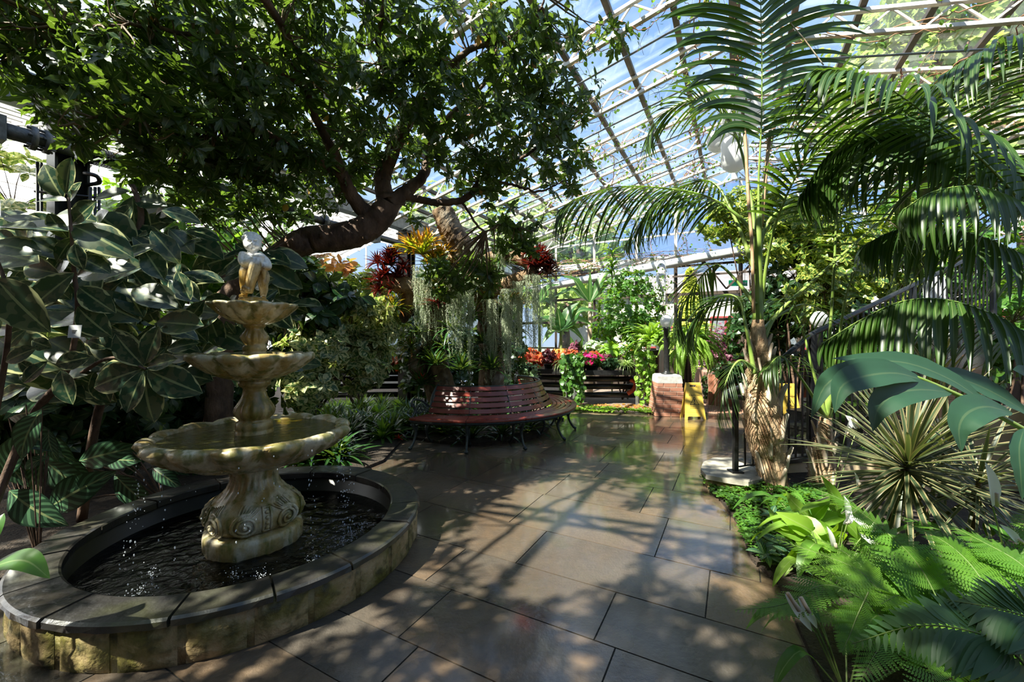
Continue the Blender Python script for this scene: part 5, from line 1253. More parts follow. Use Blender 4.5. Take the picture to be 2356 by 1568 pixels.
# ================================================================ variegated rubber plant
rp = thing('rubber_plant', 'tall rubber plant with cream-edged leaves left of the fountain, before the black column', 'plant', (-3.35, 2.5, 0))
g = Geo(); gs = Geo()
def kl(bx, by, tx, ty, Y, Yt=None, face=.6, L=None, tp=None, gg=None):
    b = W(bx, by, Y); t_ = W(tx, ty, Yt or Y - .03); d = t_ - b; L = d.length * 1.03 if L is None else L
    up = (Vector((0, -1, 0)) * face + Vector((random.uniform(-.3, .3), 0, 1)) * (1 - face) - b.normalized() * .3 * face)
    q = tp or T_rub[random.randrange(3)]
    (gg or g).inst(q, [tuple(b)], [tuple(d)], [tuple(up)], np.array([[L, L * random.uniform(.9, 1.12), L]]), np.array([random.random()]))
key = [(147, 459, 88, 372, 1.9, .75), (151, 447, 160, 362, 1.88, .9), (154, 462, 63, 444, 1.85, .35), (158, 466, 176, 415, 1.95, .6), (164, 516, 216, 462, 1.9, .8), (158, 532, -5, 500, 1.85, .3), (158, 550, 108, 490, 1.9, .8),
       (166, 519, 285, 565, 1.9, .55), (170, 545, 120, 600, 1.9, .6), (172, 560, 175, 615, 1.85, .7), (171, 627, 71, 704, 1.85, .8), (170, 600, 60, 545, 1.95, .5), (175, 590, 240, 610, 1.9, .5), (178, 635, 240, 600, 1.95, .6), (180, 660, 245, 710, 1.9, .7),
       (178, 705, 232, 770, 1.9, .85), (165, 690, 100, 640, 2.0, .6), (-10, 640, 90, 760, 1.7, .85), (-20, 560, 80, 570, 1.8, .5), (0, 520, 80, 525, 1.85, .4), (185, 640, 280, 590, 2.0, .5), (190, 680, 300, 720, 2.1, .6),
       (332, 842, 253, 766, 2.0, .8), (334, 838, 362, 752, 2.0, .8), (338, 845, 404, 824, 2.0, .6), (338, 850, 442, 902, 2.0, .75), (330, 852, 288, 948, 1.95, .85), (334, 855, 330, 980, 2.02, .85), (326, 848, 197, 890, 2.0, .7), (328, 846, 208, 852, 2.05, .6), (340, 840, 372, 800, 2.08, .7),
       (210, 820, 115, 838, 1.95, .8), (140, 850, 155, 930, 1.9, .9), (90, 860, 35, 830, 1.95, .8), (120, 800, 60, 780, 2.0, .7), (85, 800, 0, 830, 1.9, .7), (110, 830, 50, 880, 1.95, .7), (250, 800, 190, 780, 2.1, .7), (230, 760, 290, 800, 2.1, .7),
       (430, 638, 395, 600, 3.3, .8), (430, 636, 400, 690, 3.3, .7), (440, 625, 520, 580, 3.35, .7), (470, 690, 430, 740, 3.0, .9), (470, 690, 530, 690, 3.0, .9), (455, 680, 400, 670, 3.0, .7), (470, 600, 455, 665, 3.3, .8),
       (612, 583, 700, 600, 3.5, .6), (610, 612, 690, 660, 3.45, .8), (668, 625, 662, 705, 3.5, .9), (600, 600, 540, 560, 3.5, .7), (500, 640, 560, 600, 3.5, .6), (480, 720, 505, 800, 3.4, .8), (640, 690, 690, 730, 3.5, .6), (430, 560, 470, 520, 3.3, .7),
       (300, 440, 215, 455, 2.5, .5), (305, 450, 300, 560, 2.5, .8), (310, 460, 380, 470, 2.5, .6), (305, 470, 250, 530, 2.45, .7), (310, 520, 370, 560, 2.5, .7), (300, 560, 240, 600, 2.4, .7), (310, 580, 380, 620, 2.5, .7), (300, 620, 360, 700, 2.4, .7), (290, 640, 220, 690, 2.3, .6), (300, 660, 370, 640, 2.5, .7)]
for k_ in key: kl(k_[0], k_[1], k_[2], k_[3], k_[4] * (1.22 if k_[4] < 2.6 else 1.1), k_[4] * (1.22 if k_[4] < 2.6 else 1.1) - .04, face=k_[5])
rr = random.Random(9)
for i in range(230):
    bx = rr.uniform(-30, 430); by = rr.uniform(480, 890); Y = rr.uniform(2.6, 3.6)
    a = rr.uniform(0, 6.28); l = 100 * 2.6 / Y * rr.uniform(.9, 1.25); kl(bx, by, bx + l * math.cos(a), by + l * .55 * math.sin(a) + 18, Y, Y + rr.uniform(-.15, .1), face=rr.uniform(.35, .8))
for i in range(36):
    bx = rr.uniform(380, 700); by = rr.uniform(560, 860); Y = rr.uniform(3.5, 4.1); a = rr.uniform(0, 6.28); l = 75; kl(bx, by, bx + l * math.cos(a), by + l * .6 * math.sin(a) + 14, Y, Y - .1, face=rr.uniform(.3, .8))
g.build('foliage', [L_rub], rp)
base = Vector((-2.35, 2.55, 0)); base2 = Vector((-3.0, 3.0, 0))
def tb(P, r, n=20): gs.tube(bez(P, n), np.linspace(r[0], r[1], n), 8)
V1 = Vector((-3.35, 2.5, 0)); V2 = Vector((-3.6, 3.45, 0))
tb([V1, W(60, 980, 2.75), W(150, 860, 2.5), W(178, 720, 2.35), W(170, 620, 2.3), W(158, 455, 2.3)], (.022, .007), 30)
tb([V2, W(215, 1000, 3.4), W(262, 800, 3.2), W(295, 620, 3.1), W(325, 500, 3.05), W(305, 425, 3.05)], (.035, .016), 30)
tb([V1, W(80, 960, 2.8), W(200, 850, 2.6), W(270, 822, 2.5), W(334, 848, 2.42)], (.018, .006), 24); tb([W(262, 800, 3.2), W(400, 740, 3.3), W(470, 690, 3.3)], (.014, .006))
tb([W(295, 640, 3.1), W(400, 640, 3.5), W(500, 640, 3.7), W(600, 590, 3.85), W(675, 545, 3.9)], (.014, .006)); tb([V1, W(0, 900, 2.5), W(20, 700, 2.2), W(-20, 560, 2.25)], (.018, .007), 24); tb([W(600, 600, 3.85), W(660, 615, 3.85), W(668, 625, 3.85)], (.006, .004))
gs.build('stem', [M_bark], rp)
g = Geo(); c = W(172, 762, 2.2); g.box(c, (.034, 0, 0), (0, .001, 0), (0.004, 0, .034)); t_ = tag(g.build('plant_label', [M_white], smooth=False), 'small white plant label tag hanging among the rubber plant leaves', 'label')
ORG['plant_label'] = (0, 0, 0); g = Geo()
text_geo(g, 'FICUS', .010, (c + Vector((0, -.0015, .002)), Vector((1, 0, 0)), Vector((0, 0, 1)), Vector((0, -1, 0)))) if False else [g.beam(c + Vector((-.012, -.0018, .006 - .007 * i)), c + Vector((.012 - .004 * i, -.0018, .006 - .007 * i)), .0012, .003) for i in range(3)]
g.build('print', [M_ink], t_, smooth=False)
# ================================================================ prayer plants at lower left
def calathea(label, base, keys, nr, box, Y):
    o = thing('prayer_plant', label, 'plant', tuple(base)); g = Geo(); gs2 = Geo()
    for (bx, by, tx, ty, y0) in keys:
        kl(bx, by, tx, ty, y0, y0 - .1, face=.75, tp=T_cal[0], gg=g); b = W(bx, by, y0); gs2.tube(bez([Vector(base), (Vector(base) + b) / 2 + Vector((0, 0, .08)), b], 8), .004, 5, caps=False)
    for i in range(nr):
        bx = rr.uniform(box[0], box[2]); by = rr.uniform(box[1], box[3]); y0 = rr.uniform(Y[0], Y[1]); a = rr.uniform(0, 6.28); l = .28 * 950 / y0
        kl(bx, by, bx + l * math.cos(a), by + abs(l * .6 * math.sin(a)) + 20, y0, y0 - .08, face=rr.uniform(.3, .8), tp=T_cal[rr.randrange(2)], gg=g)
        b = W(bx, by, y0); gs2.tube(bez([Vector(base), (Vector(base) + b) / 2 + Vector((0, 0, .08)), b], 8), .004, 5, caps=False)
    g.build('foliage', [L_cal], o); gs2.build('stem', [M_bark], o)
calathea('prayer plant with pale-striped leaves at the left edge beside the pool', (-3.15, 2.75, 0.03), [(20, 1127, 112, 1218, 2.75), (97, 939, 5, 1065, 2.6), (100, 1040, 60, 1160, 2.9), (10, 1100, 20, 1000, 2.8), (60, 930, 0, 960, 2.6), (20, 960, 95, 935, 2.8)], 9, (-10, 980, 130, 1080), (2.8, 3.2))
calathea('prayer plant with pale-striped leaves overhanging the back of the pool', (-3.3, 3.9, 0.03), [(263, 1090, 336, 1178, 3.55), (179, 1062, 283, 1028, 3.4), (110, 1170, 215, 1095, 3.0), (130, 1050, 190, 1110, 3.2), (240, 1055, 300, 1060, 3.7), (105, 1060, 185, 1140, 3.1)], 12, (150, 1010, 400, 1090), (3.9, 4.4))
o = thing('broad_leaf_plant', 'glossy bright green leaf at the bottom left corner above the pool coping', 'plant', tuple(W(-60, 1400, 1.75))); g = Geo()
ribbon(g, [W(-60, 1330, 1.75), W(0, 1298, 1.72), W(60, 1290, 1.7), W(115, 1330, 1.72)], .055, (0, -.4, 1), fold=.15); ribbon(g, [W(-60, 1330, 1.75), W(-20, 1230, 1.75), W(10, 1180, 1.8)], .05, (0, -1, .4))
g.build('foliage', [L_mid], o); g = Geo(); g.tube([W(-60, 1330, 1.75), Vector((-2.7, 1.55, .03))], .006, 6); g.build('stem', [M_stem], o)
# ================================================================ shrubs filling the left
shrub('croton_bush', 'cream and green variegated bush between the fountain and the moss-hung stump', 'bush', G(720, 960), [B(740, 790, 5.9, .55, .5, .5), B(810, 720, 6.3, .6, .5, .45), B(700, 880, 5.6, .45, .4, .4), B(830, 830, 6.2, .45, .4, .42), B(690, 730, 6.2, .5, .4, .4), B(870, 760, 6.6, .35, .3, .4)], 330, 8, T_oval, .19, L_croton, r0=.03, sag=.45)
shrub('croton_bush', 'yellow-tipped variegated bush in the sun behind the taller bush', 'bush', (-3.2, 8.6, 0), [B(800, 670, 8.2, .9, .6, .6), B(880, 750, 8.5, .5, .5, .8), B(700, 650, 8, .6, .5, .5)], 230, 8, T_oval, .17, L_sch, r0=.03)
shrub('broad_leaf_shrub', 'dark green broad-leaved shrub right of the cherub statue', 'shrub', (-2.95, 5.7, 0), [B(700, 640, 5.6, .45, .3, .2), B(770, 680, 5.8, .4, .3, .2), B(650, 600, 5.6, .4, .3, .2), B(730, 720, 5.6, .3, .2, .2)], 75, 7, T_oval, .24, L_dark, r0=.02, sag=.6)
shrub('bronze_shrub', 'small shrub with bronze-red young leaves above the dark shrub', 'shrub', (-3.4, 7.2, 0), [B(735, 605, 7.2, .7, .4, .18), B(660, 590, 7.2, .4, .3, .2)], 28, 6, T_oval, .2, L_aut, r0=.012, sag=.8)
nleft = 0
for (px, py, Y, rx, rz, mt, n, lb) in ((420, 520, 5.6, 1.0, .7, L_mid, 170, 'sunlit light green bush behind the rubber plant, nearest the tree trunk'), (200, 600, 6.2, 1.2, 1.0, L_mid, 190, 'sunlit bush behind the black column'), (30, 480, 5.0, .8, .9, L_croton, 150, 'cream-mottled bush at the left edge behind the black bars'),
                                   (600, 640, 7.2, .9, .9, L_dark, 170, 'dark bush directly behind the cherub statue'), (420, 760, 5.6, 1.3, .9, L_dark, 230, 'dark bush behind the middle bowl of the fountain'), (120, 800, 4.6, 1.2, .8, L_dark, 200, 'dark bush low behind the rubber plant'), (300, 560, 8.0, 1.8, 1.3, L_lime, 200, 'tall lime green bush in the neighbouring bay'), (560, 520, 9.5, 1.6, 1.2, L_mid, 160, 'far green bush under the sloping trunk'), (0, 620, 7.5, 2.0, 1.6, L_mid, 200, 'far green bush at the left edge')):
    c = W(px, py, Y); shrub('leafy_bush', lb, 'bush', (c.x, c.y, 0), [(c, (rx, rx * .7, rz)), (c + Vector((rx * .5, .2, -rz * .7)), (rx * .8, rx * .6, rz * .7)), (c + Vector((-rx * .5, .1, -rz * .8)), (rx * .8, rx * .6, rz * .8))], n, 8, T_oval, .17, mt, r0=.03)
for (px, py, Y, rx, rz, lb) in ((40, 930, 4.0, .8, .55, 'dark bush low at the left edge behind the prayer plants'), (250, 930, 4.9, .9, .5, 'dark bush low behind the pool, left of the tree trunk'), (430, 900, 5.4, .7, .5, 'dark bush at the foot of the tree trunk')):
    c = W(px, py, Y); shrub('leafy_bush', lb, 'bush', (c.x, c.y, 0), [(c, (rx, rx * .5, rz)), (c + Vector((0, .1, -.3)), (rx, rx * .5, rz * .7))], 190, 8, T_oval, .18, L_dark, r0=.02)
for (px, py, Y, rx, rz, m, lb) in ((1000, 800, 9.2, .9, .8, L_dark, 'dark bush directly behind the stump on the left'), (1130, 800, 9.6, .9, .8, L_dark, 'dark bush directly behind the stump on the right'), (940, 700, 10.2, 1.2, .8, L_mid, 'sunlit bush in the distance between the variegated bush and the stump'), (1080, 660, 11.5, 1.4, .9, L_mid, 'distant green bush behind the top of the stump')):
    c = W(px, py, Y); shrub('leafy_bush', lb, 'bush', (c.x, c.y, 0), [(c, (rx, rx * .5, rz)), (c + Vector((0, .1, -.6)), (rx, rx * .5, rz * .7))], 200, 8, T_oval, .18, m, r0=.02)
# thin black ironwork behind the rubber plant
g = Geo(); o = thing('iron_ladder_cage', 'thin black vertical iron bars with hooped top beside the black column', 'railing', tuple(A(2.0, -6.5, 0)))
for k, px in enumerate((86, 95, 118, 208, 219, 228)):
    c = W(px, 700, 4.5 + .1 * (k % 3)); zt = H + (780 - (430 if px > 200 else 370 + px % 7)) / F * c.y; g = Geo(); g.tube([(c.x, c.y, 0), (c.x, c.y, zt)], .014, 6); g.build('bar', [M_black], o)
g = Geo(); g.tube(bez([W(195, 398, 4.5), W(222, 405, 4.5), W(228, 420, 4.6), W(200, 425, 4.8)], 10), .022, 8); g.tube([W(80, 440, 4.5), W(230, 455, 4.6)], .014, 6); g.build('hoop', [M_black], o)
# ================================================================ epiphyte stump on the round bench
ep = thing('epiphyte_stump', 'craggy cork-bark stump inside the round bench, hung with bromeliads and moss', 'tree stump', tuple(BC))
t = NT('cork_bark'); n1 = t.noise(7, 6, rough=.7, stretch=(1, 1, .5)); c = t.mix(t.ramp(n1, .35, .65), (0.05, 0.028, 0.016), (0.30, 0.19, 0.10)); c = t.mix(t.ramp(t.noise(3, 4), .55, .7), c, (0.50, 0.42, 0.32))
M_cork = t.out(t.pbr(c, .85, 0, t.bump(n1, 1.0, .05)))
def log(name, P, r, k=18, n=40):
    g = Geo(); C = bez(P, n); g.tube(C, np.interp(np.linspace(0, 1, n), np.linspace(0, 1, len(r)), r), k)
    V = g.V[-1] ; q = V.reshape(n, k, 3); ctr = q.mean(1, keepdims=True); a = np.arange(k)
    j = 1 + .16 * np.sin(a * 2.1 + np.arange(n)[:, None] * .15) * np.sin(a * .9) + rs.uniform(-.10, .10, (n, k)); g.V[-1] = (ctr + (q - ctr) * j[:, :, None]).reshape(-1, 3)
    return g.build(name, [M_cork], ep)
log('trunk', [Vector((-.95, 7.0, 0)), W(1000, 830, 6.95), W(1005, 720, 7.0), W(1030, 640, 7.1), W(1060, 590, 7.1)], [.26, .20, .19, .2, .16])
log('trunk', [Vector((-.35, 7.5, 0)), W(1130, 820, 7.4), W(1120, 700, 7.3), W(1090, 600, 7.1)], [.24, .20, .2, .18])
log('log', [W(1085, 600, 7.0), W(1055, 560, 6.9), W(1030, 515, 6.8), W(1012, 478, 6.75)], [.19, .20, .18, .15])
log('branch', [W(1040, 680, 7.0), W(990, 672, 6.9), W(955, 662, 6.8), W(918, 655, 6.75), W(885, 640, 6.75)], [.13, .14, .15, .12])
log('branch', [W(935, 660, 6.8), W(940, 700, 6.85), W(925, 740, 6.9)], [.12, .12, .07]); log('branch', [W(1090, 620, 7.1), W(1150, 590, 7.0), W(1200, 595, 6.9), W(1232, 620, 6.8)], [.13, .12, .12, .09])
log('branch', [W(1110, 680, 7.1), W(1160, 655, 6.9), W(1200, 640, 6.8), W(1228, 622, 6.7)], [.10, .11, .12, .08]); log('branch', [W(1172, 860, 7.2), W(1170, 760, 7.1), W(1176, 690, 7.0)], [.035, .04, .045]); log('branch', [W(975, 880, 6.9), W(955, 840, 6.8), W(968, 800, 6.9)], [.10, .11, .07])
for (px, y0, y1, wd, Y, n, lb) in ((969, 612, 790, 30, 6.6, 30, 'thick silvery bunch of Spanish moss hanging at the left below the orange bromeliad'), (977, 720, 815, 10, 6.6, 6, 'thin wisp of moss left of the stump just below the thick silvery bunch'), (1012, 672, 800, 28, 6.65, 18, 'olive moss bunch between the two left silvery bunches'), (1055, 640, 828, 42, 6.5, 36, 'widest silvery moss bunch in the middle of the stump'),
                               (1082, 640, 888, 16, 6.45, 16, 'longest narrow moss strand reaching down to the bench back'), (1100, 560, 680, 36, 6.6, 14, 'short moss bunch among the leaves at the stump top'), (1132, 688, 882, 24, 6.6, 22, 'olive moss bunch right of the longest strand'), (1166, 664, 890, 24, 6.5, 26, 'long moss bunch in front of the thin dark branch'), (1198, 648, 818, 32, 6.6, 30, 'moss bunch hanging below the right-hand cork arm'),
                               (1231, 632, 818, 30, 6.5, 36, 'bright curtain of moss at the right end of the cork arm'), (1154, 570, 640, 26, 6.7, 14, 'small tuft of grey moss on the upper right branch'), (1271, 628, 768, 14, 6.9, 12, 'slim pale moss bunch hanging furthest right'), (899, 735, 832, 26, 6.9, 14, 'moss bunch hanging furthest left below the green bromeliad'), (919, 660, 700, 16, 6.7, 8, 'small moss tuft on the left cork arm'), (1150, 690, 800, 40, 7.2, 16, 'shaded moss bunch deep behind the dark branch')):
    moss(W(px, y0, Y), (y1 - y0) / F * Y, wd / F * Y, int(n * 1.3), lb)
for (px, py, Y, n, L, m, el, dr, wd, lb) in (
    (968, 585, 6.6, 34, .42, L_bro, (10, 80), (.1, .4), .06, 'large lime and orange bromeliad on top of the stump, left of the cork log'), (1000, 610, 6.7, 26, .34, L_bro, (10, 80), (.1, .4), .06, 'orange bromeliad just right of the largest bromeliad'), (895, 610, 6.7, 40, .26, L_burg, (5, 85), (.1, .4), .08, 'burgundy bromeliad at the top left of the stump'),
    (880, 650, 6.75, 34, .26, L_burg, (5, 85), (.1, .4), .08, 'burgundy bromeliad below the topmost burgundy one'), (915, 640, 6.7, 30, .22, L_burg, (5, 85), (.1, .4), .08, 'dark red bromeliad resting against the left cork arm'), (902, 715, 6.7, 40, .38, L_brog, (5, 80), (.2, .6), .05, 'green grassy bromeliad with bronze tips at the far left of the stump'),
    (1238, 615, 6.7, 44, .30, L_burg, (10, 85), (.1, .4), .08, 'dark burgundy bromeliad at the right end of the branch'), (1262, 630, 6.8, 30, .24, L_burg, (5, 85), (.1, .4), .08, 'smaller burgundy bromeliad at the extreme right of the branch'), (1208, 580, 6.8, 14, .22, L_red, (10, 80), (.1, .3), .12, 'orange-red leaved bromeliad beside the burgundy one on the right branch'),
    (1178, 690, 6.6, 20, .2, L_brog, (10, 80), (.1, .4), .09, 'small red-centred bromeliad on the thin dark branch'), (1010, 700, 6.7, 26, .3, L_burg, (0, 70), (.1, .5), .07, 'shaded maroon bromeliad in the crook of the stump'), (960, 770, 6.7, 28, .34, L_dark, (0, 70), (.2, .6), .06, 'dark green bromeliad on the left flank of the stump'),
    (1040, 760, 6.7, 28, .34, L_strap, (0, 70), (.2, .6), .06, 'dark strap-leaved bromeliad halfway down the middle of the stump'), (1110, 790, 6.9, 28, .34, L_dark, (0, 70), (.2, .6), .06, 'dark bromeliad halfway down the right trunk'), (1150, 610, 6.9, 40, .38, L_strap, (0, 80), (.2, .7), .03, 'grassy green epiphyte on the upper right branch'), (1200, 700, 7.1, 26, .3, L_brog, (0, 80), (.2, .6), .05, 'olive bromeliad half hidden behind the right-hand moss')):
    straps('bromeliad', lb, 'bromeliad', W(px, py, Y), int(n * 1.9), L * 1.35, m, el, dr, wd * .85, inner=L_red if 'red-centred' in lb else None)
for i, (px, py, Y, L) in enumerate(((868, 605, 6.7, .3), (908, 588, 6.75, .3), (928, 618, 6.7, .28), (885, 632, 6.65, .3), (870, 670, 6.75, .28), (905, 665, 6.7, .28), (895, 585, 6.8, .26))):
    straps('bromeliad', 'burgundy bromeliad in the dense dark red cluster at the upper left of the stump', 'bromeliad', W(px, py, Y), 46, L, L_burg, (-20, 85), (.1, .4), .07, group='burgundy bromeliads clustered left')
for i, (px, py, Y, L) in enumerate(((1222, 600, 6.75, .3), (1252, 596, 6.7, .32), (1262, 612, 6.8, .28), (1240, 585, 6.7, .3), (1236, 640, 6.8, .26))):
    straps('bromeliad', 'burgundy bromeliad in the dark cluster at the right end of the cork branch', 'bromeliad', W(px, py, Y), 46, L, L_burg, (-20, 85), (.1, .4), .07, group='burgundy bromeliads clustered right')
for i, (px, py, Y, L, m) in enumerate(((945, 570, 6.6, .36, L_bro), (985, 560, 6.7, .38, L_bro), (1012, 590, 6.7, .34, L_bro))):
    straps('bromeliad', 'orange and green bromeliad in the bright cluster beside the cork log', 'bromeliad', W(px, py, Y), 46, L, m, (-5, 85), (.1, .45), .06, group='orange bromeliads beside the cork log')
for i, (px, py, Y, L, m) in enumerate(((985, 700, 6.75, .4, L_dark), (1000, 660, 6.8, .38, L_brog), (1050, 700, 6.8, .4, L_dark), (1085, 730, 6.8, .4, L_strap), (1120, 690, 6.9, .4, L_brog), (1150, 730, 7.0, .4, L_dark), (1190, 760, 7.1, .36, L_dark), (980, 820, 6.7, .42, L_dark), (1020, 800, 6.65, .42, L_strap), (1075, 810, 6.7, .42, L_dark), (1125, 830, 6.8, .42, L_strap), (945, 800, 6.8, .36, L_brog), (1165, 800, 7.0, .4, L_dark), (1100, 640, 6.8, .36, L_brog), (1060, 620, 6.7, .36, L_dark))):
    straps('bromeliad', 'dark green bromeliad tucked among the moss on the shaded stump', 'bromeliad', W(px, py, Y), 46, L, m, (-15, 80), (.2, .6), .055, group='dark bromeliads among the moss')
j = 0
nm = ['at the left end of the bench', 'in front of the left bench leg', 'left of the front bench leg', 'directly behind the front bench leg', 'right of the front bench leg', 'under the middle of the bench back', 'under the right part of the bench back', 'at the right inside edge of the bench', 'behind the right bench legs', 'at the back of the stump', 'behind the stump to the left', 'at the left side of the stump']
for i in range(12):
    a = R(-150 + i * 30); r_ = .92 if i % 2 else 1.02
    straps('clivia_clump', 'dark strap-leaved plant inside the bench ring, ' + nm[i], 'plant', BC + Vector((r_ * math.cos(a), r_ * math.sin(a), .04)), 36, .62, L_strap, (15, 85), (.25, .6), .05)
for (px, py, Y, L, lb) in ((1000, 840, 6.4, .45, 'left front of the stump above the bench back'), (1060, 850, 6.35, .45, 'centre front of the stump above the bench back'), (1130, 850, 6.5, .45, 'right front of the stump above the bench back'), (970, 885, 6.5, .45, 'left side of the stump beside the iron armrest')):
    straps('bromeliad', 'spreading dark green bromeliad at the ' + lb, 'bromeliad', W(px, py, Y), 44, L, L_strap, (5, 85), (.2, .5), .05, inner=L_red if 'left side' in lb else None)
straps('fallen_bromeliad', 'bright red star-shaped bromeliad flower low at the bed edge left of the bench', 'flower', W(918, 1008, 6.2), 12, .11, L_red, (5, 60), (.1, .3), .13)
# ================================================================ strap-leaved bed left of the bench
for (px, py, L, lb) in ((720, 1055, .55, 'nearest the pool coping behind the lower bowl'), (775, 1060, .55, 'spilling over the paving at the pool'), (800, 1010, .5, 'second back from the pool coping'), (690, 1010, .5, 'half hidden behind the fountain bowl'), (850, 990, .5, 'left of the fallen red flower'), (900, 1000, .5, 'beside the fallen red flower'), (935, 985, .5, 'touching the left bench arm'), (760, 980, .5, 'in the middle of the shaded bed'), (830, 955, .5, 'at the back of the shaded bed'), (880, 950, .5, 'behind the fallen red flower at the back'), (640, 1040, .5, 'directly behind the fountain pedestal')):
    p = G(px, py, .03); straps('clivia_clump', 'dark glossy strap-leaved plant ' + lb, 'plant', p, 60, L * 1.15, L_strap, (5, 85), (.25, .65), .06)
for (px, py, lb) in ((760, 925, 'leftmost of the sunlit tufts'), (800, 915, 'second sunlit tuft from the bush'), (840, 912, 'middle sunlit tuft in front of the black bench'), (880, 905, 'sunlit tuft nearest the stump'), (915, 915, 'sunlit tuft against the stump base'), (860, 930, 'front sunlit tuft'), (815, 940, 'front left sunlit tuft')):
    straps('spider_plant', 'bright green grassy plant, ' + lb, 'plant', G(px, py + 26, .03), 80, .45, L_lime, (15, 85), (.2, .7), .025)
for (px, py, lb) in ((650, 985, 'left'), (745, 945, 'right')):
    straps('purple_tradescantia', 'small purple-leaved plant low behind the fountain bowl, the %s one' % lb, 'plant', G(px, py, .03), 40, .22, L_purple, (10, 80), (.1, .4), .09)
# a few things behind on the left bench
for (px, py, m, lb) in ((915, 815, L_cald, 'red-leaved potted plant on the far black bench beside the left moss'), (935, 845, L_lime, 'lime green potted plant on the far black bench'), (880, 830, L_mid, 'green potted plant at the left on the far black bench')):
    c = W(px, py, 9.6); shrub('potted_plant', lb, 'potted plant', (c.x, c.y, .78), [(Vector((c.x, c.y, 1.05)), (.28, .25, .25))], 40, 7, T_oval, .15, m, r0=.01, twigs=10)

rq = random.Random(31)
for i in range(34):
    for _ in range(50):
        x, y = rq.uniform(-3.9, -1.85), rq.uniform(4.75, 8.6)
        if (Vector((x, y)) - BC.xy).length > 1.25 and (Vector((x, y)) - PC.xy).length > 1.5 and x < -1.8: break
    straps('clivia_clump', 'dark strap-leaved plant in the crowded shaded bed left of the bench', 'plant', (x, y, .03), 44, .55, L_strap if i % 3 else L_mid, (5, 85), (.25, .7), .06, group='strap-leaved plants massed in the shaded bed')
# ================================================================ kentia palms
M_trk = mat('fibrous_palm_trunk', (0.60, 0.42, 0.26), (0.22, 0.12, 0.06), 0.85, 0, 14, 1.0, .03, stretch=(1, 1, .35), lo=.4, hi=.6)
M_boot = mat('pale_leaf_base', (0.66, 0.56, 0.46), (0.40, 0.28, 0.18), .8, 0, 16, .5, .01, stretch=(1, 1, .3))
M_pet = mat('green_petiole', (0.15, 0.24, 0.04), (0.25, 0.33, 0.08), .35, 0, 6)
M_dry = mat('dry_tan_stalk', (0.50, 0.32, 0.19), (0.36, 0.22, 0.12), .6, 0, 12)
def palm_trunk(o, P, r, nb, ns=60, k=22):
    g = Geo(); n = 60; C = bez(P, n); rad = np.interp(np.linspace(0, 1, n), np.linspace(0, 1, len(r)), r); g.tube(C, rad, k)
    q = g.V[-1].reshape(n, k, 3); c = q.mean(1, keepdims=True); ring = 1 + .05 * (np.arange(n) % 6 < 2)[:, None] + rs.uniform(-.05, .05, (n, k)); g.V[-1] = (c + (q - c) * ring[:, :, None]).reshape(-1, 3)
    g.build('trunk', [M_trk], o)
    g = Geo()       # fibres
    for i in range(ns * 5):
        j = random.randrange(0, int(n * .75)); a = random.uniform(0, 6.28); d = Vector((math.cos(a), math.sin(a), 0)); p = Vector(C[j]) + d * rad[j] * 1.0; dz = random.uniform(-.10, .10)
        a2 = a + random.uniform(-.8, .8); d2 = Vector((math.cos(a2), math.sin(a2), 0))
        g.tube(bez([p, p + (d + d2) * .012 + Vector((0, 0, dz * .5)), Vector(C[j]) + d2 * rad[j] * random.uniform(1.02, 1.15) + Vector((0, 0, dz))], 5), .0016, 3, caps=False, rnd=random.random())
    g.build('trunk_fibre', [M_trk], o)
    for i in range(nb):
        j = int((.05 + .8 * i / nb) * n); a = -1.5 + (i * 2.4) % 6.28; d = Vector((math.cos(a), math.sin(a), 0)); p = Vector(C[j]) + d * rad[j] * .85; l = random.uniform(.10, .22) * rad[j] / .1
        g = Geo(); g.tube(bez([p - Vector((0, 0, .03)), p + d * .03 + Vector((0, 0, l * .5)), p + d * (.02 + .25 * l) + Vector((0, 0, l))], 8), np.array([.03, .034, .032, .03, .026, .022, .02, .012]) * rad[j] / .1, 8, flat=.45)
        g.build('leaf_base', [M_boot], o)
PM_ = [L_palm, M_pet]
kp = thing('kentia_palm', 'tallest kentia palm with a shaggy tan trunk beside the stair newel', 'palm', tuple(G(1785, 1125, .05)))
b0 = G(1785, 1128, .03)
palm_trunk(kp, [b0, W(1768, 1040, 4.25), W(1752, 940, 4.2), W(1752, 860, 4.15), W(1745, 790, 4.1), W(1744, 735, 4.1)], [.115, .135, .175, .16, .13, .10, .07, .052], 26)
c0 = W(1744, 760, 4.1)
g = Geo(); g.tube(bez([W(1744, 745, 4.1), W(1743, 640, 4.08), W(1744, 540, 4.05), W(1746, 490, 4.05)], 16), np.interp(np.linspace(0, 1, 16), [0, .4, 1], [.050, .042, .028]), 12); g.build('crownshaft', [M_pet], kp)
g = Geo(); g.tube(bez([W(1734, 720, 4.02), W(1730, 560, 4.0), W(1722, 460, 4.0), W(1716, 340, 4.0), W(1708, 250, 4.05)], 14), .016, 8); g.tube(bez([W(1752, 520, 4.1), W(1764, 380, 4.1), W(1772, 300, 4.1)], 10), .017, 8); g.build('dry_stalk', [M_dry], kp)
F_ = lambda P, L, n, dr, wd, **k: palm_frond(kp, P, L, n, dr, wd, mats=PM_, **k)
# the upright frond seen face on
F_([W(1745, 520, 4.05), W(1746, 400, 4.05), W(1752, 280, 4.0), W(1753, 150, 3.95), W(1751, 40, 3.85), W(1748, -90, 3.7), W(1740, -200, 3.4)], 1.0, 33, .40, .032, up=(0, -1, .05), ang=84, t0=.28, lift=.04, face=(0, -1, .15), rr=.010)
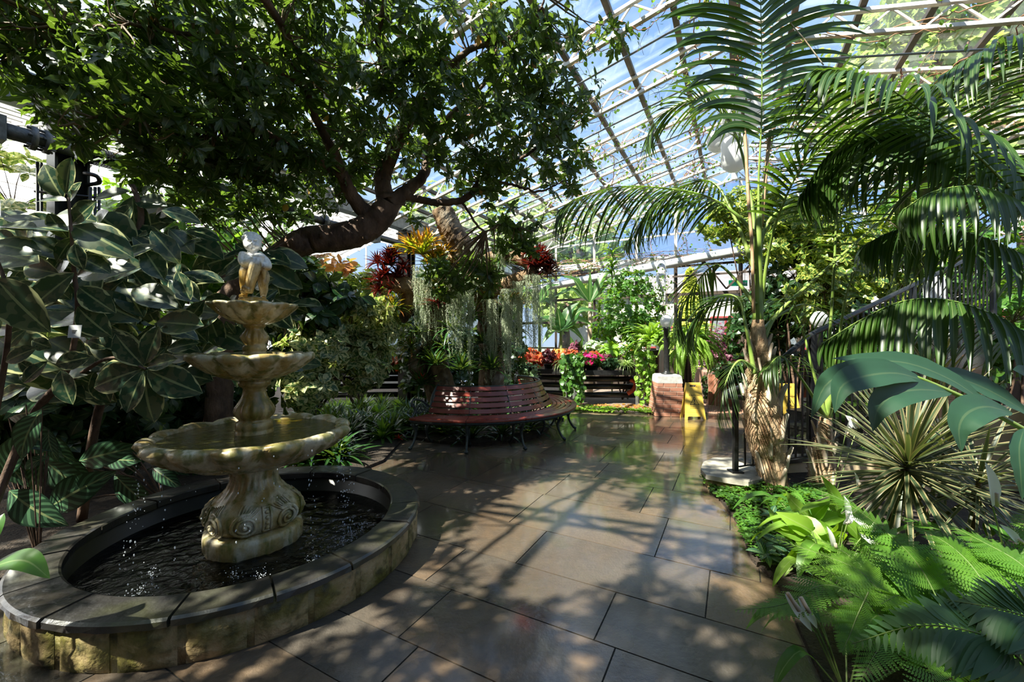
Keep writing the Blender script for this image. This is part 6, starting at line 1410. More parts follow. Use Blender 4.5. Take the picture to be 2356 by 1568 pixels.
# frond arching left over the doorway
F_([W(1738, 540, 4.05), W(1690, 490, 4.1), W(1620, 450, 4.2), W(1520, 432, 4.3), W(1420, 430, 4.4), W(1330, 455, 4.5), W(1290, 480, 4.5)], .82, 40, .5, .020, ang=50, t0=.22, lift=.1, curtain=.45)
F_([W(1736, 620, 4.05), W(1690, 500, 4.2), W(1640, 420, 4.4), W(1570, 430, 4.6), W(1500, 480, 4.7), W(1440, 560, 4.8)], .7, 34, .5, .018, ang=50, t0=.3, lift=.1, curtain=.4)
F_([W(1740, 560, 4.1), W(1725, 440, 4.2), W(1700, 330, 4.3), W(1660, 260, 4.4), W(1600, 230, 4.5), W(1530, 260, 4.6), W(1490, 330, 4.6)], .75, 34, .45, .018, t0=.32, curtain=.25)
F_([W(1738, 700, 4.05), W(1690, 640, 4.2), W(1650, 610, 4.3), W(1610, 640, 4.5), W(1575, 700, 4.6), W(1560, 760, 4.6)], .62, 32, .45, .018, t0=.35, curtain=.3)
F_([W(1736, 860, 3.98), W(1718, 760, 4.0), W(1700, 690, 4.1), W(1660, 680, 4.25), W(1610, 720, 4.35), W(1585, 780, 4.4)], .6, 34, .4, .02, t0=.35, curtain=.5)
F_([W(1748, 560, 4.05), W(1775, 500, 4.1), W(1830, 470, 4.2), W(1900, 480, 4.3), W(1960, 520, 4.4)], .5, 26, .4, .016, t0=.1, curtain=.1)
F_([W(1752, 790, 4.1), W(1790, 720, 4.15), W(1900, 620, 4.2), W(2010, 520, 4.2), W(2090, 440, 4.15), W(2170, 390, 4.1), W(2270, 370, 4.0), W(2350, 400, 3.9)], .85, 30, .55, .034, t0=.55, curtain=.5, rr=.018)
F_([W(1752, 700, 4.1), W(1765, 600, 4.0), W(1790, 500, 3.8), W(1850, 380, 3.6), W(1960, 310, 3.4), W(2080, 300, 3.3)], .8, 30, .5, .020, t0=.4, curtain=.3)
F_([W(1755, 760, 4.12), W(1785, 730, 4.3), W(1850, 700, 4.6), W(1910, 730, 4.9), W(1940, 800, 5.0)], .5, 22, .5, .018, t0=.3, curtain=.3)
F_([W(1738, 850, 4.0), W(1700, 830, 3.9), W(1670, 880, 3.85), W(1655, 960, 3.85)], .40, 20, .3, .014, t0=.2, curtain=.5)
# second, smaller palm
k2 = thing('kentia_palm', 'smaller kentia palm with a short stub trunk right of the tallest palm', 'palm', tuple(G(1893, 1100, .05)))
palm_trunk(k2, [G(1893, 1110, .03), W(1893, 1040, 4.35), W(1900, 960, 4.3)], [.13, .12, .075, .05], 14, 30)
for P, L, n in (([W(1902, 960, 4.3), W(1908, 800, 4.3), W(1918, 640, 4.25), W(1925, 500, 4.2), W(1940, 380, 4.0), W(1900, 250, 3.8), W(1850, 200, 3.7)], .7, 30), ([W(1900, 960, 4.3), W(1870, 850, 4.3), W(1840, 740, 4.35), W(1800, 690, 4.4), W(1750, 720, 4.5)], .5, 22), ([W(1905, 960, 4.3), W(1940, 860, 4.3), W(1990, 780, 4.35), W(2060, 740, 4.4), W(2110, 790, 4.4)], .55, 24), ([W(1903, 960, 4.3), W(1930, 780, 4.2), W(1960, 640, 4.1), W(2040, 560, 4.0), W(2120, 600, 3.9)], .6, 26), ([W(1898, 960, 4.3), W(1850, 880, 4.1), W(1800, 820, 4.0), W(1760, 850, 3.95)], .45, 18)):
    palm_frond(k2, P, L, n, .45, .02, mats=PM_, t0=.4, curtain=.35)
# large palm whose crown is just outside the right edge
k3 = thing('kentia_palm', 'large kentia palm at the right edge, its fronds arching over the stair railing', 'palm', (5.2, 3.9, .03))
o3 = Vector((5.2, 3.9, .03)); palm_trunk(k3, [o3, o3 + Vector((0, 0, .7)), o3 + Vector((-.05, 0, 1.3))], [.16, .17, .13, .08], 16, 30)
cr_ = o3 + Vector((-.05, 0, 1.35))
for P, L, n, kw in (
    ([cr_, W(2400, 760, 3.6), W(2350, 800 - 40, 3.4), W(2290, 725, 3.3), W(2180, 690, 3.2), W(2080, 692, 3.15), W(1990, 730, 3.15), W(1890, 790, 3.2)], .66, 40, dict(t0=.22, curtain=.9, lift=.0, ang=42, droop=.35, wd=.038)),
    ([cr_, W(2420, 640, 3.7), W(2356, 590, 3.6), W(2260, 545, 3.5), W(2160, 525, 3.5), W(2060, 530, 3.5), W(1985, 565, 3.5)], .62, 34, dict(t0=.2, curtain=.9, lift=.0, ang=42, droop=.35, wd=.040)),
    ([cr_, W(2440, 600, 3.5), W(2345, 460, 3.3), W(2240, 350, 3.1), W(2140, 270, 3.0), W(2040, 200, 2.95), W(1950, 165, 2.9), W(1880, 160, 2.9)], .80, 40, dict(t0=.25, curtain=.5, lift=.1, ang=50, droop=.5, wd=.030)),
    ([cr_, W(2420, 520, 3.6), W(2300, 380, 3.5), W(2180, 290, 3.5), W(2060, 270, 3.5), W(1930, 330, 3.6), W(1840, 450, 3.7)], .95, 40, dict(t0=.3, curtain=.9, lift=-.1, ang=45, droop=.3, wd=.036)),
    ([cr_, W(2460, 480, 3.8), W(2400, 280, 3.8), W(2300, 200, 3.9), W(2180, 190, 4.0), W(2050, 240, 4.2)], .85, 34, dict(t0=.3, curtain=.4, lift=.1, ang=50, droop=.5, wd=.026)),
    ([cr_, W(2480, 420, 3.4), W(2440, 200, 3.2), W(2380, 120, 3.1), W(2280, 110, 3.1), W(2170, 170, 3.1)], .8, 34, dict(t0=.4, curtain=.3, lift=.1, ang=50, droop=.5, wd=.022)),
    ([cr_, W(2400, 560, 3.0), W(2340, 470, 2.8), W(2250, 430, 2.7), W(2150, 440, 2.65), W(2080, 480, 2.65)], .50, 26, dict(t0=.3, curtain=.7, lift=0, ang=45, droop=.5, wd=.034))):
    kw = dict(kw); dr = kw.pop('droop'); wd = kw.pop('wd'); palm_frond(k3, P, L, n, dr, wd, mats=PM_, rr=.013, **kw)
# ================================================================ ginger shoot
gi = thing('ginger_plant', 'ginger plant with long dark green leaves reaching in from the right edge', 'plant', (3.6, 2.2, .03)); g = Geo(); gs = Geo()
gs.tube(bez([Vector((3.6, 2.2, .03)), W(2600, 1250, 2.1), W(2480, 1060, 2.0), W(2356, 988, 1.9), W(2260, 935, 1.85), W(2193, 903, 1.82), W(2121, 872, 1.8), W(2085, 860, 1.8)], 30), np.linspace(.016, .007, 30), 8)
for P, wd in (([(2110, 866, 1.8), (2040, 848, 1.78), (1960, 858, 1.76), (1900, 885, 1.75), (1866, 962, 1.74)], .040), ([(2125, 874, 1.8), (2060, 858, 1.74), (1985, 866, 1.7), (1935, 890, 1.68), (1920, 950, 1.66)], .044), ([(2192, 903, 1.82), (2120, 896, 1.74), (2060, 906, 1.7), (2020, 940, 1.68), (2008, 992, 1.67)], .044),
              ([(2330, 950, 1.87), (2270, 935, 1.8), (2225, 950, 1.76), (2206, 985, 1.74), (2212, 1040, 1.73)], .048), ([(2290, 945, 1.86), (2200, 880, 1.86), (2100, 838, 1.86), (2010, 828, 1.86), (1915, 824, 1.86)], .040), ([(2380, 960, 1.9), (2290, 905, 1.9), (2200, 868, 1.92), (2110, 856, 1.92)], .045),
              ([(2356, 985, 1.88), (2345, 1030, 1.84), (2348, 1090, 1.82), (2352, 1150, 1.82)], .034), ([(2420, 1000, 1.9), (2400, 900, 1.9), (2360, 860, 1.9), (2330, 850, 1.9)], .04)):
    ribbon(g, [W(*p) for p in P], wd * 1.35, (0, -1, .75), fold=.2, wave=.05)
g.build('foliage', [L_ging], gi); gs.build('stem', [M_pet], gi)
# ================================================================ spiky dracaenas
def drac(pos, n, L, m, label, base, elev=(-50, 80), wd=.022, axis=(-.1, -.25, 1)):
    o = thing('dracaena', label, 'plant', (base[0], base[1], base[2])); g = Geo(); ax = np.array(Vector(axis).normalized()); p1 = np.cross(ax, [.3, 1, .1]); p1 /= np.linalg.norm(p1); p2 = np.cross(ax, p1)
    i = np.arange(n); f = i / (n - 1); ph = i * 2.4; el = np.radians(elev[0] + (elev[1] - elev[0]) * f + rs.uniform(-8, 8, n)); hd = np.cos(ph)[:, None] * p1 + np.sin(ph)[:, None] * p2
    X = hd * np.cos(el)[:, None] + ax * np.sin(el)[:, None]; Up = ax * np.cos(el)[:, None] - hd * np.sin(el)[:, None]; P = np.array(tuple(pos)) + ax * (f[:, None] - .6) * .14
    tp = [strap(7, wd, d, .3) for d in (.05, .14, .25)]; q = rs.randint(0, 3, n); sc = L * rs.uniform(.75, 1.1, n)
    for j in range(3): k = q == j; g.inst(tp[j], P[k], X[k], Up[k], sc[k])
    g.build('foliage', [m], o); g = Geo(); g.tube(bez([Vector(base), (Vector(base) + Vector(pos)) / 2 + Vector((.05, .05, 0)), Vector(pos) + Vector(ax) * .05], 12), .014, 7); g.build('stem', [M_twig], o)
drac(W(2085, 1078, 2.75), 150, .70, L_drac, 'large spiky dracaena with cream-edged leaves below the ginger leaves', (2.62, 2.95, .03))
drac(W(2170, 1045, 3.15), 90, .66, L_drac, 'second spiky dracaena behind and right of the large one', (3.35, 3.35, .03))
drac(W(2150, 905, 3.7), 36, .55, L_dracr, 'upright yellow dracaena with reddish leaf edges above the other dracaenas', (3.75, 3.85, .03), elev=(25, 85))
drac(W(2250, 1120, 2.6), 60, .55, L_drac, 'third spiky dracaena head at the right near the tall white spathe', (3.0, 2.7, .03), elev=(-40, 60))
# ================================================================ peace lilies
def lily(base, label, nl, L, sp, m=L_mid):
    o = thing('peace_lily', label, 'plant', tuple(base)); g = Geo(); gs = Geo(); base = Vector(base)
    for i in range(nl):
        a = i * 2.4; e_ = R(rr.uniform(35, 75)); l = L * rr.uniform(.7, 1.1); h = Vector((math.cos(a), math.sin(a), 0)); p = base + (h * math.cos(e_) + Vector((0, 0, math.sin(e_)))) * l * .7
        gs.tube([base, p], .004, 5, caps=False); ribbon(g, [p, p + h * l * .22 + Vector((0, 0, .05)), p + h * l * .45 + Vector((0, 0, -.01)), p + h * l * .6 + Vector((0, 0, -.10))], .045 * l / .5, (0, 0, 1), 10)
    g.build('foliage', [m], o); 
    for (bx, by, tx, ty, Y, wd) in sp:
        g = Geo(); b, t_ = W(bx, by, Y), W(tx, ty, Y); d = t_ - b
        ribbon(g, [b, b + d * .35 + Vector((-.004, -.012, 0)), b + d * .7 + Vector((0, -.008, 0)), t_], wd, (.1, -1, .1), 12, fold=.45, peak=.4); g.build('spathe', [L_spathe], o)
        g = Geo(); g.tube([b + Vector((0, -.02, .01)), b + d * .35 + Vector((0, -.03, 0))], .008, 8); g.build('spadix', [M_boot], o)
        gs.tube(bez([base, (base + b) / 2 + Vector((.02, .02, .05)), b], 8), .0035, 5, caps=False)
    gs.build('stem', [M_stem], o)
lily((2.75, 2.25, .03), 'peace lily whose tall white spathe stands highest at the right', 14, .55, [(2284, 1165, 2266, 1062, 2.1, .034), (2345, 1250, 2300, 1205, 2.1, .02)])
lily((2.25, 3.0, .03), 'peace lily with a white spathe in front of the small palm', 14, .5, [(1945, 1000, 1955, 960, 3.1, .022), (1972, 985, 1945, 955, 3.2, .03), (1972, 1118, 1966, 1086, 2.8, .012)])
lily((1.9, 2.45, .03), 'peace lily with slim white spathes among the ferns', 16, .5, [(1950, 1200, 1942, 1140, 2.4, .022), (1918, 1262, 1902, 1210, 2.3, .016), (2000, 1215, 1952, 1184, 2.4, .014), (2022, 1258, 1974, 1225, 2.4, .014), (1940, 1205, 1958, 1175, 2.35, .022)], L_lime)
lily((1.42, 1.75, .03), 'peace lily with a pale greenish spathe drooping over the paving edge', 10, .42, [(1805, 1362, 1868, 1452, 1.75, .018), (1835, 1372, 1880, 1445, 1.75, .016)], L_mid)
shrub('broad_leaf_plant', 'lime green large-leaved plant at the edge of the ground cover', 'plant', (1.75, 2.65, .03), [(W(1870, 1200, 2.6), (.2, .15, .1)), (W(1900, 1180, 2.7), (.15, .15, .08))], 5, 5, T_big, .26, L_lime, sm=M_stem, r0=.006, spread=(60, 90), sag=.5, twigs=5)
# ================================================================ ferns at lower right
M_fst = mat('fern_rib', (0.07, 0.12, 0.02), (0.10, 0.15, 0.03), .5)
FM = [L_fern, M_fst]
fern('lady_fern', 'bright green fern in front of the dracaenas with a frond pointing at the paving', (1.95, 1.95, .03), 14, .75, .16, FM, elev=(35, 75), npin=30, extra=[
    ([W(2118, 1426, 1.75), W(2037, 1371, 1.85), W(1972, 1309, 1.95), W(1875, 1270, 2.1), W(1775, 1237, 2.25)], .17, 30), ([W(2167, 1397, 1.8), W(2118, 1306, 1.9), W(2053, 1235, 2.05), W(1950, 1157, 2.2), W(1872, 1122, 2.3)], .17, 32),
    ([W(1998, 1361, 1.7), W(1972, 1416, 1.68), W(1955, 1460, 1.66), W(1937, 1500, 1.64)], .09, 26, (0, -1, .5)), ([W(2000, 1385, 1.8), W(1900, 1345, 1.8), W(1800, 1390, 1.8), W(1690, 1403, 1.8)], .13, 30)])
fern('lady_fern', 'large fern filling the right edge below the tall white spathe', (2.5, 1.85, .03), 18, .8, .17, FM, elev=(40, 80), npin=26, extra=[([W(2300, 1420, 1.7), W(2250, 1320, 1.8), W(2180, 1250, 1.9), W(2080, 1200, 2.0)], .16, 26), ([W(2400, 1350, 1.7), W(2340, 1290, 1.8), W(2250, 1240, 1.9), W(2150, 1190, 2.0)], .15, 26)])
fern('lady_fern', 'fern at the bottom edge spilling over the paving joint', (1.45, 1.25, .03), 14, .55, .13, FM, elev=(15, 60), npin=24)
fern('lady_fern', 'fern in the middle of the lower right fern bank', (2.05, 1.45, .03), 16, .7, .15, FM, elev=(30, 75), npin=24)
fern('sword_fern', 'dark blue-green fern frond nearest the camera at the bottom right corner', (1.75, 1.0, .03), 5, .5, .12, [L_fernd, M_fst], elev=(40, 60), npin=24, tp=FTB, extra=[
    ([W(2440, 1640, .95), W(2330, 1500, .98), W(2230, 1450, 1.02), W(2100, 1440, 1.08), W(1960, 1480, 1.15)], .16, 28, (0, -.6, 1)), ([W(2500, 1560, .95), W(2400, 1440, .98), W(2300, 1400, 1.02), W(2180, 1380, 1.1)], .15, 26, (0, -.6, 1))])
# ================================================================ ground cover and little striped plants
def inpoly(x, y, poly):
    c = False; n = len(poly)
    for i in range(n):
        x1, y1 = poly[i]; x2, y2 = poly[i - 1]
        if (y1 > y) != (y2 > y) and x < (x2 - x1) * (y - y1) / (y2 - y1) + x1: c = not c
    return c
def cover(name, label, poly, n, L, m, h=.08, seed=1):
    r_ = random.Random(seed); xs = [p[0] for p in poly]; ys = [p[1] for p in poly]; C = []
    while len(C) < n:
        x, y = r_.uniform(min(xs), max(xs)), r_.uniform(min(ys), max(ys))
        if inpoly(x, y, poly): C.append((x, y, .035 + h * (.35 + .65 * r_.random()) * (.6 + .4 * math.sin(7 * x + 3 * math.sin(5 * y)))))
    g = Geo(); rosettes(g, C, [(0, 0, 1)], 5, T_small, L, (45, 90), wj=.35, sag=.1); o = g.build(name, [m]); return tag(o, label, 'ground cover', kind='stuff')
gp = [tuple(G(*q).xy) for q in ((1612, 1112), (1650, 1150), (1690, 1195), (1722, 1285), (1760, 1325), (1830, 1330), (1900, 1290), (1960, 1180), (1900, 1120), (1790, 1130), (1700, 1112))]
cover('creeping_ground_cover', 'low glossy small-leaved creeper carpeting the bed edge below the palms', gp, 1900, .034, L_mid, .10)
cover('creeping_ground_cover', 'strip of low green creeper along the paving in front of the bench planters', [(.75, 8.75), (3.0, 8.45), (3.05, 8.75), (1.6, 9.0), (.7, 9.15)], 700, .045, L_lime, .09, 3)
cover('leaf_litter', 'brown dry leaves scattered under the staging bench', [(.6, 9.3), (3.0, 9.0), (3.1, 9.5), (.6, 9.9)], 260, .05, L_aut, .01, 4)
i = 0
for (px, py, lb) in ((1775, 1200, 'highest of the small striped plants in the ground cover'), (1795, 1268, 'small striped plant in the middle of the ground cover'), (1822, 1300, 'small striped plant nearest the fern frond tip'), (1760, 1290, 'small striped plant nearest the paving edge')):
    c = G(px, py, .08); o = thing('striped_prayer_plant', lb, 'plant', tuple(c)); g = Geo()
    rosettes(g, [tuple(c + Vector((0, 0, .05)))], [(0, -.3, 1)], 7, [T_cal[0]], .14, (50, 85), sag=.1); g.build('foliage', [L_cal], o)
# ================================================================ planting on the staging benches
def pot(o, c, r=.11, h=.16):
    g = Geo(); g.lathe([(r * .72, 0), (r * .74, .01), (r, h - .02), (r * 1.06, h - .02), (r * 1.06, h), (r * .95, h), (r * .93, h - .03), (.01, h - .03)], c, 20); g.build('pot', [M_black], o)
def potted(name, label, px, Y, m, L, sp_, n, k, tp, h=.16, mat2=None, hang=0.0, r0=.006, rp=.11, spread=(45, 95), sag=.25, cat='potted plant'):
    c = W(px, 780, Y); c.z = .762; o = thing(name, label, cat, tuple(c)); pot(o, c, rp, h)
    cc = c + Vector((0, 0, h + sp_[2] * .8)); C, D = blobpts([(cc, sp_)], n, .3); g = Geo(); rosettes(g, C, D, k, tp, L, spread, sag=sag); g.build('foliage', [m], o)
    stems(c + Vector((0, 0, h - .03)), [(cc, sp_)], r0, [M_stem], o, 'stem', min(n, 20), C)
    if mat2:
        C2, D2 = blobpts([(cc + Vector((0, -.05, .03)), (sp_[0] * 1.05, sp_[1] * 1.05, sp_[2]))], mat2[1], .85); k_ = C2[:, 1] < cc.y + .05; 
        for c_1, d_1 in zip(C2[k_], D2[k_]):
            g = Geo(); rosettes(g, [c_1], [d_1 + np.array([0, -.8, .2])], 5, [leaf(3, .5, .6, .1, .1)], mat2[2], (70, 90), sag=0, wj=.1); g.build('flower', [mat2[0]], o)
    return o
potted('impatiens', 'potted plant with magenta flowers in a black pot on the curved bench', 1360, 9.72, L_mid, .12, (.27, .22, .13), 34, 7, T_oval, mat2=(L_pink, 26, .075), rp=.14, h=.2)
potted('caladium', 'potted red caladium left of the trailing pothos, nearest the maroon plant', 1262, 10.35, L_cald, .11, (.27, .25, .2), 46, 4, T_heart)
potted('caladium', 'orange and red caladium behind the spider plant', 1285, 10.6, L_cald2, .11, (.20, .2, .16), 24, 4, T_heart, h=.3)
potted('caladium', 'scarlet caladium just left of the dark purple spike plant', 1312, 10.45, L_cald, .11, (.23, .25, .18), 40, 4, T_heart, h=.25)
potted('caladium', 'pink-red caladium at the left end of the red group, behind the moss', 1222, 10.5, L_cald, .15, (.3, .25, .22), 46, 4, T_heart)
potted('caladium', 'orange-red leaved plant directly behind the magenta flowers', 1358, 10.1, L_cald, .12, (.24, .2, .08), 16, 4, T_heart, h=.36)
potted('caladium', 'white-leaved caladium above the magenta flowers', 1368, 10.5, L_caldw, .17, (.3, .22, .15), 30, 4, T_heart, h=.5)
potted('bloodleaf', 'fine maroon-leaved plant in a grey pot at the left bench end', 1262, 10.12, L_maroon, .06, (.2, .18, .2), 90, 6, T_small, h=.19)
potted('feathery_plant', 'feathery grey-green plant between the magenta flowers and the right spider plant', 1400, 9.7, L_fernd, .07, (.27, .2, .15), 110, 6, T_small, h=.1)
potted('coleus', 'small dark purple-leaved plant behind the feathery plant', 1396, 10.0, L_purple, .09, (.18, .18, .08), 26, 6, T_oval, h=.3)
potted('purple_spike_plant', 'dark purple spiky plant between the caladiums and the bright upright leaves', 1325, 10.5, L_purple, .14, (.12, .12, .26), 26, 6, T_oval, h=.25)
potted('green_foliage_plant', 'leafy green plant left of the pot of magenta flowers', 1338, 9.9, L_dark, .15, (.28, .22, .2), 40, 7, T_oval)
potted('green_foliage_plant', 'bright broad-leaved plant right of the white caladium', 1405, 10.2, L_lime, .26, (.25, .2, .16), 12, 5, T_big, h=.36)
potted('green_foliage_plant', 'small-leaved green plant with orange flowers beside the Boston fern', 1452, 10.0, L_mid, .07, (.3, .3, .4), 130, 6, T_small, h=.2, mat2=(L_cald2, 16, .04))
c = W(1215, 835, 9.6); c.z = .80; o = thing('trailing_plant', 'grey-green small-leaved trailing plant behind the bench back, left end of the staging', 'potted plant', tuple(c)); pot(o, c, .14, .12); C, D = blobpts([(c + Vector((0, -.05, .05)), (.28, .22, .2)), (c + Vector((0, -.12, -.2)), (.26, .18, .25))], 230, .5); g = Geo(); rosettes(g, C, D, 6, T_small, .045, (50, 90), sag=.5); g.build('foliage', [leafm('grey_green_small_leaf', (.10, .19, .08), (.25, .34, .18), .5, .3, rib=0)], o)
def spider(px, Y, L, label):
    c = W(px, 780, Y); c.z = .762; o = thing('spider_plant', label, 'potted plant', tuple(c)); pot(o, c); q = c + Vector((0, 0, .15)); n = 70; i_ = np.arange(n); ph = i_ * 2.4; el = np.radians(20 + 60 * i_ / n); hd = np.stack([np.cos(ph), np.sin(ph), ph * 0], 1)
    X = hd * np.cos(el)[:, None] + np.array([0, 0, 1]) * np.sin(el)[:, None]; Up = np.array([0, 0, 1]) * np.cos(el)[:, None] - hd * np.sin(el)[:, None]; g = Geo(); g.inst(strap(8, .03, 1.0, .3), np.tile(tuple(q), (n, 1)), X, Up, L * rs.uniform(.7, 1.1, n)); g.build('foliage', [L_spid], o)
spider(1440, 9.72, .42, 'white-striped spider plant at the right end of the curved bench'); spider(1298, 10.0, .38, 'pale spider plant left of the trailing pothos')
def trailing(px, y0, y1, Y, wd, n, L, m, label):
    c = W(px, y0, Y); o = thing('trailing_pothos', label, 'trailing plant', tuple(c)); g = Geo(); gs = Geo()
    for i in range(n):
        x = rr.uniform(-wd, wd); l = (y1 - y0) / F * Y * rr.uniform(.45, 1.0); P = bez([c + Vector((x * .4, .1, .02)), c + Vector((x, -.06, 0)), c + Vector((x + rr.uniform(-.04, .04), -.08 + rr.uniform(-.04, .04), -l * .5)), c + Vector((x + rr.uniform(-.05, .05), -.05, -l))], 24)
        gs.tube(P, .003, 4, caps=False); m_ = int(l / .05); ix = rs.randint(3, 24, m_); q = P[ix]; X = rs.normal(size=(m_, 3)) * .5 + np.array([0, -.4, -.7]); g.inst(T_heart[0], q, X, np.array([0, -1, .4]) + rs.normal(size=(m_, 3)) * .3, L * rs.uniform(.7, 1.15, m_))
    g.build('foliage', [m], o); gs.build('stem', [M_stem], o)
trailing(1316, 822, 932, 9.45, .24, 20, .12, L_mid, 'dark green heart-leaved pothos trailing to the ground between the two staging benches')
trailing(1482, 815, 940, 9.2, .20, 15, .11, L_lime, 'lime green heart-leaved pothos trailing down beside the brick pillar')
# ferns around the pillar
FB = [L_ferny, M_fst]
q = W(1500, 790, 9.5); fern('boston_fern', 'yellow-green Boston fern left of the lamp post', q, 70, .8, .08, FB, elev=(-10, 80), npin=28, tp=FTB, arch=.6, wsc=1.6)
q = W(1580, 800, 8.95); fern('boston_fern', 'Boston fern right of the lamp post, cascading beside the caution sign', q, 120, .95, .085, FB, elev=(-20, 70), npin=30, tp=FTB, arch=.75, az=(-2.9, .2), wsc=1.6)
g = Geo(); q = W(1580, 812, 9.15); g.lathe([(.10, -q.z), (.10, -.04), (.2, 0), (.17, 0), (.05, -.02)], q, 20); tag(g.build('fern_stand', [M_black]), 'dark pedestal hidden under the cascading Boston fern', 'plant stand')
g = Geo(); q = W(1500, 805, 9.5); g.lathe([(.16, -q.z), (.16, -.04), (.2, 0), (.17, 0), (.05, -.02)], q, 20); tag(g.build('fern_stand', [M_black]), 'dark pedestal hidden under the fern left of the lamp post', 'plant stand')
# bananas, strelitzia, tall cane plant, hibiscus mass
def banana(px, py, Y, h, trunkcol, leaves, label, r=.05):
    b = W(px, py, Y); b.z = .03; o = thing('banana_plant', label, 'plant', tuple(b)); g = Geo(); top = b + Vector((0, 0, h)); g.tube(bez([b, (b + top) / 2 + Vector((.02, 0, 0)), top], 14), np.linspace(r * 1.3, r * .7, 14), 12); g.build('stem', [trunkcol], o); g = Geo()
    for (dx, dz, L, w_) in leaves:
        e_ = top + Vector((dx, rr.uniform(-.3, .1), dz)); m_ = top.lerp(e_, .5) + Vector((0, 0, abs(dx) * .25 + .03)); ribbon(g, [top, top.lerp(m_, .5), m_, e_], w_, (0, -.6, 1) if abs(dx) > .3 else (0, -1, .3), 14, fold=.25, wave=.06)
    g.build('foliage', [L_ban], o)
M_btr = mat('pale_banana_stem', (0.62, 0.50, 0.38), (0.42, 0.30, 0.20), .7, 0, 9, .4, .01)
banana(1357, 700, 11.6, 2.55, M_btr, [(-.9, .75, 1, .17), (.75, 1.0, 1, .13), (-1.1, .1, 1, .13), (.02, .95, 1, .07), (1.0, .5, 1, .13)], 'tall banana plant with a pale bare stem behind the red caladiums', .07)
banana(1290, 760, 10.9, 1.75, M_stem, [(.5, .75, 1, .16), (.95, .05, 1, .16), (-.7, .2, 1, .17), (-.5, -.35, 1, .15), (.6, -.3, 1, .15), (-.1, .6, 1, .14), (1.1, .45, 1, .14)], 'short banana plant with broad blue-green leaves above the caladiums')
banana(1325, 760, 10.6, .95, M_stem, [(-.15, .65, 1, .10), (.15, .6, 1, .10), (.35, .35, 1, .09), (.02, .5, 1, .08)], 'bright upright-leaved plant between the short banana and the magenta flowers', .03)
banana(1240, 640, 12.2, 2.6, M_stem, [(.6, .5, 1, .2), (-.6, .3, 1, .16), (.5, -.2, 1, .15)], 'banana plant half hidden behind the hanging moss at the far wall')
b = W(1408, 640, 11.4); o = thing('cane_plant', 'tall slim plant with narrow drooping leaves standing right of the tall banana', 'plant', (b.x, b.y, .03)); g = Geo(); g.tube([(b.x, b.y, .03), (b.x, b.y, 3.9)], .02, 7); g.build('stem', [M_stem], o); g = Geo(); z = np.linspace(1.6, 4.0, 110)
rosettes(g, np.stack([b.x + z * 0, b.y + z * 0, z], 1), [(0, 0, 1)], 2, [strap(6, .06, .6)], .42, (35, 75)); g.build('foliage', [L_mid], o)
c = W(1432, 720, 10.4); shrub('hibiscus_shrub', 'dense sunlit green shrub behind the right spider plant, left of the white column', 'shrub', (c.x, c.y, .03), [(c, (.75, .5, .75)), (W(1470, 760, 10.2), (.5, .4, .5)), (W(1400, 760, 10.5), (.5, .4, .5)), (W(1450, 650, 10.6), (.6, .4, .45)), (W(1500, 700, 10.6), (.3, .3, .6))], 420, 8, T_oval, .11, L_mid, r0=.02)
# begonias and purple shrub round the doorway
for (px, py, Y, m, s_, L, n, lb) in ((1685, 850, 9.6, L_dark, (.45, .35, .35), .13, 110, 'dark heart-leaved begonia on the brick planter left of the palm trunk'), (1640, 880, 10.0, L_dark, (.3, .3, .25), .11, 60, 'small dark begonia at the corner of the brick planter'), (1660, 800, 9.9, L_purple, (.3, .3, .3), .07, 130, 'purple-leaved begonia above the brick planter'), (1800, 840, 9.2, L_dark, (.9, .4, .5), .14, 150, 'dark leafy plant on the brick planter behind the railing')):
    c = W(px, py, Y); shrub('begonia', lb, 'plant', (c.x, c.y, .62), [(c, s_), (c - Vector((0, .1, .2)), (s_[0] * .9, s_[1], s_[2]))], n, 6, T_heart, L, m, r0=.01, twigs=10)
c = W(1665, 790, 14.5); shrub('purple_shrub', 'purple-leaved shrub growing outside the far doorway', 'shrub', (c.x, c.y, 0), [(c, (.9, .6, .7)), (c - Vector((0, 0, .6)), (.9, .6, .6))], 330, 7, T_small, .12, L_purple)
# ================================================================ variegated thicket behind the palms
i = 0
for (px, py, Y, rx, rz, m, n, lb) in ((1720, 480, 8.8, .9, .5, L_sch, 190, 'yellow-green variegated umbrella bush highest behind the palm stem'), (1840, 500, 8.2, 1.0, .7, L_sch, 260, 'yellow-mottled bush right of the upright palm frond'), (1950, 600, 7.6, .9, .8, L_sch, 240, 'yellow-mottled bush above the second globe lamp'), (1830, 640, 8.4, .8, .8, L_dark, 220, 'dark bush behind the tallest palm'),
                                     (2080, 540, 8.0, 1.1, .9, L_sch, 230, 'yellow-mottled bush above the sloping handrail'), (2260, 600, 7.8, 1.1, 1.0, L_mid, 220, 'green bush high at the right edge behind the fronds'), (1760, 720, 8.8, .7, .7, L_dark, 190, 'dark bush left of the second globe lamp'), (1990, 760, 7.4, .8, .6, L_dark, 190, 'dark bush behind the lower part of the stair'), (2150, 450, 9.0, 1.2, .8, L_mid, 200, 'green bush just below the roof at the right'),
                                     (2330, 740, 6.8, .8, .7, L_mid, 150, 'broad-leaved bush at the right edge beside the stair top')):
    c = W(px, py, Y); shrub('variegated_bush' if m is L_sch else 'leafy_bush', lb, 'bush', (c.x, c.y, .03), [(c, (rx, rx * .6, rz)), (c + Vector((rx * .4, .1, -rz * .7)), (rx * .8, rx * .5, rz * .8)), (c + Vector((-rx * .4, .1, -rz * .7)), (rx * .8, rx * .5, rz * .8))], n, 8, T_oval, .17, m, r0=.03)
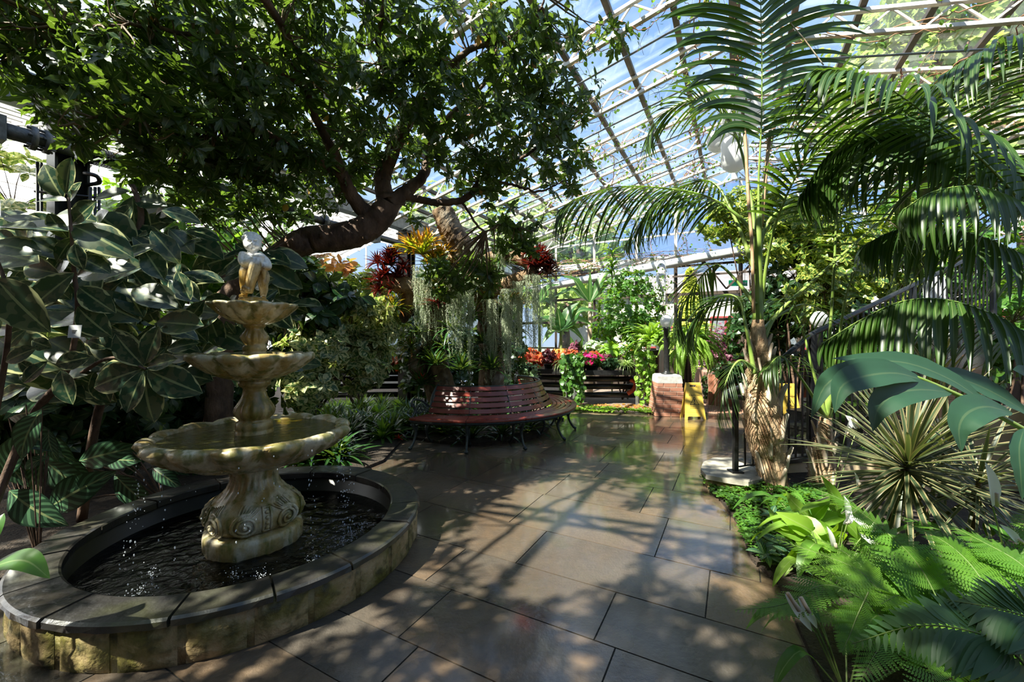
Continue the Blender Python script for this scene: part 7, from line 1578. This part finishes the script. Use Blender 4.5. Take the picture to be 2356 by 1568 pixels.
for (px, py, Y, nf, lb) in ((1985, 900, 6.0, 40, 'sunlit fern growing behind the black stair balusters'), (1950, 960, 5.7, 26, 'sunlit fern low behind the small palm'), (2060, 930, 5.9, 26, 'sunlit fern behind the yellow dracaena')):
    c = W(px, py, Y); fern('lady_fern', lb, (c.x, c.y, max(.1, c.z - .5)), nf, .8, .13, FM, elev=(10, 80), npin=20)
# ================================================================ roof creeper
g = Geo(); gl = Geo(); rv = random.Random(21); LP = []; LX = []
def creeper(pts, r, leafy, hang=.25):
    P = bez([Vector(p) + Vector((rv.uniform(-.06, .06), rv.uniform(-.06, .06), rv.uniform(-.10, .02))) for p in pts], 10 * len(pts)); P += rs.normal(size=P.shape) * .012; g.tube(P, np.linspace(r, r * .4, len(P)), 5, rnd=rv.random(), caps=False)
    for j in range(0, len(P), 2):
        if rv.random() < leafy:
            q = Vector(P[j]); e_ = q + Vector((rv.uniform(-.25, .25), rv.uniform(-.25, .25), rv.uniform(-hang, .1))); Q = bez([q, q.lerp(e_, .5) + Vector((0, 0, .05)), e_], 6); g.tube(Q, .0022, 3, caps=False, rnd=rv.random())
            for k in range(rv.randint(1, 3)): LP.append(Q[rv.randint(2, 5)] + rs.normal(size=3) * .03); LX.append(unit(1)[0] + np.array([0, 0, -.6]))
def rp_(s_, p, d=.25): return A(s_, p, zr(p) - d)
for k in range(44):
    s_, p = rv.uniform(4.6, 12.6), rv.uniform(-4.0, 6.0); pts = [rp_(s_, p)]
    mode = rv.random()
    for j in range(rv.randint(4, 9)):
        if mode < .45: s_ += rv.uniform(-.1, .25); p += rv.choice((-1, 1)) * rv.uniform(-.1, .55) if mode < .15 else rv.uniform(.3, .6)
        else: s_ += rv.uniform(.3, .7); p += rv.uniform(-.2, .2)
        if not (-6 < p < 6.4 and s_ < 13): break
        pts.append(rp_(s_, p, rv.uniform(.05, .4)))
    if len(pts) > 2: creeper(pts, rv.uniform(.005, .013), .45)
for sT in (5.22, 6.61, 8.0, 9.39, 10.78, 12.17):
    for rep in range(3):
        for (a, b) in ((-4.2, 0), (.2, 6)):
            n = 9; creeper([rp_(sT + rv.uniform(-.05, .05), a + (b - a) * i_ / n, rv.uniform(.1, .4)) for i_ in range(n + 1)], rv.uniform(.004, .009), .5 if a < 0 else .3)
for rep in range(9): creeper([A(13.05, -6 + 1.3 * i_, 3.95 + rv.uniform(-.25, .3)) for i_ in range(10)], .008, .95, .35)
for rep in range(8):
    p = rv.uniform(-5, 6); creeper([A(13.05, p + rv.uniform(-.1, .1), 3.9 + .3 * i_) for i_ in range(6) if 3.9 + .3 * i_ < zr(p)] + [rp_(12.9, p)], .01, .7)
for rep in range(6): creeper([Vector((wc.x + .15 * math.cos(a_ * 2 + rep), wc.y - .14, 1.9 + .25 * a_)) for a_ in range(8)], .005, .6)
for k in range(26):
    s_, p = rv.uniform(5, 12.5), rv.uniform(-3.5, 5.5); q = rp_(s_, p); l = rv.uniform(.4, 1.5); creeper([q, q + Vector((rv.uniform(-.1, .1), 0, -l * .5)), q + Vector((rv.uniform(-.15, .15), 0, -l))], .003, .5)
M_vine = (lambda t: t.out(t.pbr(t.mix(t.rnd(), (0.30, 0.10, 0.05), (0.36, 0.24, 0.14)), .7)))(NT('reddish_creeper_stem'))
LP = np.array(LP); LX = np.array(LX)
vn = thing('roof_creeper', 'reddish leafy creeper tangled along the roof trusses and far gable', 'creeper', tuple(A(9, 0, 5))); vn['kind'] = 'stuff'
g.build('stem', [M_vine], vn); gl.inst(T_small[0], LP, LX, unit(len(LP)), rs.uniform(.04, .085, len(LP))); gl.build('foliage', [L_mid], vn)
# long pale aerial stem hanging in front of the upright frond
g = Geo(); g.tube(bez([W(1800, -30, 4.0), W(1812, 40, 3.9), W(1850, 90, 3.9), W(1895, 150, 3.9)], 24), .006, 6); tag(g.build('dangling_vine', [M_boot]), 'pale bare vine dangling across the upright palm frond at top right', 'vine')
# ================================================================ outdoors trees
def outtree(px, py, Y, R_, rz, n, L, m, label, name='outdoor_tree'):
    c = W(px, py, Y); o = thing(name, label, 'tree', (c.x, c.y, 0)); bl_ = [(c, (R_, R_, rz))] + [(c + Vector((R_ * .6 * math.cos(a), R_ * .6 * math.sin(a), rz * rr.uniform(-.5, .5))), (R_ * .6, R_ * .6, rz * .6)) for a in np.linspace(0, 6, 6)]
    C, D = blobpts(bl_, n, .5); g = Geo(); rosettes(g, C, D, 7, T_small, L, (40, 95)); g.build('foliage', [m], o); g = Geo(); g.tube(bez([(c.x, c.y, 0), (c.x + .2, c.y, c.z * .5), (c.x, c.y, c.z)], 12), np.linspace(.4, .12, 12), 9)
    for i_ in range(9):
        e_ = bl_[1 + i_ % 6][0] + Vector((rr.uniform(-1, 1), rr.uniform(-1, 1), rr.uniform(0, 1))); g.tube(bez([(c.x, c.y, c.z * .6), (c + e_) / 2, e_], 8), np.linspace(.15, .04, 8), 6)
    g.build('trunk', [M_bark], o)
outtree(2230, 60, 24, 5.5, 6.0, 950, .55, L_out, 'tall sunlit tree seen through the roof at the upper right'); outtree(2050, 180, 26, 4.5, 4.5, 650, .5, L_out, 'sunlit tree through the roof left of the tallest outdoor tree'); outtree(2420, 250, 20, 4.5, 4.5, 550, .5, L_out, 'sunlit tree through the roof at the right edge')
outtree(1165, 540, 24, 3.2, 2.6, 420, .4, L_out, 'pale green tree beyond the far gable, above the stump'); outtree(1330, 560, 28, 3.0, 2.0, 330, .4, L_out, 'pale green tree beyond the far gable, above the tall banana'); outtree(1000, 520, 27, 3.0, 2.4, 300, .4, L_out, 'pale tree beyond the far gable, left of the cork log')
outtree(1290, 700, 19, 1.6, 1.2, 260, .3, L_out, 'light green hedge tree outside behind the short banana')
c = W(1588, 690, 17); o = thing('golden_conifer', 'cone-shaped golden conifer outside the far wall, right of the white column', 'tree', (c.x, c.y, 0)); g = Geo(); n = 900; z = rs.rand(n) ** .8 * 4.2; a = rs.rand(n) * 6.28; r_ = (1 - z / 4.4) * 1.1 * (.7 + .3 * rs.rand(n)); rosettes(g, np.stack([c.x + r_ * np.cos(a), c.y + r_ * np.sin(a), z + .2], 1), np.stack([np.cos(a), np.sin(a), a * 0 + .8], 1), 6, T_small, .16, (20, 70)); g.build('foliage', [L_con], o); g = Geo(); g.tube([(c.x, c.y, 0), (c.x, c.y, 3.5)], [.12, .03], 8); g.build('trunk', [M_bark], o)
